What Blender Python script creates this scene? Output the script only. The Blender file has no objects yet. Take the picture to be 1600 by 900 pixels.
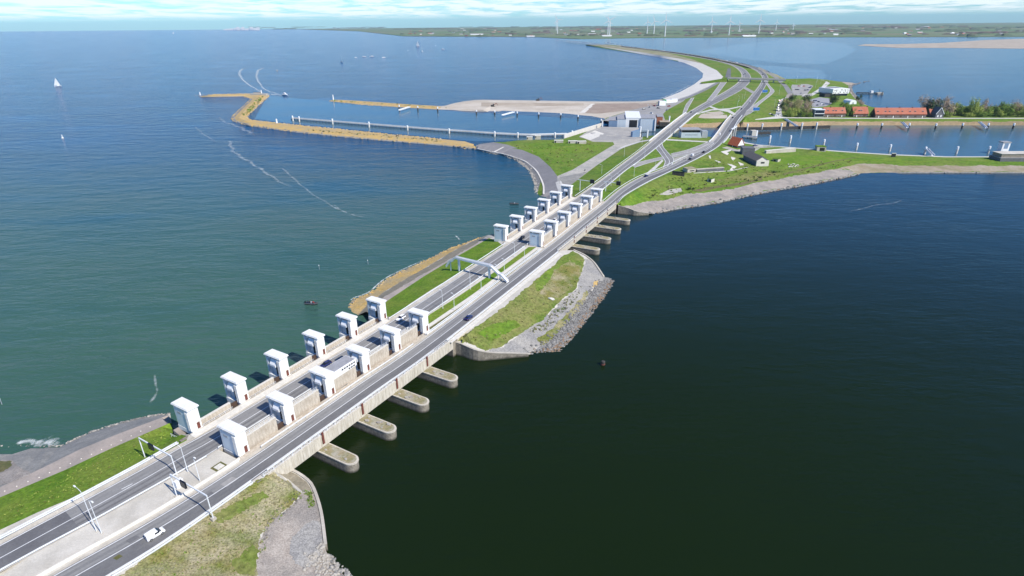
import bpy, bmesh, math, random
import numpy as np
from mathutils import Vector, Matrix
from mathutils.bvhtree import BVHTree
from mathutils.geometry import delaunay_2d_cdt, tessellate_polygon
random.seed(7); rng = np.random.default_rng(7)
R = math.radians
scene = bpy.context.scene
COL = scene.collection
# ------------------------------------------------------------------ camera
F_PX, YH, ROLL, CAM_H = 920.0, 34.0, R(0.5), 110.0
PITCH = math.atan((450 - YH) / F_PX)
FW = Vector((0, math.cos(PITCH), -math.sin(PITCH))); UP = Vector((0, math.sin(PITCH), math.cos(PITCH))); RT = Vector((1, 0, 0))
cR, sR = math.cos(ROLL), math.sin(ROLL)
CX = RT * cR - UP * sR; CY = RT * sR + UP * cR
CAM = Vector((0, 0, CAM_H))
cam = bpy.data.cameras.new('camera'); cam.sensor_width = 36; cam.lens = F_PX / 1600 * 36
cam.clip_start = 1; cam.clip_end = 80000
co = bpy.data.objects.new('camera', cam); COL.objects.link(co)
co.matrix_world = Matrix(((CX.x, CY.x, -FW.x, 0), (CX.y, CY.y, -FW.y, 0), (CX.z, CY.z, -FW.z, CAM_H), (0, 0, 0, 1)))
scene.camera = co
def ray(x, y): return FW + CX * ((x - 800) / F_PX) + CY * ((450 - y) / F_PX)
def P(x, y, z=0.0):
    d = ray(x, y); t = (z - CAM_H) / d.z
    return CAM + d * t
def proj(p):
    d = Vector(p) - CAM; zc = d.dot(FW)
    return (800 + d.dot(CX) / zc * F_PX, 450 - d.dot(CY) / zc * F_PX)
# ------------------------------------------------------------------ materials
MATS = {}
def nt(name):
    m = bpy.data.materials.new(name); m.use_nodes = True
    n = m.node_tree; b = n.nodes['Principled BSDF']; MATS[name] = m
    return m, n, b
def mat(name, c1, c2=None, scale=1.0, rough=0.85, bump=0.0, stretch=(1, 1, 1), c3=None, scale3=0.1, lo=.35, hi=.65, metal=0, fine=None, amp3=.6, spec=None, rot=0):
    """two colours mixed by noise, a third by a broader noise; coordinates are the object's own metres"""
    m, n, b = nt(name); L = n.links; b.inputs['Roughness'].default_value = rough; b.inputs['Metallic'].default_value = metal
    if spec is not None: b.inputs['Specular IOR Level'].default_value = spec
    if c2 is None:
        b.inputs['Base Color'].default_value = (*c1, 1); return m
    tc = n.nodes.new('ShaderNodeTexCoord'); mp = n.nodes.new('ShaderNodeMapping'); mp.inputs['Scale'].default_value = stretch; mp.inputs['Rotation'].default_value = (0, 0, rot)
    L.new(tc.outputs['Object'], mp.inputs[0])
    def noise(s, det=5, v=mp):
        t = n.nodes.new('ShaderNodeTexNoise'); t.inputs['Scale'].default_value = s; t.inputs['Detail'].default_value = det; t.inputs['Roughness'].default_value = .65
        L.new(v.outputs[0], t.inputs['Vector']); return t
    t1 = noise(scale)
    r = n.nodes.new('ShaderNodeValToRGB'); e = r.color_ramp.elements
    e[0].position = lo; e[0].color = (*c1, 1); e[1].position = hi; e[1].color = (*c2, 1); L.new(t1.outputs[0], r.inputs[0])
    out = r.outputs[0]
    if c3 is not None:
        t3 = noise(scale3, 4); r3 = n.nodes.new('ShaderNodeValToRGB'); q = r3.color_ramp.elements
        q[0].position = .42; q[0].color = (0, 0, 0, 1); q[1].position = .62; q[1].color = (amp3,) * 3 + (1,); L.new(t3.outputs[0], r3.inputs[0])
        mx = n.nodes.new('ShaderNodeMix'); mx.data_type = 'RGBA'; L.new(r3.outputs[0], mx.inputs[0]); L.new(out, mx.inputs[6]); mx.inputs[7].default_value = (*c3, 1); out = mx.outputs[2]
    if fine:
        tf = noise(fine[0], 3); mr = n.nodes.new('ShaderNodeMapRange'); mr.inputs[1].default_value = .3; mr.inputs[2].default_value = .7; mr.inputs[3].default_value = 1 - fine[1]; mr.inputs[4].default_value = 1 + fine[1]
        L.new(tf.outputs[0], mr.inputs[0]); vm = n.nodes.new('ShaderNodeVectorMath'); vm.operation = 'SCALE'; L.new(out, vm.inputs[0]); L.new(mr.outputs[0], vm.inputs['Scale']); out = vm.outputs[0]
    L.new(out, b.inputs['Base Color'])
    if bump:
        bp = n.nodes.new('ShaderNodeBump'); bp.inputs['Strength'].default_value = .6; bp.inputs['Distance'].default_value = bump
        L.new(t1.outputs[0], bp.inputs['Height']); L.new(bp.outputs[0], b.inputs['Normal'])
    return m
def water(name, deep, shallow, wave, rough, sc, amp, off=None, spec=.26):
    m, n, b = nt(name); L = n.links
    b.inputs['IOR'].default_value = 1.33; b.inputs['Roughness'].default_value = rough; b.inputs['Specular IOR Level'].default_value = spec
    tc = n.nodes.new('ShaderNodeTexCoord')
    def noise(scale, stretch, rot, det, rg=.55):
        mp = n.nodes.new('ShaderNodeMapping'); mp.inputs['Scale'].default_value = stretch; mp.inputs['Rotation'].default_value = (0, 0, rot); L.new(tc.outputs['Object'], mp.inputs[0])
        t = n.nodes.new('ShaderNodeTexNoise'); t.inputs['Scale'].default_value = scale; t.inputs['Detail'].default_value = det; t.inputs['Roughness'].default_value = rg; L.new(mp.outputs[0], t.inputs['Vector']); return t
    big = noise(.004, (.35, 1, 1), R(-12), 4); r = n.nodes.new('ShaderNodeValToRGB'); e = r.color_ramp.elements
    e[0].position = .4; e[0].color = (*deep, 1); e[1].position = .64; e[1].color = (*shallow, 1); L.new(big.outputs[0], r.inputs[0]); 
    if off:                                   # bluer with distance; at sea, clearer away from the turbid outflow of the sluices
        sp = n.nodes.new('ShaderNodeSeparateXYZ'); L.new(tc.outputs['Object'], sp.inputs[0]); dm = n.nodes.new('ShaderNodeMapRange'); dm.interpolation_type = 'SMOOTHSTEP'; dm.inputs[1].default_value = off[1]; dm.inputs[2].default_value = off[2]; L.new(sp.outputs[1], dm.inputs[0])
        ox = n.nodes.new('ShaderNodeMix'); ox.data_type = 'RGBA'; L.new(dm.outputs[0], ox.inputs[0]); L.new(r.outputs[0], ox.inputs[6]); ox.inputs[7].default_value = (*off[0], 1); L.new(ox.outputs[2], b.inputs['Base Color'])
    else: L.new(r.outputs[0], b.inputs['Base Color'])
    w1 = noise(sc, (.3, 1, 1), R(-10), 5, .6); w2 = noise(sc * .22, (.45, 1, 1), R(8), 3); w3 = noise(.02, (.4, 1, 1), R(-5), 3)
    ad = n.nodes.new('ShaderNodeMath'); ad.operation = 'MULTIPLY_ADD'; L.new(w2.outputs[0], ad.inputs[0]); ad.inputs[1].default_value = 2.2; L.new(w1.outputs[0], ad.inputs[2])
    # gusts: the chop is rougher in some places than in others
    mr = n.nodes.new('ShaderNodeMapRange'); mr.inputs[1].default_value = .3; mr.inputs[2].default_value = .7; mr.inputs[3].default_value = amp * .3; mr.inputs[4].default_value = amp * 1.5; L.new(w3.outputs[0], mr.inputs[0])
    bp = n.nodes.new('ShaderNodeBump'); bp.inputs['Distance'].default_value = wave; L.new(mr.outputs[0], bp.inputs['Strength'])
    L.new(ad.outputs[0], bp.inputs['Height']); L.new(bp.outputs[0], b.inputs['Normal'])
    return m
def foam_mat(name, dens, scale):
    m, n, b = nt(name); L = n.links
    b.inputs['Base Color'].default_value = (.78, .82, .8, 1); b.inputs['Roughness'].default_value = .9
    tc = n.nodes.new('ShaderNodeTexCoord'); t = n.nodes.new('ShaderNodeTexNoise'); t.inputs['Scale'].default_value = scale; t.inputs['Detail'].default_value = 6; t.inputs['Roughness'].default_value = .75
    L.new(tc.outputs['Object'], t.inputs['Vector'])
    at = n.nodes.new('ShaderNodeAttribute'); at.attribute_name = 'edge'
    mu = n.nodes.new('ShaderNodeMath'); mu.operation = 'MULTIPLY_ADD'; L.new(at.outputs['Fac'], mu.inputs[0]); mu.inputs[1].default_value = -.45; L.new(t.outputs[0], mu.inputs[2])
    mr = n.nodes.new('ShaderNodeMapRange'); mr.inputs[1].default_value = .34; mr.inputs[2].default_value = .60; mr.inputs[4].default_value = dens; L.new(mu.outputs[0], mr.inputs[0]); L.new(mr.outputs[0], b.inputs['Alpha'])
    return m
def tidal(name, c1, c2, cw, z0, z1, scale, stretch, bump=.05):
    """masonry with a dark algae band where the water rises and falls"""
    m = mat(name, c1, c2, scale, .9, bump, stretch, fine=(3, .12)); n = m.node_tree; L = n.links; b = n.nodes['Principled BSDF']
    src = b.inputs['Base Color'].links[0].from_socket
    g = n.nodes.new('ShaderNodeNewGeometry'); sp = n.nodes.new('ShaderNodeSeparateXYZ'); L.new(g.outputs['Position'], sp.inputs[0])
    t = n.nodes.new('ShaderNodeTexNoise'); t.inputs['Scale'].default_value = .8; L.new(g.outputs['Position'], t.inputs['Vector'])
    ad = n.nodes.new('ShaderNodeMath'); ad.operation = 'MULTIPLY_ADD'; L.new(t.outputs[0], ad.inputs[0]); ad.inputs[1].default_value = .7; L.new(sp.outputs[2], ad.inputs[2])
    mr = n.nodes.new('ShaderNodeMapRange'); mr.inputs[1].default_value = z0 + .35; mr.inputs[2].default_value = z1 + .35; L.new(ad.outputs[0], mr.inputs[0])
    mx = n.nodes.new('ShaderNodeMix'); mx.data_type = 'RGBA'; L.new(mr.outputs[0], mx.inputs[0]); mx.inputs[6].default_value = (*cw, 1); L.new(src, mx.inputs[7]); L.new(mx.outputs[2], b.inputs['Base Color'])
    return m

mat('white', (.81, .81, .80), (.77, .765, .75), .8, .55, stretch=(1.6, 1.6, .12), c3=(.56, .55, .52), scale3=1.1, amp3=.28)
mat('white_clean', (.8, .8, .8), rough=.45)
mat('pale_panel', (.60, .68, .74), (.54, .62, .69), .5, .5)
mat('roof_white', (.80, .80, .79), (.72, .71, .69), .7, .7, c3=(.6, .58, .54), scale3=.5, amp3=.3)
mat('dark', (.012, .013, .016), rough=.5)
mat('sign_black', (.010, .012, .02), rough=.35)
mat('glass_dark', (.015, .02, .03), rough=.08)
mat('rust_red', (.17, .045, .03), (.11, .035, .025), 2, .7)
mat('asphalt', (.205, .20, .196), (.245, .24, .233), .25, .9, c3=(.165, .162, .16), scale3=.05, fine=(2.5, .12), amp3=.8)
mat('asphalt_dark', (.112, .11, .115), (.142, .14, .142), .25, .9, fine=(2.5, .12), c3=(.175, .172, .17), scale3=.05, amp3=.6)
mat('asphalt_worn', (.25, .245, .236), (.215, .21, .203), .35, .9, stretch=(.35, 1, 1), fine=(2.5, .1), rot=.4)
mat('asphalt_track', (.135, .132, .132), (.165, .162, .158), .35, .9, fine=(2.5, .1))
mat('asphalt_pale', (.30, .288, .27), (.37, .352, .33), .3, .9, fine=(1.5, .1), c3=(.24, .23, .22), scale3=.08)
mat('line_white', (.74, .74, .73), (.6, .6, .59), .6, .7)
mat('concrete', (.45, .41, .345), (.54, .495, .425), .35, .9, c3=(.34, .305, .25), scale3=.12, fine=(2.2, .12))
mat('concrete_stained', (.52, .485, .42), (.57, .535, .47), .2, .9, c3=(.40, .37, .315), scale3=.13, fine=(2.4, .1), amp3=.6)
mat('concrete_pale', (.58, .55, .485), (.66, .625, .56), .4, .9, fine=(1.4, .1))
mat('wall_beige', (.53, .475, .395), (.46, .405, .33), .7, .9, stretch=(1.1, 1.1, .4), c3=(.29, .235, .175), scale3=.9, fine=(5, .16), amp3=.6)
mat('fascia', (.60, .555, .47), (.50, .455, .375), .9, .9, stretch=(2.2, 2.2, .3), c3=(.36, .315, .24), scale3=.6, fine=(4, .1))
tidal('pier_stone', (.31, .275, .22), (.16, .14, .11), (.035, .034, .022), .15, .9, 1.3, (1, 1, .7), .12)
mat('pier_top', (.30, .24, .14), (.20, .19, .085), .6, .95, .1, c3=(.44, .41, .36), scale3=.4, fine=(2.5, .25))
mat('grass', (.085, .17, .014), (.14, .235, .022), .28, 1, .35, c3=(.19, .225, .04), scale3=.06, fine=(1.3, .34), spec=.15)
mat('grass_far', (.080, .165, .016), (.14, .215, .026), .10, 1, .5, c3=(.19, .205, .055), scale3=.022, fine=(.5, .32), spec=.15)
mat('grass_rough', (.105, .145, .026), (.215, .18, .06), .14, 1, .3, c3=(.37, .32, .22), scale3=.09, fine=(2.4, .5), amp3=.75, spec=.15)
mat('grass_dry', (.085, .15, .02), (.155, .185, .04), .16, 1, .35, c3=(.235, .215, .085), scale3=.06, fine=(1.0, .36), amp3=.75, spec=.15)
mat('olive_verge', (.09, .10, .025), (.15, .13, .05), .4, 1, .2, fine=(1.5, .25))
mat('dune_grass', (.24, .21, .12), (.17, .19, .07), .06, 1, .2, c3=(.40, .34, .24), scale3=.03, fine=(.5, .2))
mat('gravel', (.30, .255, .215), (.38, .335, .29), .5, .95, .15, c3=(.22, .20, .18), scale3=.12, fine=(3.0, .34), amp3=.8)
mat('gravel_blue', (.20, .192, .185), (.31, .298, .28), 1.1, .95, .2, c3=(.37, .345, .305), scale3=.12, fine=(3, .38))
mat('reed_bank', (.30, .235, .165), (.22, .20, .10), .10, 1, .3, c3=(.39, .33, .27), scale3=.07, fine=(.8, .25))
mat('revetment', (.23, .22, .20), (.31, .295, .265), .5, .95, .1, c3=(.17, .17, .165), scale3=.1, fine=(2.5, .2))
mat('revetment_olive', (.20, .175, .12), (.29, .25, .18), .35, .95, .1, fine=(2, .2))
mat('asphalt_slope', (.21, .20, .205), (.255, .243, .24), .3, .95, .05, c3=(.18, .172, .172), scale3=.05, fine=(1.5, .15))
mat('lichen_stone', (.54, .345, .085), (.45, .315, .14), .35, .95, .25, c3=(.32, .275, .18), scale3=.09, fine=(1.3, .32), amp3=.6)
mat('promenade', (.36, .305, .265), (.31, .27, .24), .2, .9, fine=(1.5, .1), c3=(.26, .23, .205), scale3=.1)
mat('path_pale', (.56, .545, .505), (.48, .46, .42), .3, .95, fine=(1, .1))
mat('sand', (.56, .50, .42), (.47, .41, .33), .06, .95, fine=(.5, .08), c3=(.38, .32, .25), scale3=.02, amp3=.6)
mat('beach_sand', (.66, .625, .56), (.58, .545, .48), .06, .95, fine=(.5, .06))
mat('sand_brown', (.40, .335, .255), (.31, .25, .19), .05, .95, fine=(.4, .15), c3=(.50, .44, .35), scale3=.02)
mat('bare_earth', (.27, .205, .16), (.34, .27, .215), .06, .95, fine=(.5, .15))
mat('sand_road', (.46, .425, .37), (.36, .34, .30), .25, .95, .1, c3=(.25, .25, .235), scale3=.09, fine=(1.2, .2))
mat('earth_bank', (.36, .255, .15), (.29, .22, .12), .1, 1, .2, fine=(.6, .2))
mat('rock', (.13, .125, .117), (.27, .26, .245), .7, .9, .1, fine=(3, .3))
mat('rock_rust', (.24, .15, .09), (.17, .13, .09), .8, .9, .1, fine=(3, .25))
mat('rock_pale', (.30, .27, .23), (.42, .39, .34), .7, .9, .1, fine=(3, .25))
mat('gate_dark', (.05, .032, .024), (.085, .05, .035), 1.2, .85, stretch=(1, 1, .3))
mat('timber_dark', (.032, .03, .028), (.06, .055, .05), 1.5, .9, stretch=(1, 1, .2))
mat('metal_grey', (.32, .34, .36), (.40, .42, .44), 1, .5)
mat('steel_white', (.74, .76, .78), (.62, .64, .66), .8, .5)
mat('orange_tile', (.44, .125, .065), (.33, .09, .05), .7, .8, .1, fine=(2, .15), c3=(.38, .16, .10), scale3=.2)
mat('red_tile', (.74, .17, .055), (.58, .12, .045), .6, .8, .1, fine=(2, .15))
mat('brick', (.13, .075, .055), (.09, .055, .045), 1.5, .9, fine=(4, .15))
mat('slate', (.095, .098, .11), (.14, .14, .15), .5, .8, fine=(1.5, .12))
mat('slate_warm', (.15, .13, .115), (.115, .105, .10), .5, .8, fine=(1.5, .12))
mat('hall_grey', (.52, .58, .63), (.45, .51, .56), .4, .6, stretch=(1.4, 1.4, .1))
mat('hall_blue', (.13, .21, .33), (.17, .25, .36), .4, .6, stretch=(1.4, 1.4, .1))
mat('roof_grey', (.33, .33, .345), (.25, .25, .265), .3, .85, fine=(1, .1))
mat('brick_red', (.32, .11, .06), (.25, .09, .05), .8, .9)
mat('sign_blue', (.02, .13, .42), rough=.4)
mat('car_white', (.82, .82, .83), rough=.25); mat('car_black', (.012, .013, .017), rough=.22); mat('car_blue', (.018, .026, .10), rough=.25)
mat('car_grey', (.25, .26, .28), rough=.3); mat('car_red', (.35, .03, .025), rough=.3); mat('car_green', (.06, .33, .12), rough=.4)
mat('tyre', (.012, .012, .012), rough=.8); mat('rim', (.45, .46, .48), rough=.35, metal=.7)
mat('lamp_red', (.4, .02, .015), rough=.3); mat('lamp_clear', (.75, .76, .74), rough=.15)
mat('skin', (.42, .25, .17), rough=.6); mat('cloth_dark', (.03, .035, .05), rough=.9); mat('cloth_red', (.35, .04, .03), rough=.9); mat('cloth_olive', (.10, .10, .06), rough=.9)
mat('sail', (.80, .80, .78), (.74, .74, .72), .3, .8)
mat('hull_dark', (.02, .024, .04), rough=.3); mat('rubber_grey', (.07, .075, .08), rough=.7)
mat('bark', (.10, .075, .055), (.07, .055, .04), 2, .95)
for nm, a, b in (('leaf_green', (.13, .21, .04), (.19, .27, .05)), ('leaf_lime', (.27, .34, .07), (.36, .40, .10)), ('leaf_dark', (.035, .06, .025), (.055, .09, .03)), ('leaf_bare', (.36, .275, .20), (.43, .33, .24)), ('leaf_olive', (.24, .235, .10), (.30, .28, .12))):
    mat(nm, a, b, .6, .9, spec=.2)
mat('field', (.075, .14, .04), (.11, .185, .05), .004, 1, stretch=(.5, 1.5, 1), c3=(.20, .165, .10), scale3=.0016, fine=(.012, .15), amp3=.8)
mat('far_trees', (.07, .095, .055), (.095, .12, .065), .02, 1); mat('far_brown', (.11, .075, .055), (.08, .06, .05), .02, 1)
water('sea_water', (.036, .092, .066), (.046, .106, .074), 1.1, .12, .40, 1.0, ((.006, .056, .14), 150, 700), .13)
water('lake_water', (.0062, .0135, .0026), (.0078, .0165, .0032), .2, .15, .55, .8, ((.014, .040, .066), 150, 520), .21)  # blue far off is painted in to replace weakened sky reflection
water('basin_water', (.045, .098, .135), (.055, .11, .14), .2, .16, .6, .6); water('shallow_water', (.07, .125, .165), (.085, .14, .17), .2, .16, .6, .6)
foam_mat('foam', .8, .30); foam_mat('foam_thin', .32, .18)
# ------------------------------------------------------------------ mesh builder
class MB:
    def __init__(s): s.v = []; s.f = []; s.m = []; s.mi = 0
    def add(s, vs, fs):
        o = len(s.v); s.v += [tuple(v) for v in vs]; s.f += [tuple(i + o for i in f) for f in fs]; s.m += [s.mi] * len(fs); return s
    def box(s, x0, x1, y0, y1, z0, z1, M=None, taper=0):
        t = taper; vs = [(x0, y0, z0), (x1, y0, z0), (x1, y1, z0), (x0, y1, z0), (x0 + t, y0 + t, z1), (x1 - t, y0 + t, z1), (x1 - t, y1 - t, z1), (x0 + t, y1 - t, z1)]
        if M is not None: vs = [M @ Vector(v) for v in vs]
        return s.add(vs, [(3, 2, 1, 0), (4, 5, 6, 7), (0, 1, 5, 4), (1, 2, 6, 5), (2, 3, 7, 6), (3, 0, 4, 7)])
    def prism(s, poly, z0, z1, top=None):
        """poly: list of xy, counter-clockwise or not; z1 may be a list"""
        n = len(poly); A = sum(poly[i][0] * poly[(i + 1) % n][1] - poly[(i + 1) % n][0] * poly[i][1] for i in range(n))
        idx = list(range(n)) if A > 0 else list(range(n))[::-1]
        zz = z1 if isinstance(z1, (list, tuple)) else [z1] * n; tp = top or poly
        b = [(poly[i][0], poly[i][1], z0) for i in idx]; t = [(tp[i][0], tp[i][1], zz[i]) for i in idx]
        tri = tessellate_polygon([[Vector((p[0], p[1], 0)) for p in t]])
        fs = [(i, (i + 1) % n, n + (i + 1) % n, n + i) for i in range(n)]
        for a, b2, c in tri:
            va, vb, vc = (Vector(t[k]) for k in (a, b2, c)); up = ((vb.x - va.x) * (vc.y - va.y) - (vb.y - va.y) * (vc.x - va.x)) > 0
            q = (a, b2, c) if up else (a, c, b2)
            fs.append(tuple(n + k for k in q)); fs.append(tuple(reversed(q)))
        return s.add(b + t, fs)
    def tube(s, pts, r, n=6, r2=None, cap=True):
        pts = [Vector(p) for p in pts]; N = len(pts); vs = []; fs = []
        for i, p in enumerate(pts):
            d = (pts[min(i + 1, N - 1)] - pts[max(i - 1, 0)]).normalized()
            a = d.cross(Vector((0, 0, 1)));
            if a.length < .1: a = d.cross(Vector((1, 0, 0)))
            a.normalize(); b = d.cross(a); rr = r if r2 is None else r + (r2 - r) * i / max(1, N - 1)
            for k in range(n):
                t = 2 * math.pi * k / n; vs.append(p + a * (math.cos(t) * rr) + b * (math.sin(t) * rr))
        for i in range(N - 1):
            for k in range(n):
                k2 = (k + 1) % n; fs.append((i * n + k, (i + 1) * n + k, (i + 1) * n + k2, i * n + k2))
        if cap: fs.append(tuple(range(n))); fs.append(tuple((N - 1) * n + k for k in range(n))[::-1])
        return s.add(vs, fs)
    def bar(s, p, q, w, h):
        """rectangular bar from p to q, w wide, h high (q and p are centre points)"""
        p, q = Vector(p), Vector(q); d = (q - p).normalized(); a = d.cross(Vector((0, 0, 1)))
        if a.length < .05: a = Vector((1, 0, 0))
        a = a.normalized() * w / 2; b = a.cross(d).normalized() * h / 2
        vs = [p - a - b, p + a - b, p + a + b, p - a + b, q - a - b, q + a - b, q + a + b, q - a + b]
        return s.add(vs, [(0, 1, 2, 3), (7, 6, 5, 4), (0, 4, 5, 1), (1, 5, 6, 2), (2, 6, 7, 3), (3, 7, 4, 0)])
    def sweep(s, pts, prof):
        """profile (offset-right, up) swept along a level path"""
        pts = [Vector(p) for p in pts]; N = len(pts); k = len(prof); vs = []; fs = []
        for i, p in enumerate(pts):
            d = (pts[min(i + 1, N - 1)] - pts[max(i - 1, 0)]); d.z = 0; d.normalize(); a = Vector((d.y, -d.x, 0))
            vs += [p + a * u + Vector((0, 0, w)) for u, w in prof]
        for i in range(N - 1):
            for j in range(k):
                j2 = (j + 1) % k; fs.append((i * k + j, i * k + j2, (i + 1) * k + j2, (i + 1) * k + j))
        fs.append(tuple(range(k))[::-1]); fs.append(tuple((N - 1) * k + j for j in range(k)))
        return s.add(vs, fs)
    def loft(s, A, B):
        N = min(len(A), len(B)); vs = list(A[:N]) + list(B[:N])
        return s.add(vs, [(i, i + 1, N + i + 1, N + i) for i in range(N - 1)])
    def lathe(s, prof, n=10, M=None):
        vs = []; fs = []; k = len(prof)
        for j in range(n):
            t = 2 * math.pi * j / n; vs += [Vector((r * math.cos(t), r * math.sin(t), z)) for r, z in prof]
        if M is not None: vs = [M @ v for v in vs]
        for j in range(n):
            j2 = (j + 1) % n
            for i in range(k - 1): fs.append((j * k + i, j2 * k + i, j2 * k + i + 1, j * k + i + 1))
        return s.add(vs, fs)
    def build(s, name, m, parent=None, kind=None, smooth=False):
        me = bpy.data.meshes.new(name); me.from_pydata(s.v, [], s.f)
        ms = m if isinstance(m, (list, tuple)) else [m]
        for q in ms: me.materials.append(MATS[q])
        if len(ms) > 1: me.polygons.foreach_set('material_index', s.m)
        if smooth: me.polygons.foreach_set('use_smooth', [True] * len(me.polygons))
        me.update(); o = bpy.data.objects.new(name, me); COL.objects.link(o)
        if parent: o.parent = parent
        if kind: o['kind'] = kind
        return o
def tag(o, label, cat, group=None, kind=None):
    o['label'] = label; o['category'] = cat
    if group: o['group'] = group
    if kind: o['kind'] = kind
    return o
def thing(name, label, cat, loc=(0, 0, 0), rz=0.0, group=None):
    o = bpy.data.objects.new(name, None); COL.objects.link(o); o.empty_display_size = .5
    o.location = loc; o.rotation_euler = (0, 0, rz); return tag(o, label, cat, group)
def dup(o, loc, rz, label=None, group=None, scale=None, parent=None):
    c = o.copy(); COL.objects.link(c)
    if parent is None:
        c.location = loc; c.rotation_euler = (0, 0, rz)
        if scale: c.scale = scale
        if label: c['label'] = label
        if group: c['group'] = group
    else: c.parent = parent
    for ch in o.children: dup(ch, None, None, parent=c)
    return c
def sub(name, o, parent):
    c = o.copy(); c.name = name; COL.objects.link(c); c.parent = parent; return c
# ------------------------------------------------------------------ lines
def cr(pts, step=3.0):
    """smooth curve through points, resampled"""
    p = [Vector(q) for q in pts]; p = [p[0] * 2 - p[1]] + p + [p[-1] * 2 - p[-2]]; out = []
    for i in range(1, len(p) - 2):
        n = max(2, int((p[i + 1] - p[i]).length / step))
        for k in range(n):
            t = k / n; a, b, c, d = p[i - 1], p[i], p[i + 1], p[i + 2]
            out.append(.5 * ((2 * b) + (c - a) * t + (2 * a - 5 * b + 4 * c - d) * t * t + (3 * b - a - 3 * c + d) * t ** 3))
    out.append(p[-2]); return out
def resample(pts, N):
    pts = [Vector(p) for p in pts]; s = [0]
    for a, b in zip(pts, pts[1:]): s.append(s[-1] + (b - a).length)
    s = np.array(s); q = np.linspace(0, s[-1], N); A = np.array([tuple(p) for p in pts])
    return [Vector(r) for r in np.stack([np.interp(q, s, A[:, i]) for i in range(3)], 1)]
def every(pts, step):
    L = sum((b - a).length for a, b in zip(pts, pts[1:])); return resample(pts, max(2, int(L / step) + 1))
def shift(pts, off, dz=0.0):
    """to the left of the direction of travel"""
    out = []
    for i, p in enumerate(pts):
        d = pts[min(i + 1, len(pts) - 1)] - pts[max(i - 1, 0)]; d.z = 0; d.normalize(); out.append(p + Vector((-d.y, d.x, 0)) * off + Vector((0, 0, dz)))
    return out
D = 7.1                                            # level of the road on the dam
class Frame:
    def __init__(s, A, head, pitch):
        s.A = Vector((A[0], A[1], 0)); s.e = Vector((math.sin(R(head)), math.cos(R(head)), 0)); s.n = Vector((-s.e.y, s.e.x, 0)); s.pitch = pitch; s.rz = math.atan2(s.e.y, s.e.x)
    def __call__(s, a, p, z=D): return s.A + s.e * a + s.n * p + Vector((0, 0, z))
    def inv(s, w): d = Vector(w) - s.A; return d.dot(s.e), d.dot(s.n)
G1 = Frame((-71.33, 122.16), 30.65, 15.38); G2 = Frame((14.93, 277.38), 27.09, 17.99)
L1, L2 = 5 * G1.pitch, 5 * G2.pitch
def road_edge(pre, perp, post):
    w = [P(x, y, D) for x, y in pre] + [G1(a, perp) for a in (5, 40, 76)] + [G2(a, perp) for a in (2, 45, 86)] + [P(x, y, D) for x, y in post]
    return cr(w, 4.0)
FAR_L = [(1120, 95.5), (1085, 88.6), (1045, 82.3), (1000, 76.8), (950, 71.2), (900, 66.2), (866, 62.9)]
LL = road_edge([(-90, 901), (60, 821), (137, 780), (220, 735), (285, 698)], 16.2, [(937, 284.5), (970, 259.5), (1000, 237), (1030, 212.5), (1045, 200), (1075, 177), (1105, 159), (1135, 142.5), (1154, 129), (1160, 118.5), (1155, 109.5), (1143, 102)] + FAR_L)
LR = road_edge([(-90, 940), (60, 857), (143, 813), (215, 773), (300, 725)], 8.1, [(948, 290), (977, 266), (1000, 250), (1024, 231.5), (1042, 216.5), (1054, 205.5), (1081, 183), (1102, 169.5), (1135, 153), (1159, 139.5), (1171, 127.5), (1172, 118.5), (1163, 108), (1150, 102.4)] + [(x + 4, y + .2) for x, y in FAR_L])
RL = road_edge([(-60, 985), (86.7, 899), (220, 824.5), (312, 769)], -3.2, [(970, 296), (1000, 278), (1030, 266.5), (1045, 260), (1075, 245), (1102, 231), (1120, 215), (1140.5, 186), (1160, 166.5), (1175, 148.5), (1187, 133.5), (1191.5, 123), (1188.5, 116), (1178, 108.5), (1163, 102.4)] + [(x + 16, y + .4) for x, y in FAR_L])
RR = road_edge([(-20, 1012), (169, 899), (220, 868.7), (260, 843), (327, 797)], -10.0, [(970, 309), (985, 299), (1015, 282.5), (1060, 261.5), (1090, 247), (1118, 231), (1131.5, 218), (1149.5, 196), (1163, 180.5), (1184, 153), (1196, 133.5), (1200, 124.5), (1197, 116), (1186, 108), (1170.5, 102)] + [(x + 21, y + .5) for x, y in FAR_L])
def along(line, frame, a):
    """index of the line point nearest to frame distance a"""
    return min(range(len(line)), key=lambda i: abs(frame.inv(line[i])[0] - a) + (0 if abs(frame.inv(line[i])[1]) < 60 else 1e4))
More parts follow.
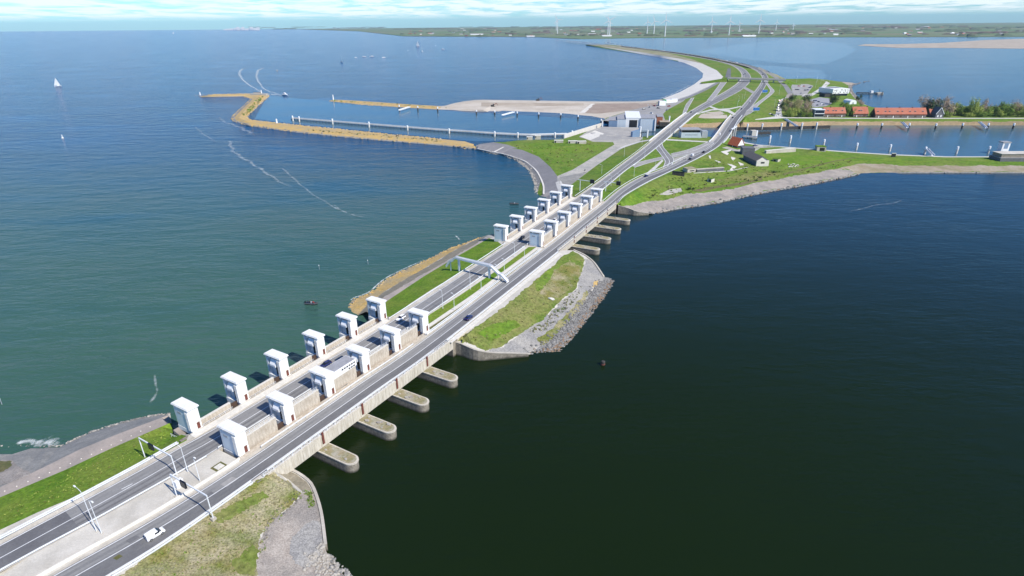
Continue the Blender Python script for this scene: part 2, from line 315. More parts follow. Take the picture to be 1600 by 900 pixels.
# ------------------------------------------------------------------ terrain
TERR = []
def inside(px, poly):
    x, y = px; c = False; n = len(poly)
    for i in range(n):
        x1, y1 = poly[i]; x2, y2 = poly[(i + 1) % n]
        if (y1 > y) != (y2 > y) and x < (x2 - x1) * (y - y1) / (y2 - y1) + x1: c = not c
    return c
def cdt(lines, outline):
    vs = []; zs = []; es = []
    for ln, closed in lines:
        o = len(vs); vs += [Vector((p.x, p.y)) for p in ln]; zs += [p.z for p in ln]
        es += [(o + i, o + i + 1) for i in range(len(ln) - 1)] + ([(o + len(ln) - 1, o)] if closed else [])
    V, E, Fc, ov, oe, of = delaunay_2d_cdt(vs, es, [], 0, 1e-4)
    Z = []
    A = np.array([(v.x, v.y) for v in vs]); Zs = np.array(zs)
    for i, v in enumerate(V):
        if ov[i]: Z.append(max(zs[k] for k in ov[i]))
        else:
            best = None
            for a, b in es:
                pa, pb = vs[a], vs[b]; d = pb - pa; L = d.length_squared
                if L < 1e-9: continue
                t = (v - pa).dot(d) / L
                if -1e-3 <= t <= 1.001:
                    dist = (pa + d * t - v).length
                    if best is None or dist < best[0]: best = (dist, zs[a] + (zs[b] - zs[a]) * t)
            Z.append(best[1] if best else float(Zs[np.argmin(((A - np.array((v.x, v.y))) ** 2).sum(1))]))
    W = [Vector((v.x, v.y, z)) for v, z in zip(V, Z)]; op = [(p.x, p.y) for p in outline]; faces = []
    for f in Fc:
        c = sum((W[i] for i in f), Vector()) / len(f)
        if not inside((c.x, c.y), op): continue
        n = (W[f[1]] - W[f[0]]).cross(W[f[2]] - W[f[0]])
        faces.append(tuple(f) if n.z > 0 else tuple(reversed(f)))
    return W, faces
def toW(ln, dens=None):
    w = [p if isinstance(p, Vector) else P(*p) for p in ln]
    return w
def dense(w, closed, step):
    out = []
    for i in range(len(w) - (0 if closed else 1)):
        a, b = w[i], w[(i + 1) % len(w)]; n = max(1, int((b - a).length / step))
        out += [a.lerp(b, k / n) for k in range(n)]
    if not closed: out.append(w[-1])
    return out
def terrain(outline, lines, regions, default, step=6.0):
    """outline and break lines carry heights; regions (name, material, pixel outline) are cut into the surface found so far"""
    ow = dense(toW(outline), True, step); lw = [(ow, True)] + [(dense(toW(l), False, step), False) for l in lines]
    W, Fc = cdt(lw, ow); bvh = BVHTree.FromPolygons(W, Fc)
    extra = []
    regs = []
    for name, m, poly, *jit in regions:
        pts = []; step_px = 2.5 if jit else 5
        for i in range(len(poly)):
            a, b = poly[i], poly[(i + 1) % len(poly)]; n = max(1, int(math.hypot(b[0] - a[0], b[1] - a[1]) / step_px))
            pts += [(a[0] + (b[0] - a[0]) * k / n, a[1] + (b[1] - a[1]) * k / n) for k in range(n)]
        if jit:                                # uneven, natural edge
            w = jit[0]; rj = random.Random(len(pts)); pts = [(x + rj.gauss(0, w) + w * 1.3 * math.sin(i * .45 + x * .1), y + rj.gauss(0, w * .6) + w * math.sin(i * .31 + y * .1)) for i, (x, y) in enumerate(pts)]
        regs.append((name, m, pts))
        run = []
        for q in pts + pts[:1]:
            h = bvh.ray_cast(CAM, ray(*q).normalized())[0]
            if h is None:
                if len(run) > 1: extra.append((run, False))
                run = []
            else: run.append(h)
        if len(run) > 1: extra.append((run, False))
    if extra: W, Fc = cdt(lw + extra, ow)
    TERR.append((W, Fc)); groups = {}
    for f in Fc:
        c = proj(sum((W[i] for i in f), Vector()) / 3); key = default
        for name, m, poly in regs:
            if inside(c, poly): key = (name, m)
        groups.setdefault(key, []).append(f)
    for (name, m), fs in groups.items():
        used = sorted({i for f in fs for i in f}); mp = {u: k for k, u in enumerate(used)}
        b = MB(); b.add([W[u] for u in used], [tuple(mp[i] for i in f) for f in fs]); b.build(name, m, kind='structure')
def terr_bvh():
    V = []; Fs = []
    for W, Fc in TERR: o = len(V); V += W; Fs += [tuple(i + o for i in f) for f in Fc]
    return BVHTree.FromPolygons(V, Fs)
BV = None
def hit(x, y, lift=0.0, z=3.0):
    h = BV.ray_cast(CAM, ray(x, y).normalized())[0]
    return (h if h is not None else P(x, y, z)) + Vector((0, 0, lift))
def zat(x, y, default=0.0):
    h = BV.ray_cast(Vector((x, y, 200)), Vector((0, 0, -1)))[0]
    return h.z if h is not None else default
def drape(name, m, poly, lift=.06, cell=6, kind='structure', jit=0):
    """a sheet following the ground inside a pixel outline"""
    xs = [p[0] for p in poly]; ys = [p[1] for p in poly]; pts = []; edge = []
    for i in range(len(poly)):
        a, b = poly[i], poly[(i + 1) % len(poly)]; n = max(1, int(math.hypot(b[0] - a[0], b[1] - a[1]) / cell))
        for k in range(n): pts.append((a[0] + (b[0] - a[0]) * k / n + random.gauss(0, jit), a[1] + (b[1] - a[1]) * k / n + random.gauss(0, jit * .6)))
    if jit: poly = list(pts)
    nb = len(pts); edge = [(i, (i + 1) % nb) for i in range(nb)]
    y = min(ys) + cell / 2
    while y < max(ys):
        x = min(xs) + cell / 2
        while x < max(xs):
            if inside((x, y), poly): pts.append((x, y))
            x += cell
        y += cell / 2
    V, E, Fc, *_ = delaunay_2d_cdt([Vector(p) for p in pts], edge, [], 0, 1e-4)
    W = [hit(v.x, v.y, lift) for v in V]; b = MB(); fs = []
    for f in Fc:
        c = (sum(V[i].x for i in f) / 3, sum(V[i].y for i in f) / 3)
        if not inside(c, poly): continue
        n = (W[f[1]] - W[f[0]]).cross(W[f[2]] - W[f[0]]); fs.append(tuple(f) if n.z > 0 else tuple(reversed(f)))
    b.add(W, fs); return b.build(name, m, kind=kind)
def ribbon(name, m, pts, w, lift=0.0, kind='structure', b=None):
    A = shift(pts, w / 2, lift); B = shift(pts, -w / 2, lift); own = b is None; b = b or MB(); b.loft(B, A)
    return b.build(name, m, kind=kind) if own else b
def lerp_line(A, B, t): N = 900; a = resample(A, N); b = resample(B, N); return [p.lerp(q, t) for p, q in zip(a, b)]
def cut(line, i0, i1): return line[max(0, i0):i1]
# ================================================================== water
def water_sheet(name, m, poly, z=0.0):
    b = MB(); tri = tessellate_polygon([[Vector(p) for p in poly]]); vs = [(p[0], p[1], z) for p in poly]; fs = []
    for a, c, d in tri:
        va, vb, vc = (Vector(vs[k]) for k in (a, c, d)); up = (vb - va).cross(vc - va).z > 0; fs.append((a, c, d) if up else (a, d, c))
    b.add(vs, fs); return b.build(name, m, kind='structure')
# the dam and the long dike part the sea (left) from the lake (right)
axis = [G1(-400, 5, 0), G1(-40, 5, 0), G1(L1, 5, 0), G2(0, 5, 0), G2(L2, 5, 0)] + [P(x, y, 0) for x, y in ((1000, 262), (1060, 215), (1110, 180), (1140, 150), (1160, 120), (1140, 103), (1085, 90), (1000, 77), (930, 67), (866, 61))]
ax = [(p.x, p.y) for p in axis]; FARD = 14500
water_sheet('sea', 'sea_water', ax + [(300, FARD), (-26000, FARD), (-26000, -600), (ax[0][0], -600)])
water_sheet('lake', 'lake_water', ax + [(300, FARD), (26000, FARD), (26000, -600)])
# ================================================================== ground
WALL1 = [(450, 734, 3.2), (465, 741, 3.1), (480, 752, 2.9), (489, 765, 2.8), (500, 800, 2.4), (507, 852, 1.9)]
near = [P(-130, 690, -.4), P(0, 696, -.4), P(50, 696, -.4), P(95, 696, -.4), P(117, 685, -.4), P(142, 674, -.4), P(187, 660, -.4), P(225, 651, -.4), P(250, 646, -.4), P(266, 645, -.4),
        G1(-1.2, 29, 3.6), G1(-1.0, 20.2, D), G1(-1.0, -12.2, D)] + [P(*q) for q in WALL1] + [P(511, 866, -.4), P(530, 880, -.4), P(550, 898, -.4), P(580, 960, -.4), P(590, 1080, -.4), P(-130, 1080, 6)]
terrain(near, [
    [(-130, 826, 4.0), (0, 761, 4.0), (50, 739, 4.0), (125, 702, 4.0), (187, 677, 4.0), (262, 649, 4.0)],
    [(-130, 840, 4.0), (0, 777, 4.0), (100, 735, 4.0), (175, 700, 4.0), (265, 661, 4.0)],
    [(-130, 887, D), (0, 828, D), (60, 800, D), (108, 780, D), (125, 772, D), (225, 720, D), (270, 701, D), (292, 690, D)],
    [(60, 985, D), (188, 900, D), (264, 842, D), (327, 802, D), (380, 762, D), (428, 737, D)],
    [(430, 741, 3.6), (450, 752, 3.3), (472, 771, 3.3), (455, 791, 3.6), (425, 815, 4.2), (407, 837, 4.3), (401, 875, 4.1), (403, 899, 4), (405, 960, 4)],
    [(470, 899, 2), (480, 870, 2), (500, 862, 1.6)]],
    [('sea_revetment', 'revetment', [(-130, 600), (270, 600), (262, 649), (187, 677), (125, 702), (50, 739), (0, 761), (-130, 826)]),
     ('promenade_path', 'promenade', [(-130, 826), (0, 761), (50, 739), (125, 702), (187, 677), (262, 649), (268, 649), (268, 660), (265, 661), (175, 700), (100, 735), (0, 777), (-130, 840)]),
     ('grass_slope', 'grass', [(-130, 840), (0, 777), (100, 735), (175, 700), (265, 661), (292, 681), (292, 688), (270, 701), (225, 720), (125, 772), (108, 780), (60, 800), (0, 828), (-130, 887)]),
     ('rough_grass', 'grass_rough', [(40, 1000), (188, 900), (264, 842), (327, 802), (380, 762), (428, 737), (431, 741), (450, 752), (472, 771), (455, 791), (425, 815), (407, 837), (401, 875), (403, 899), (405, 1080), (40, 1080)], 1.0),
     ('gravel_beach', 'gravel', [(455, 758), (472, 771), (490, 766), (520, 860), (640, 1080), (405, 1080), (403, 899), (401, 875), (407, 837), (425, 815), (455, 791), (472, 771)], 1.0)],
    ('dam_top', 'concrete_stained'), 4.0)
BV = terr_bvh()
drape('gravel_patch', 'gravel_blue', [(474, 822), (488, 812), (500, 815), (505, 850), (506, 868), (492, 880), (478, 890), (462, 880), (452, 862), (455, 842)], .04, 3, jit=1.1)
drape('stone_patch', 'gravel', [(-40, 722), (0, 719), (21, 719), (24, 726), (49, 741), (20, 753), (0, 759), (-40, 778)], .05, 4, jit=.8)
drape('grass_patch', 'olive_verge', [(-40, 725), (0, 721), (18, 721), (19, 727), (8, 735), (-8, 742), (-40, 752)], .09, 3, jit=.8)
# --- the island between the two sluice groups
W2 = [(705, 534, 5.2), (720, 538, 5.0), (733, 544, 4.6), (747, 549, 4.0), (768, 552, 2.9), (800, 553, 1.8), (826, 554, 1.0)]
W3 = [(896, 391, 5.5), (913, 399, 4.6), (927, 410, 3.6), (939, 427, 2.0), (943, 433, 1.2)]
isl = [P(556, 494, -.4), P(544, 489, -.4), P(543, 478, -.4), P(551, 467, -.4), P(575, 459, -.4), P(600, 437, -.4), P(625, 424, -.4), P(650, 413, -.4), P(675, 401, -.4), P(705, 387, -.4), P(725, 380.5, -.4), P(750, 371, -.4), P(763, 367, -.4),
       P(768, 368, 3), G2(-1, 20, D), G2(-1, -9.9, D)] + [P(*q) for q in W3] + [P(954, 434, -.4), P(961, 440, -.4), P(950, 460, -.4), P(925, 492, -.4), P(895, 530, -.4), P(875, 551, -.4), P(850, 552, -.4), P(832, 553, -.4)] + [P(*q) for q in W2[::-1]] + [G1(L1 + 1, -12.2, D), G1(L1 + 1, 20, D), P(572, 487, 2.5)]
terrain(isl, [
    [(560, 489, 1.6), (575, 476, 2.0), (600, 456, 2.0), (625, 441, 2.0), (650, 427, 2.0), (680, 409, 2.0), (712, 390, 2.0), (745, 376, 2.2)],
    [(590, 474, 4.2), (600, 464, 4.2), (650, 435, 4.2), (700, 407, 4.2), (757, 373, 4.2)],
    [(598, 474, 4.2), (608, 468, 4.2), (662, 432, 4.2), (712, 402, 4.2), (764, 372, 4.2)],
    [(612, 496, D), (640, 475, D), (675, 452, D), (740, 414, D), (785, 384, D)],
    [(716, 533, D), (800, 470, D), (879, 402, D)],
    [(715, 530, 5.4), (724, 532, 5.2), (741, 539, 4.6), (757, 549, 3.4), (785, 541, 3.2), (820, 517, 3.3), (850, 500, 3.3), (875, 470, 3.6), (900, 452, 3.6), (910, 420, 4), (915, 405, 4.6), (897, 393, 5.6)],
    [(828, 552, 1.0), (850, 536, 1.3), (875, 512, 1.3), (895, 495, 1.3), (920, 462, 1.3), (937, 438, 1.3)]],
    [('yellow_revetment', 'lichen_stone', [(540, 500), (535, 460), (600, 425), (725, 372), (728, 383), (712, 390), (680, 409), (650, 427), (625, 441), (600, 456), (575, 476), (560, 492)]),
     ('stone_revetment', 'revetment_olive', [(560, 492), (575, 476), (600, 456), (625, 441), (650, 427), (680, 409), (712, 390), (728, 383), (763, 362), (757, 373), (700, 407), (650, 435), (600, 464), (588, 476), (574, 490)], 0.5),
     ('dam_path', 'promenade', [(588, 475), (600, 464), (650, 435), (700, 407), (757, 373), (770, 366), (766, 372), (712, 402), (662, 432), (608, 468), (598, 476)]),
     ('grass_slope', 'grass', [(598, 476), (608, 468), (662, 432), (712, 402), (764, 372), (776, 376), (786, 384), (740, 414), (675, 452), (640, 475), (612, 496), (606, 496), (600, 486)]),
     ('grass_slope', 'grass_dry', [(714, 533), (722, 527), (803, 467), (881, 399), (897, 393), (915, 405), (910, 420), (900, 452), (875, 470), (850, 500), (820, 517), (785, 541), (757, 549), (741, 539), (724, 532)], 0.8),
     ('riprap_bed', 'rock', [(826, 558), (828, 552), (850, 536), (875, 512), (895, 495), (920, 462), (937, 438), (943, 432), (980, 425), (980, 450), (900, 570)]),
     ('gravel_beach', 'gravel_blue', [(757, 550), (785, 541), (820, 517), (850, 500), (875, 470), (900, 452), (910, 420), (915, 405), (930, 410), (945, 430), (937, 438), (920, 462), (895, 495), (875, 512), (850, 536), (828, 552), (800, 556)], 1.3)],
    ('dam_top', 'concrete_stained'), 5.0)
BV = terr_bvh()
drape('grass_verge', 'grass', [(666, 497), (672, 491), (718, 462), (756, 436), (782, 419), (826, 386), (838, 386), (790, 421), (744, 456), (700, 487), (669, 507)], .05)
drape('verge', 'olive_verge', [(671, 512), (746, 462), (790, 428), (839, 391), (846, 390), (792, 432), (756, 458), (714, 488), (673, 517)], .05)
drape('concrete_strip', 'concrete_pale', [(668, 508), (742, 458), (789, 423), (838, 387.5), (840, 390), (790, 427), (744, 462), (670, 512)], .09)
drape('dry_grass_patch', 'grass_rough', [(868, 420), (890, 408), (906, 415), (904, 440), (890, 452), (872, 465), (852, 470), (846, 455), (858, 436)], .04, 3, jit=1.5)
drape('gravel_patch', 'lichen_stone', [(928, 440), (935, 438), (933, 446), (926, 449)], .05)
# --- the headland with the fort, and the land beyond the lock
W4 = [(966, 321.5, 5.5), (982, 326, 4.2), (995, 331, 2.8), (1014, 333.5, 1.4)]
head = [P(741, 234.5, -.4), P(772, 242, -.4), P(785, 243.5, -.4), P(807, 252, -.4), P(825, 267, -.4), P(830.5, 278, -.4), P(834, 291, -.4), P(835, 302, -.4), P(842, 307, -.4), P(851, 309, -.4), G2(L2 + 1, 27, 3.5), G2(L2 + 1, 20, D), G2(L2 + 1, -9.9, D)] + [P(*q) for q in W4] + \
    [P(x, y, -.4) for x, y in ((1026, 334.5), (1060, 328), (1120, 319), (1180, 305.5), (1205, 300.5), (1280, 287), (1340, 274.5), (1346, 272.5), (1425, 271.5), (1600, 271.5), (1760, 272), (1760, 241.5), (1600, 241.5), (1547, 244), (1477, 244), (1390, 240.5), (1340, 237.5), (1300, 234.5), (1257, 231.5), (1220, 228.5), (1184, 225.5), (1150, 219), (1136, 214.5), (1095, 213), (1050, 214), (1003, 213.5))] + \
    [P(1000, 199.5, 3.6), P(940.5, 198, 3.6), P(881, 216.6, 3.0), P(870, 218.5, -.4), P(818, 218, -.4), P(790, 221.5, -.4), P(741, 222, -.4)]
terrain(head, [
    [(746, 232.5, 1.4), (772, 238, 1.5), (790, 241.5, 1.5), (820, 252, 1.5), (838, 267, 1.5), (848.5, 288, 1.5), (849.5, 302, 1.6)],
    [(748, 227, 3.6), (793, 226, 4.5), (813, 233, 4.5), (842, 245, 4.5), (856, 255, 4.5), (868, 271.5, 4.5), (872, 277, 4.5), (877, 296, 4.5)],
    [(818, 219.5, 4.0), (850, 219.5, 5.2), (885, 221.5, 5.2), (925, 220, 4.6)],
    [(888, 292, 4.6), (930, 260, 4.6), (970, 233, 4.6), (1000, 220, 4.6), (1010, 216, 4.4)],
    [(928, 290, D), (968, 259, D), (998, 236, D), (1028, 211, D)],
    [(968, 318.5, D), (985, 304.5, D), (1015, 287, D), (1060, 266.5, D), (1090, 252, D), (1118, 236, D), (1131, 224, D), (1139, 216, 5)],
    [(1060, 213.5, 2), (1060, 217, D), (1110, 217, D)],
    [(968, 322, 5.2), (985, 321, 4.2), (997, 319, 3.4), (1015, 314.5, 2.8), (1045, 311.5, 2.8), (1075, 302.5, 2.8), (1120, 299.5, 2.8), (1180, 286.5, 2.8), (1220, 279, 2.8), (1295, 266, 2.8), (1330, 259, 2.6), (1346, 255, 2.6), (1425, 259, 2.2), (1600, 259, 2.2), (1760, 259, 2.2)],
    [(1040, 328, 1.0), (1060, 323.5, 1.0), (1120, 314.5, 1.0), (1180, 301, 1.0), (1280, 283, 1.0), (1340, 271, 1.0), (1425, 268.5, .9), (1600, 268.5, .9), (1760, 269, .9)],
    [(1150, 222, 1.8), (1184, 227, 2), (1220, 230, 2.2), (1257, 233, 2.2), (1300, 236.3, 2.2), (1340, 239, 2.2), (1390, 242.3, 2.2), (1477, 245.7, 2.2), (1547, 245.7, 2.2), (1600, 243, 2.2), (1760, 243, 2.2)],
    [(1050, 285, 5.6), (1080, 272, 6.6), (1110, 268, 6.4), (1140, 262, 6.2), (1158, 252, 5.6)],
    [(1085, 288, 4.6), (1130, 280, 4.6), (1180, 268, 4.8), (1220, 262, 4.8), (1260, 252, 4.6), (1330, 247, 3.6), (1420, 250, 3.2), (1600, 249, 3), (1760, 249, 3)],
    [(1262, 238.5, 4.4), (1275, 232.5, 6.0), (1286, 232.5, 6.0), (1300, 238.5, 4.2)],
    [(1098, 252, 6.4), (1118, 246, 7.4), (1136, 247, 7.2), (1150, 252, 5.6)]],
    [('yellow_revetment', 'lichen_stone', [(735, 218), (745, 220), (743, 226), (742, 236), (735, 236)]),
     ('rock_bed', 'rock', [(735, 240), (746, 232.5), (772, 238), (790, 241.5), (820, 252), (838, 267), (845, 283), (841, 296), (838, 310), (800, 300)]),
     ('asphalt_slope', 'asphalt_slope', [(742, 236), (746, 220), (770, 222), (793, 226), (813, 233), (842, 245), (856, 255), (868, 271.5), (873, 278), (890, 272), (904, 268), (895, 282), (880, 296), (876, 312), (838, 312), (850, 302), (848.5, 288), (838, 267), (820, 252), (790, 241.5), (772, 238)]),
     ('sand_road', 'sand_road', [(871, 275), (895, 265), (951, 231), (960, 226), (958, 222), (925, 221.5), (904, 214), (942, 190), (1003, 190), (1004, 216), (1000, 220), (970, 233), (930, 260), (888, 292), (878, 300), (870, 290)]),
     ('grass_field', 'grass_far', [(793, 226), (818, 212), (877, 214), (904, 213), (925, 221), (951, 225), (944, 235), (895, 265), (871, 275), (860, 261), (842, 245), (813, 233)]),
     ('fort_path', 'path_pale', [(1136, 212), (1150, 218), (1184, 224), (1220, 227), (1257, 230), (1300, 233), (1340, 236), (1390, 239), (1477, 242.5), (1547, 242.5), (1600, 240), (1770, 240), (1770, 243), (1600, 243), (1547, 245.7), (1477, 245.7), (1390, 242.3), (1340, 239), (1300, 236.3), (1257, 233), (1220, 230), (1184, 227), (1150, 222)]),
     ('riprap_bed', 'rock', [(1010, 340), (1040, 328), (1060, 323.5), (1120, 314.5), (1180, 301), (1280, 283), (1340, 271), (1425, 268.5), (1600, 268.5), (1770, 269), (1770, 276), (1346, 280), (1200, 310)]),
     ('gravel_beach', 'gravel', [(966, 322), (985, 321), (997, 319), (1015, 314.5), (1045, 311.5), (1075, 302.5), (1120, 299.5), (1180, 286.5), (1220, 279), (1295, 266), (1325, 264), (1340, 271), (1280, 283), (1180, 301), (1120, 314.5), (1060, 323.5), (1010, 340), (960, 330)], 0.7),
     ('reed_bank', 'reed_bank', [(1295, 266), (1330, 259), (1346, 255), (1425, 259), (1600, 259), (1770, 259), (1770, 269), (1600, 268.5), (1425, 268.5), (1340, 271), (1325, 264)], 0.6)],
    ('fort_grass', 'grass_far'), 6.0)
vL = shift([p for p in LL if proj(p)[1] < 188 and p.y < 3000], 3.5); vR = shift([p for p in RR if proj(p)[1] < 192 and p.y < 3000], -3.5)
vil = [P(x, y, -.4) for x, y in ((690, 172.5), (720, 173.5), (790, 176.5), (860, 179.5), (904, 184.5), (938, 187.5))] + [P(948, 189, 3.4), P(1000, 197, 3.4), P(1043, 197, 3.4)] + \
    [P(x, y, -.4) for x, y in ((1046, 199.5), (1100, 200), (1157, 200.5), (1295, 196.5), (1600, 196.5), (1760, 196.5), (1760, 164.5), (1600, 165.5), (1500, 167), (1434, 168), (1365, 168), (1351, 163), (1340, 152), (1331, 141), (1331, 134.5), (1345, 130.4), (1362, 126.4), (1361, 125.6), (1345, 127.8), (1334, 129.3), (1310, 127.2), (1289, 124), (1265, 120.6), (1235, 124.6), (1225, 122), (1217, 117.2), (1195, 109.6), (1170, 102), (1132, 95), (1095, 88.5), (1045, 80.8), (980, 72.9), (927, 63.5), (900, 60.5), (842, 57.8), (838, 59.4), (857, 60.8), (895, 67.5), (945, 76), (995, 83.7), (1030, 89.5), (1067.5, 98), (1087, 106.5), (1097, 115), (1095.5, 121.5), (1082, 132), (1060, 144), (1030, 155.5), (1000, 158.3), (940, 158.3), (877, 157.5), (807, 156.3), (746, 155.5), (720, 158.5), (690, 165.5), (640, 162.7), (565, 157.6), (520, 155.2), (511, 158.5), (565, 164.5))]
terrain(vil, [vL, vR,
    [(522, 156, 1.3), (565, 159, 1.5), (640, 164.8, 1.5), (690, 167, 1.6), (718, 164.5, 1.8)],
    [(726, 160, 2.2), (748, 157.2, 2.2), (877, 159.2, 2.2), (940, 160.2, 2.2), (1000, 160.2, 2.4), (1030, 158.2, 3)],
    [(728, 170.5, 2), (790, 174, 2), (860, 177, 2), (904, 181.5, 2.2), (940, 184.5, 3)],
    [(1050, 157.5, 5), (1075, 150.5, 5.4), (1123, 127.5, 5.4), (1130, 120, 5.4), (1120, 109.8, 5.4), (1097, 99.3, 5.4), (1060, 91.3, 5), (1000, 81.5, 4.5), (940, 73, 4), (880, 64.7, 3), (850, 60.3, 2)],
    [(1222, 124.5, 3), (1213, 119, 3), (1190, 111.2, 3), (1165, 103.5, 3), (1128, 96, 3), (1090, 89.5, 3), (1040, 81.8, 3), (975, 73.9, 2)],
    [(1230, 127, 4.4), (1265, 122.4, 5.4), (1289, 126, 5), (1308, 130, 3.5), (1326, 133.5, 2.4), (1328, 142, 2.4), (1336, 153, 2.6), (1347, 164, 2.8), (1365, 169.5, 2.6), (1434, 169.5, 2.6), (1600, 167.2, 2.6), (1760, 166.2, 2.6)],
    [(1056, 192, 4.4), (1100, 192, 4.2), (1157, 191, 4), (1295, 189.5, 4), (1600, 190, 4), (1760, 190, 4)],
    [(1060, 189, 4.8), (1110, 188.5, 4.8), (1180, 187.4, 4.8), (1230, 184.6, 4.6), (1340, 185.4, 4.6), (1600, 185.4, 4.6), (1760, 185.4, 4.6)]],
    [('harbour_dam', 'lichen_stone', [(500, 150), (560, 150), (700, 160), (700, 180), (500, 165)]),
     ('sand_flat', 'sand', [(690, 160), (746, 150), (1000, 156), (1032, 152), (1030, 159), (1000, 168), (948, 184), (945, 186), (936, 190), (690, 176)]),
     ('bare_ground', 'sand_brown', [(925, 161.2), (911, 177), (936, 178), (985, 172), (1030, 161), (1000, 160.5)]),
     ('bare_ground', 'sand_brown', [(752, 160), (912, 161.5), (912, 164), (800, 165), (752, 165.5)]),
     ('yard', 'asphalt_pale', [(940, 190), (950, 184), (985, 173), (1012, 163), (1040, 158.5), (1057, 156), (1075, 151), (1068, 158), (1042, 172), (1036, 178), (1040, 190), (1043, 198), (1000, 199)]),
     ('beach', 'beach_sand', [(1020, 150), (1060, 138), (1080, 120), (1083, 110), (1060, 95), (840, 55), (850, 60.3), (880, 64.7), (940, 73), (1000, 81.5), (1060, 91.3), (1097, 99.3), (1120, 109.8), (1130, 120), (1123, 127.5), (1075, 150.5), (1050, 158)]),
     ('dune', 'dune_grass', [(850, 60.3), (880, 64.7), (940, 73), (1000, 81.5), (1060, 91.3), (1097, 99.3), (1110, 104), (1080, 92), (1045, 83.5), (1000, 77.5), (930, 67.5), (880, 61), (845, 56)]),
     ('dune', 'dune_grass', [(1217, 117), (1225, 123), (1213, 121), (1190, 112.5), (1165, 104.5), (1128, 97), (1090, 90), (1040, 82.4), (975, 74), (900, 58), (1000, 72), (1170, 101)]),
     ('earth_bank', 'earth_bank', [(1043, 202), (1046, 196), (1100, 192), (1157, 191), (1295, 189.5), (1600, 190), (1770, 190), (1770, 198), (1295, 198), (1157, 203)], 0.4),
     ('spit', 'sand_brown', [(1310, 125), (1365, 124), (1345, 131), (1333, 135), (1333, 141), (1342, 152), (1352, 163), (1346, 163), (1334, 152), (1326, 142), (1326, 134)])],
    ('village_grass', 'grass_far'), 8.0)
# --- the harbour dam on the sea side
dam = [P(x, y, -.4) for x, y in ((744, 235), (690, 228.3), (565, 217.8), (465, 207.8), (390, 197.8), (365, 190.5), (360, 184), (372, 172.5), (390, 156), (380, 151.3), (302, 152), (304, 148.6), (315, 147.4), (390, 145.8), (420, 147.3), (422, 150), (405, 165), (387, 182.5), (390, 187.3), (465, 194.8), (540, 202.3), (615, 209.8), (690, 216.8), (744, 222))]
terrain(dam, [[(742, 228, 2.6), (690, 221.5, 2.6), (615, 214, 2.6), (540, 207, 2.6), (465, 199.8, 2.6), (392, 191.8, 2.6), (373, 184.5, 2.8), (388, 166, 2.8), (408, 148.8, 2.4)], [(404, 148.3, 2.3), (388, 148.4, 2), (310, 149.8, 1.8)],
    [(742, 232.5, .8), (690, 226, .8), (565, 215.3, .8), (465, 205.4, .8), (388, 195.6, .8), (368, 187, .8)]],
    [('harbour_dam_foot', 'revetment', [(748, 240), (748, 232.5), (690, 226), (565, 215.3), (465, 205.4), (388, 195.6), (369, 188), (366, 183), (395, 155), (380, 150), (300, 151.5), (300, 156), (350, 160), (340, 190), (380, 205)])],
    ('harbour_dam', 'lichen_stone'), 10.0)
sb = [P(x, y, .35) for x, y in ((1340, 71), (1352, 69), (1400, 69), (1470, 67), (1540, 62.5), (1600, 60.5), (1900, 59), (1900, 76), (1600, 76), (1500, 75), (1400, 74.5))]
b = MB(); b.prism([(p.x, p.y) for p in sb], -.3, .35); b.build('sandbank', 'sand_brown', kind='structure')
# --- the polder across the water
fl = [P(x, y, 0) for x, y in ((405, 45.2), (470, 45.8), (560, 49.0), (632, 56.8), (700, 57.2), (800, 57.6), (842, 58.2), (880, 60.2), (905, 61), (930, 60.6), (1000, 59.3), (1200, 58.3), (1400, 58.0), (1600, 57.6), (2300, 57.0))]
b = MB(); b.prism([(p.x, p.y) for p in fl] + [(16000, 14480), (-4600, 14480)], -.5, 2.0); b.build('far_land', 'field', kind='structure')
water_sheet('canal', 'basin_water', [(p.x, p.y) for p in (P(x, y, 0) for x, y in ((1000, 186), (1043, 180), (1780, 180), (1780, 252), (1330, 252), (1130, 222), (1000, 222)))], .03)
water_sheet('harbour_water', 'basin_water', [(p.x, p.y) for p in (P(x, y, 0) for x, y in ((398, 186), (412, 160), (421, 150), (508, 158), (690, 172), (940, 188), (945, 197), (881, 217), (744, 221), (690, 216), (465, 194)))], .03)
water_sheet('shallows', 'shallow_water', [(p.x, p.y) for p in (P(x, y, 0) for x, y in ((1240, 60), (1320, 68), (1338, 78), (1318, 90), (1290, 100), (1230, 99), (1180, 94.5), (1120, 86), (1085, 80), (1150, 70)))], .03)
water_sheet('shallows', 'shallow_water', [(p.x, p.y) for p in (P(x, y, 0) for x, y in ((1172, 101), (1222, 104), (1282, 110), (1292, 118), (1285, 126), (1220, 126)))], .03)
BV = terr_bvh()
# ================================================================== roads
N_END = 3000
def paved(name, m, A, Bl, lift):
    n = min(len(A), len(Bl)); a = resample([p for p in A], 420); c = resample([p for p in Bl], 420)
    b = MB(); b.loft([p + Vector((0, 0, lift)) for p in c], [p + Vector((0, 0, lift)) for p in a]); return b.build(name, m, kind='structure')
paved('road_shoulder', 'concrete', shift(LL, 1.7), shift(LR, -.9), .012); paved('road_shoulder', 'concrete', shift(RL, 1.2), shift(RR, -1.0), .012)
paved('carriageway', 'asphalt', shift(LL, .35), shift(LR, -.3), .03)
RM = shift(RL, -3.5); paved('carriageway', 'asphalt', shift(RL, .4), RM, .03); paved('carriageway', 'asphalt_dark', RM, shift(RR, -.35), .03)
b = MB()
for ln, o_ in ((LL, -1.2), (LL, -2.9), (RL, -1.0), (RL, -2.6)): ribbon('', '', shift(ln, o_), .75, .036, b=b)
b.build('wheel_tracks', 'asphalt_worn', kind='structure')
b = MB()
for ln, o_ in ((LL, -5.2), (LL, -6.9), (RL, -4.5), (RL, -5.9)): ribbon('', '', shift(ln, o_), .7, .036, b=b)
b.build('wheel_tracks', 'asphalt_track', kind='structure')
b = MB()
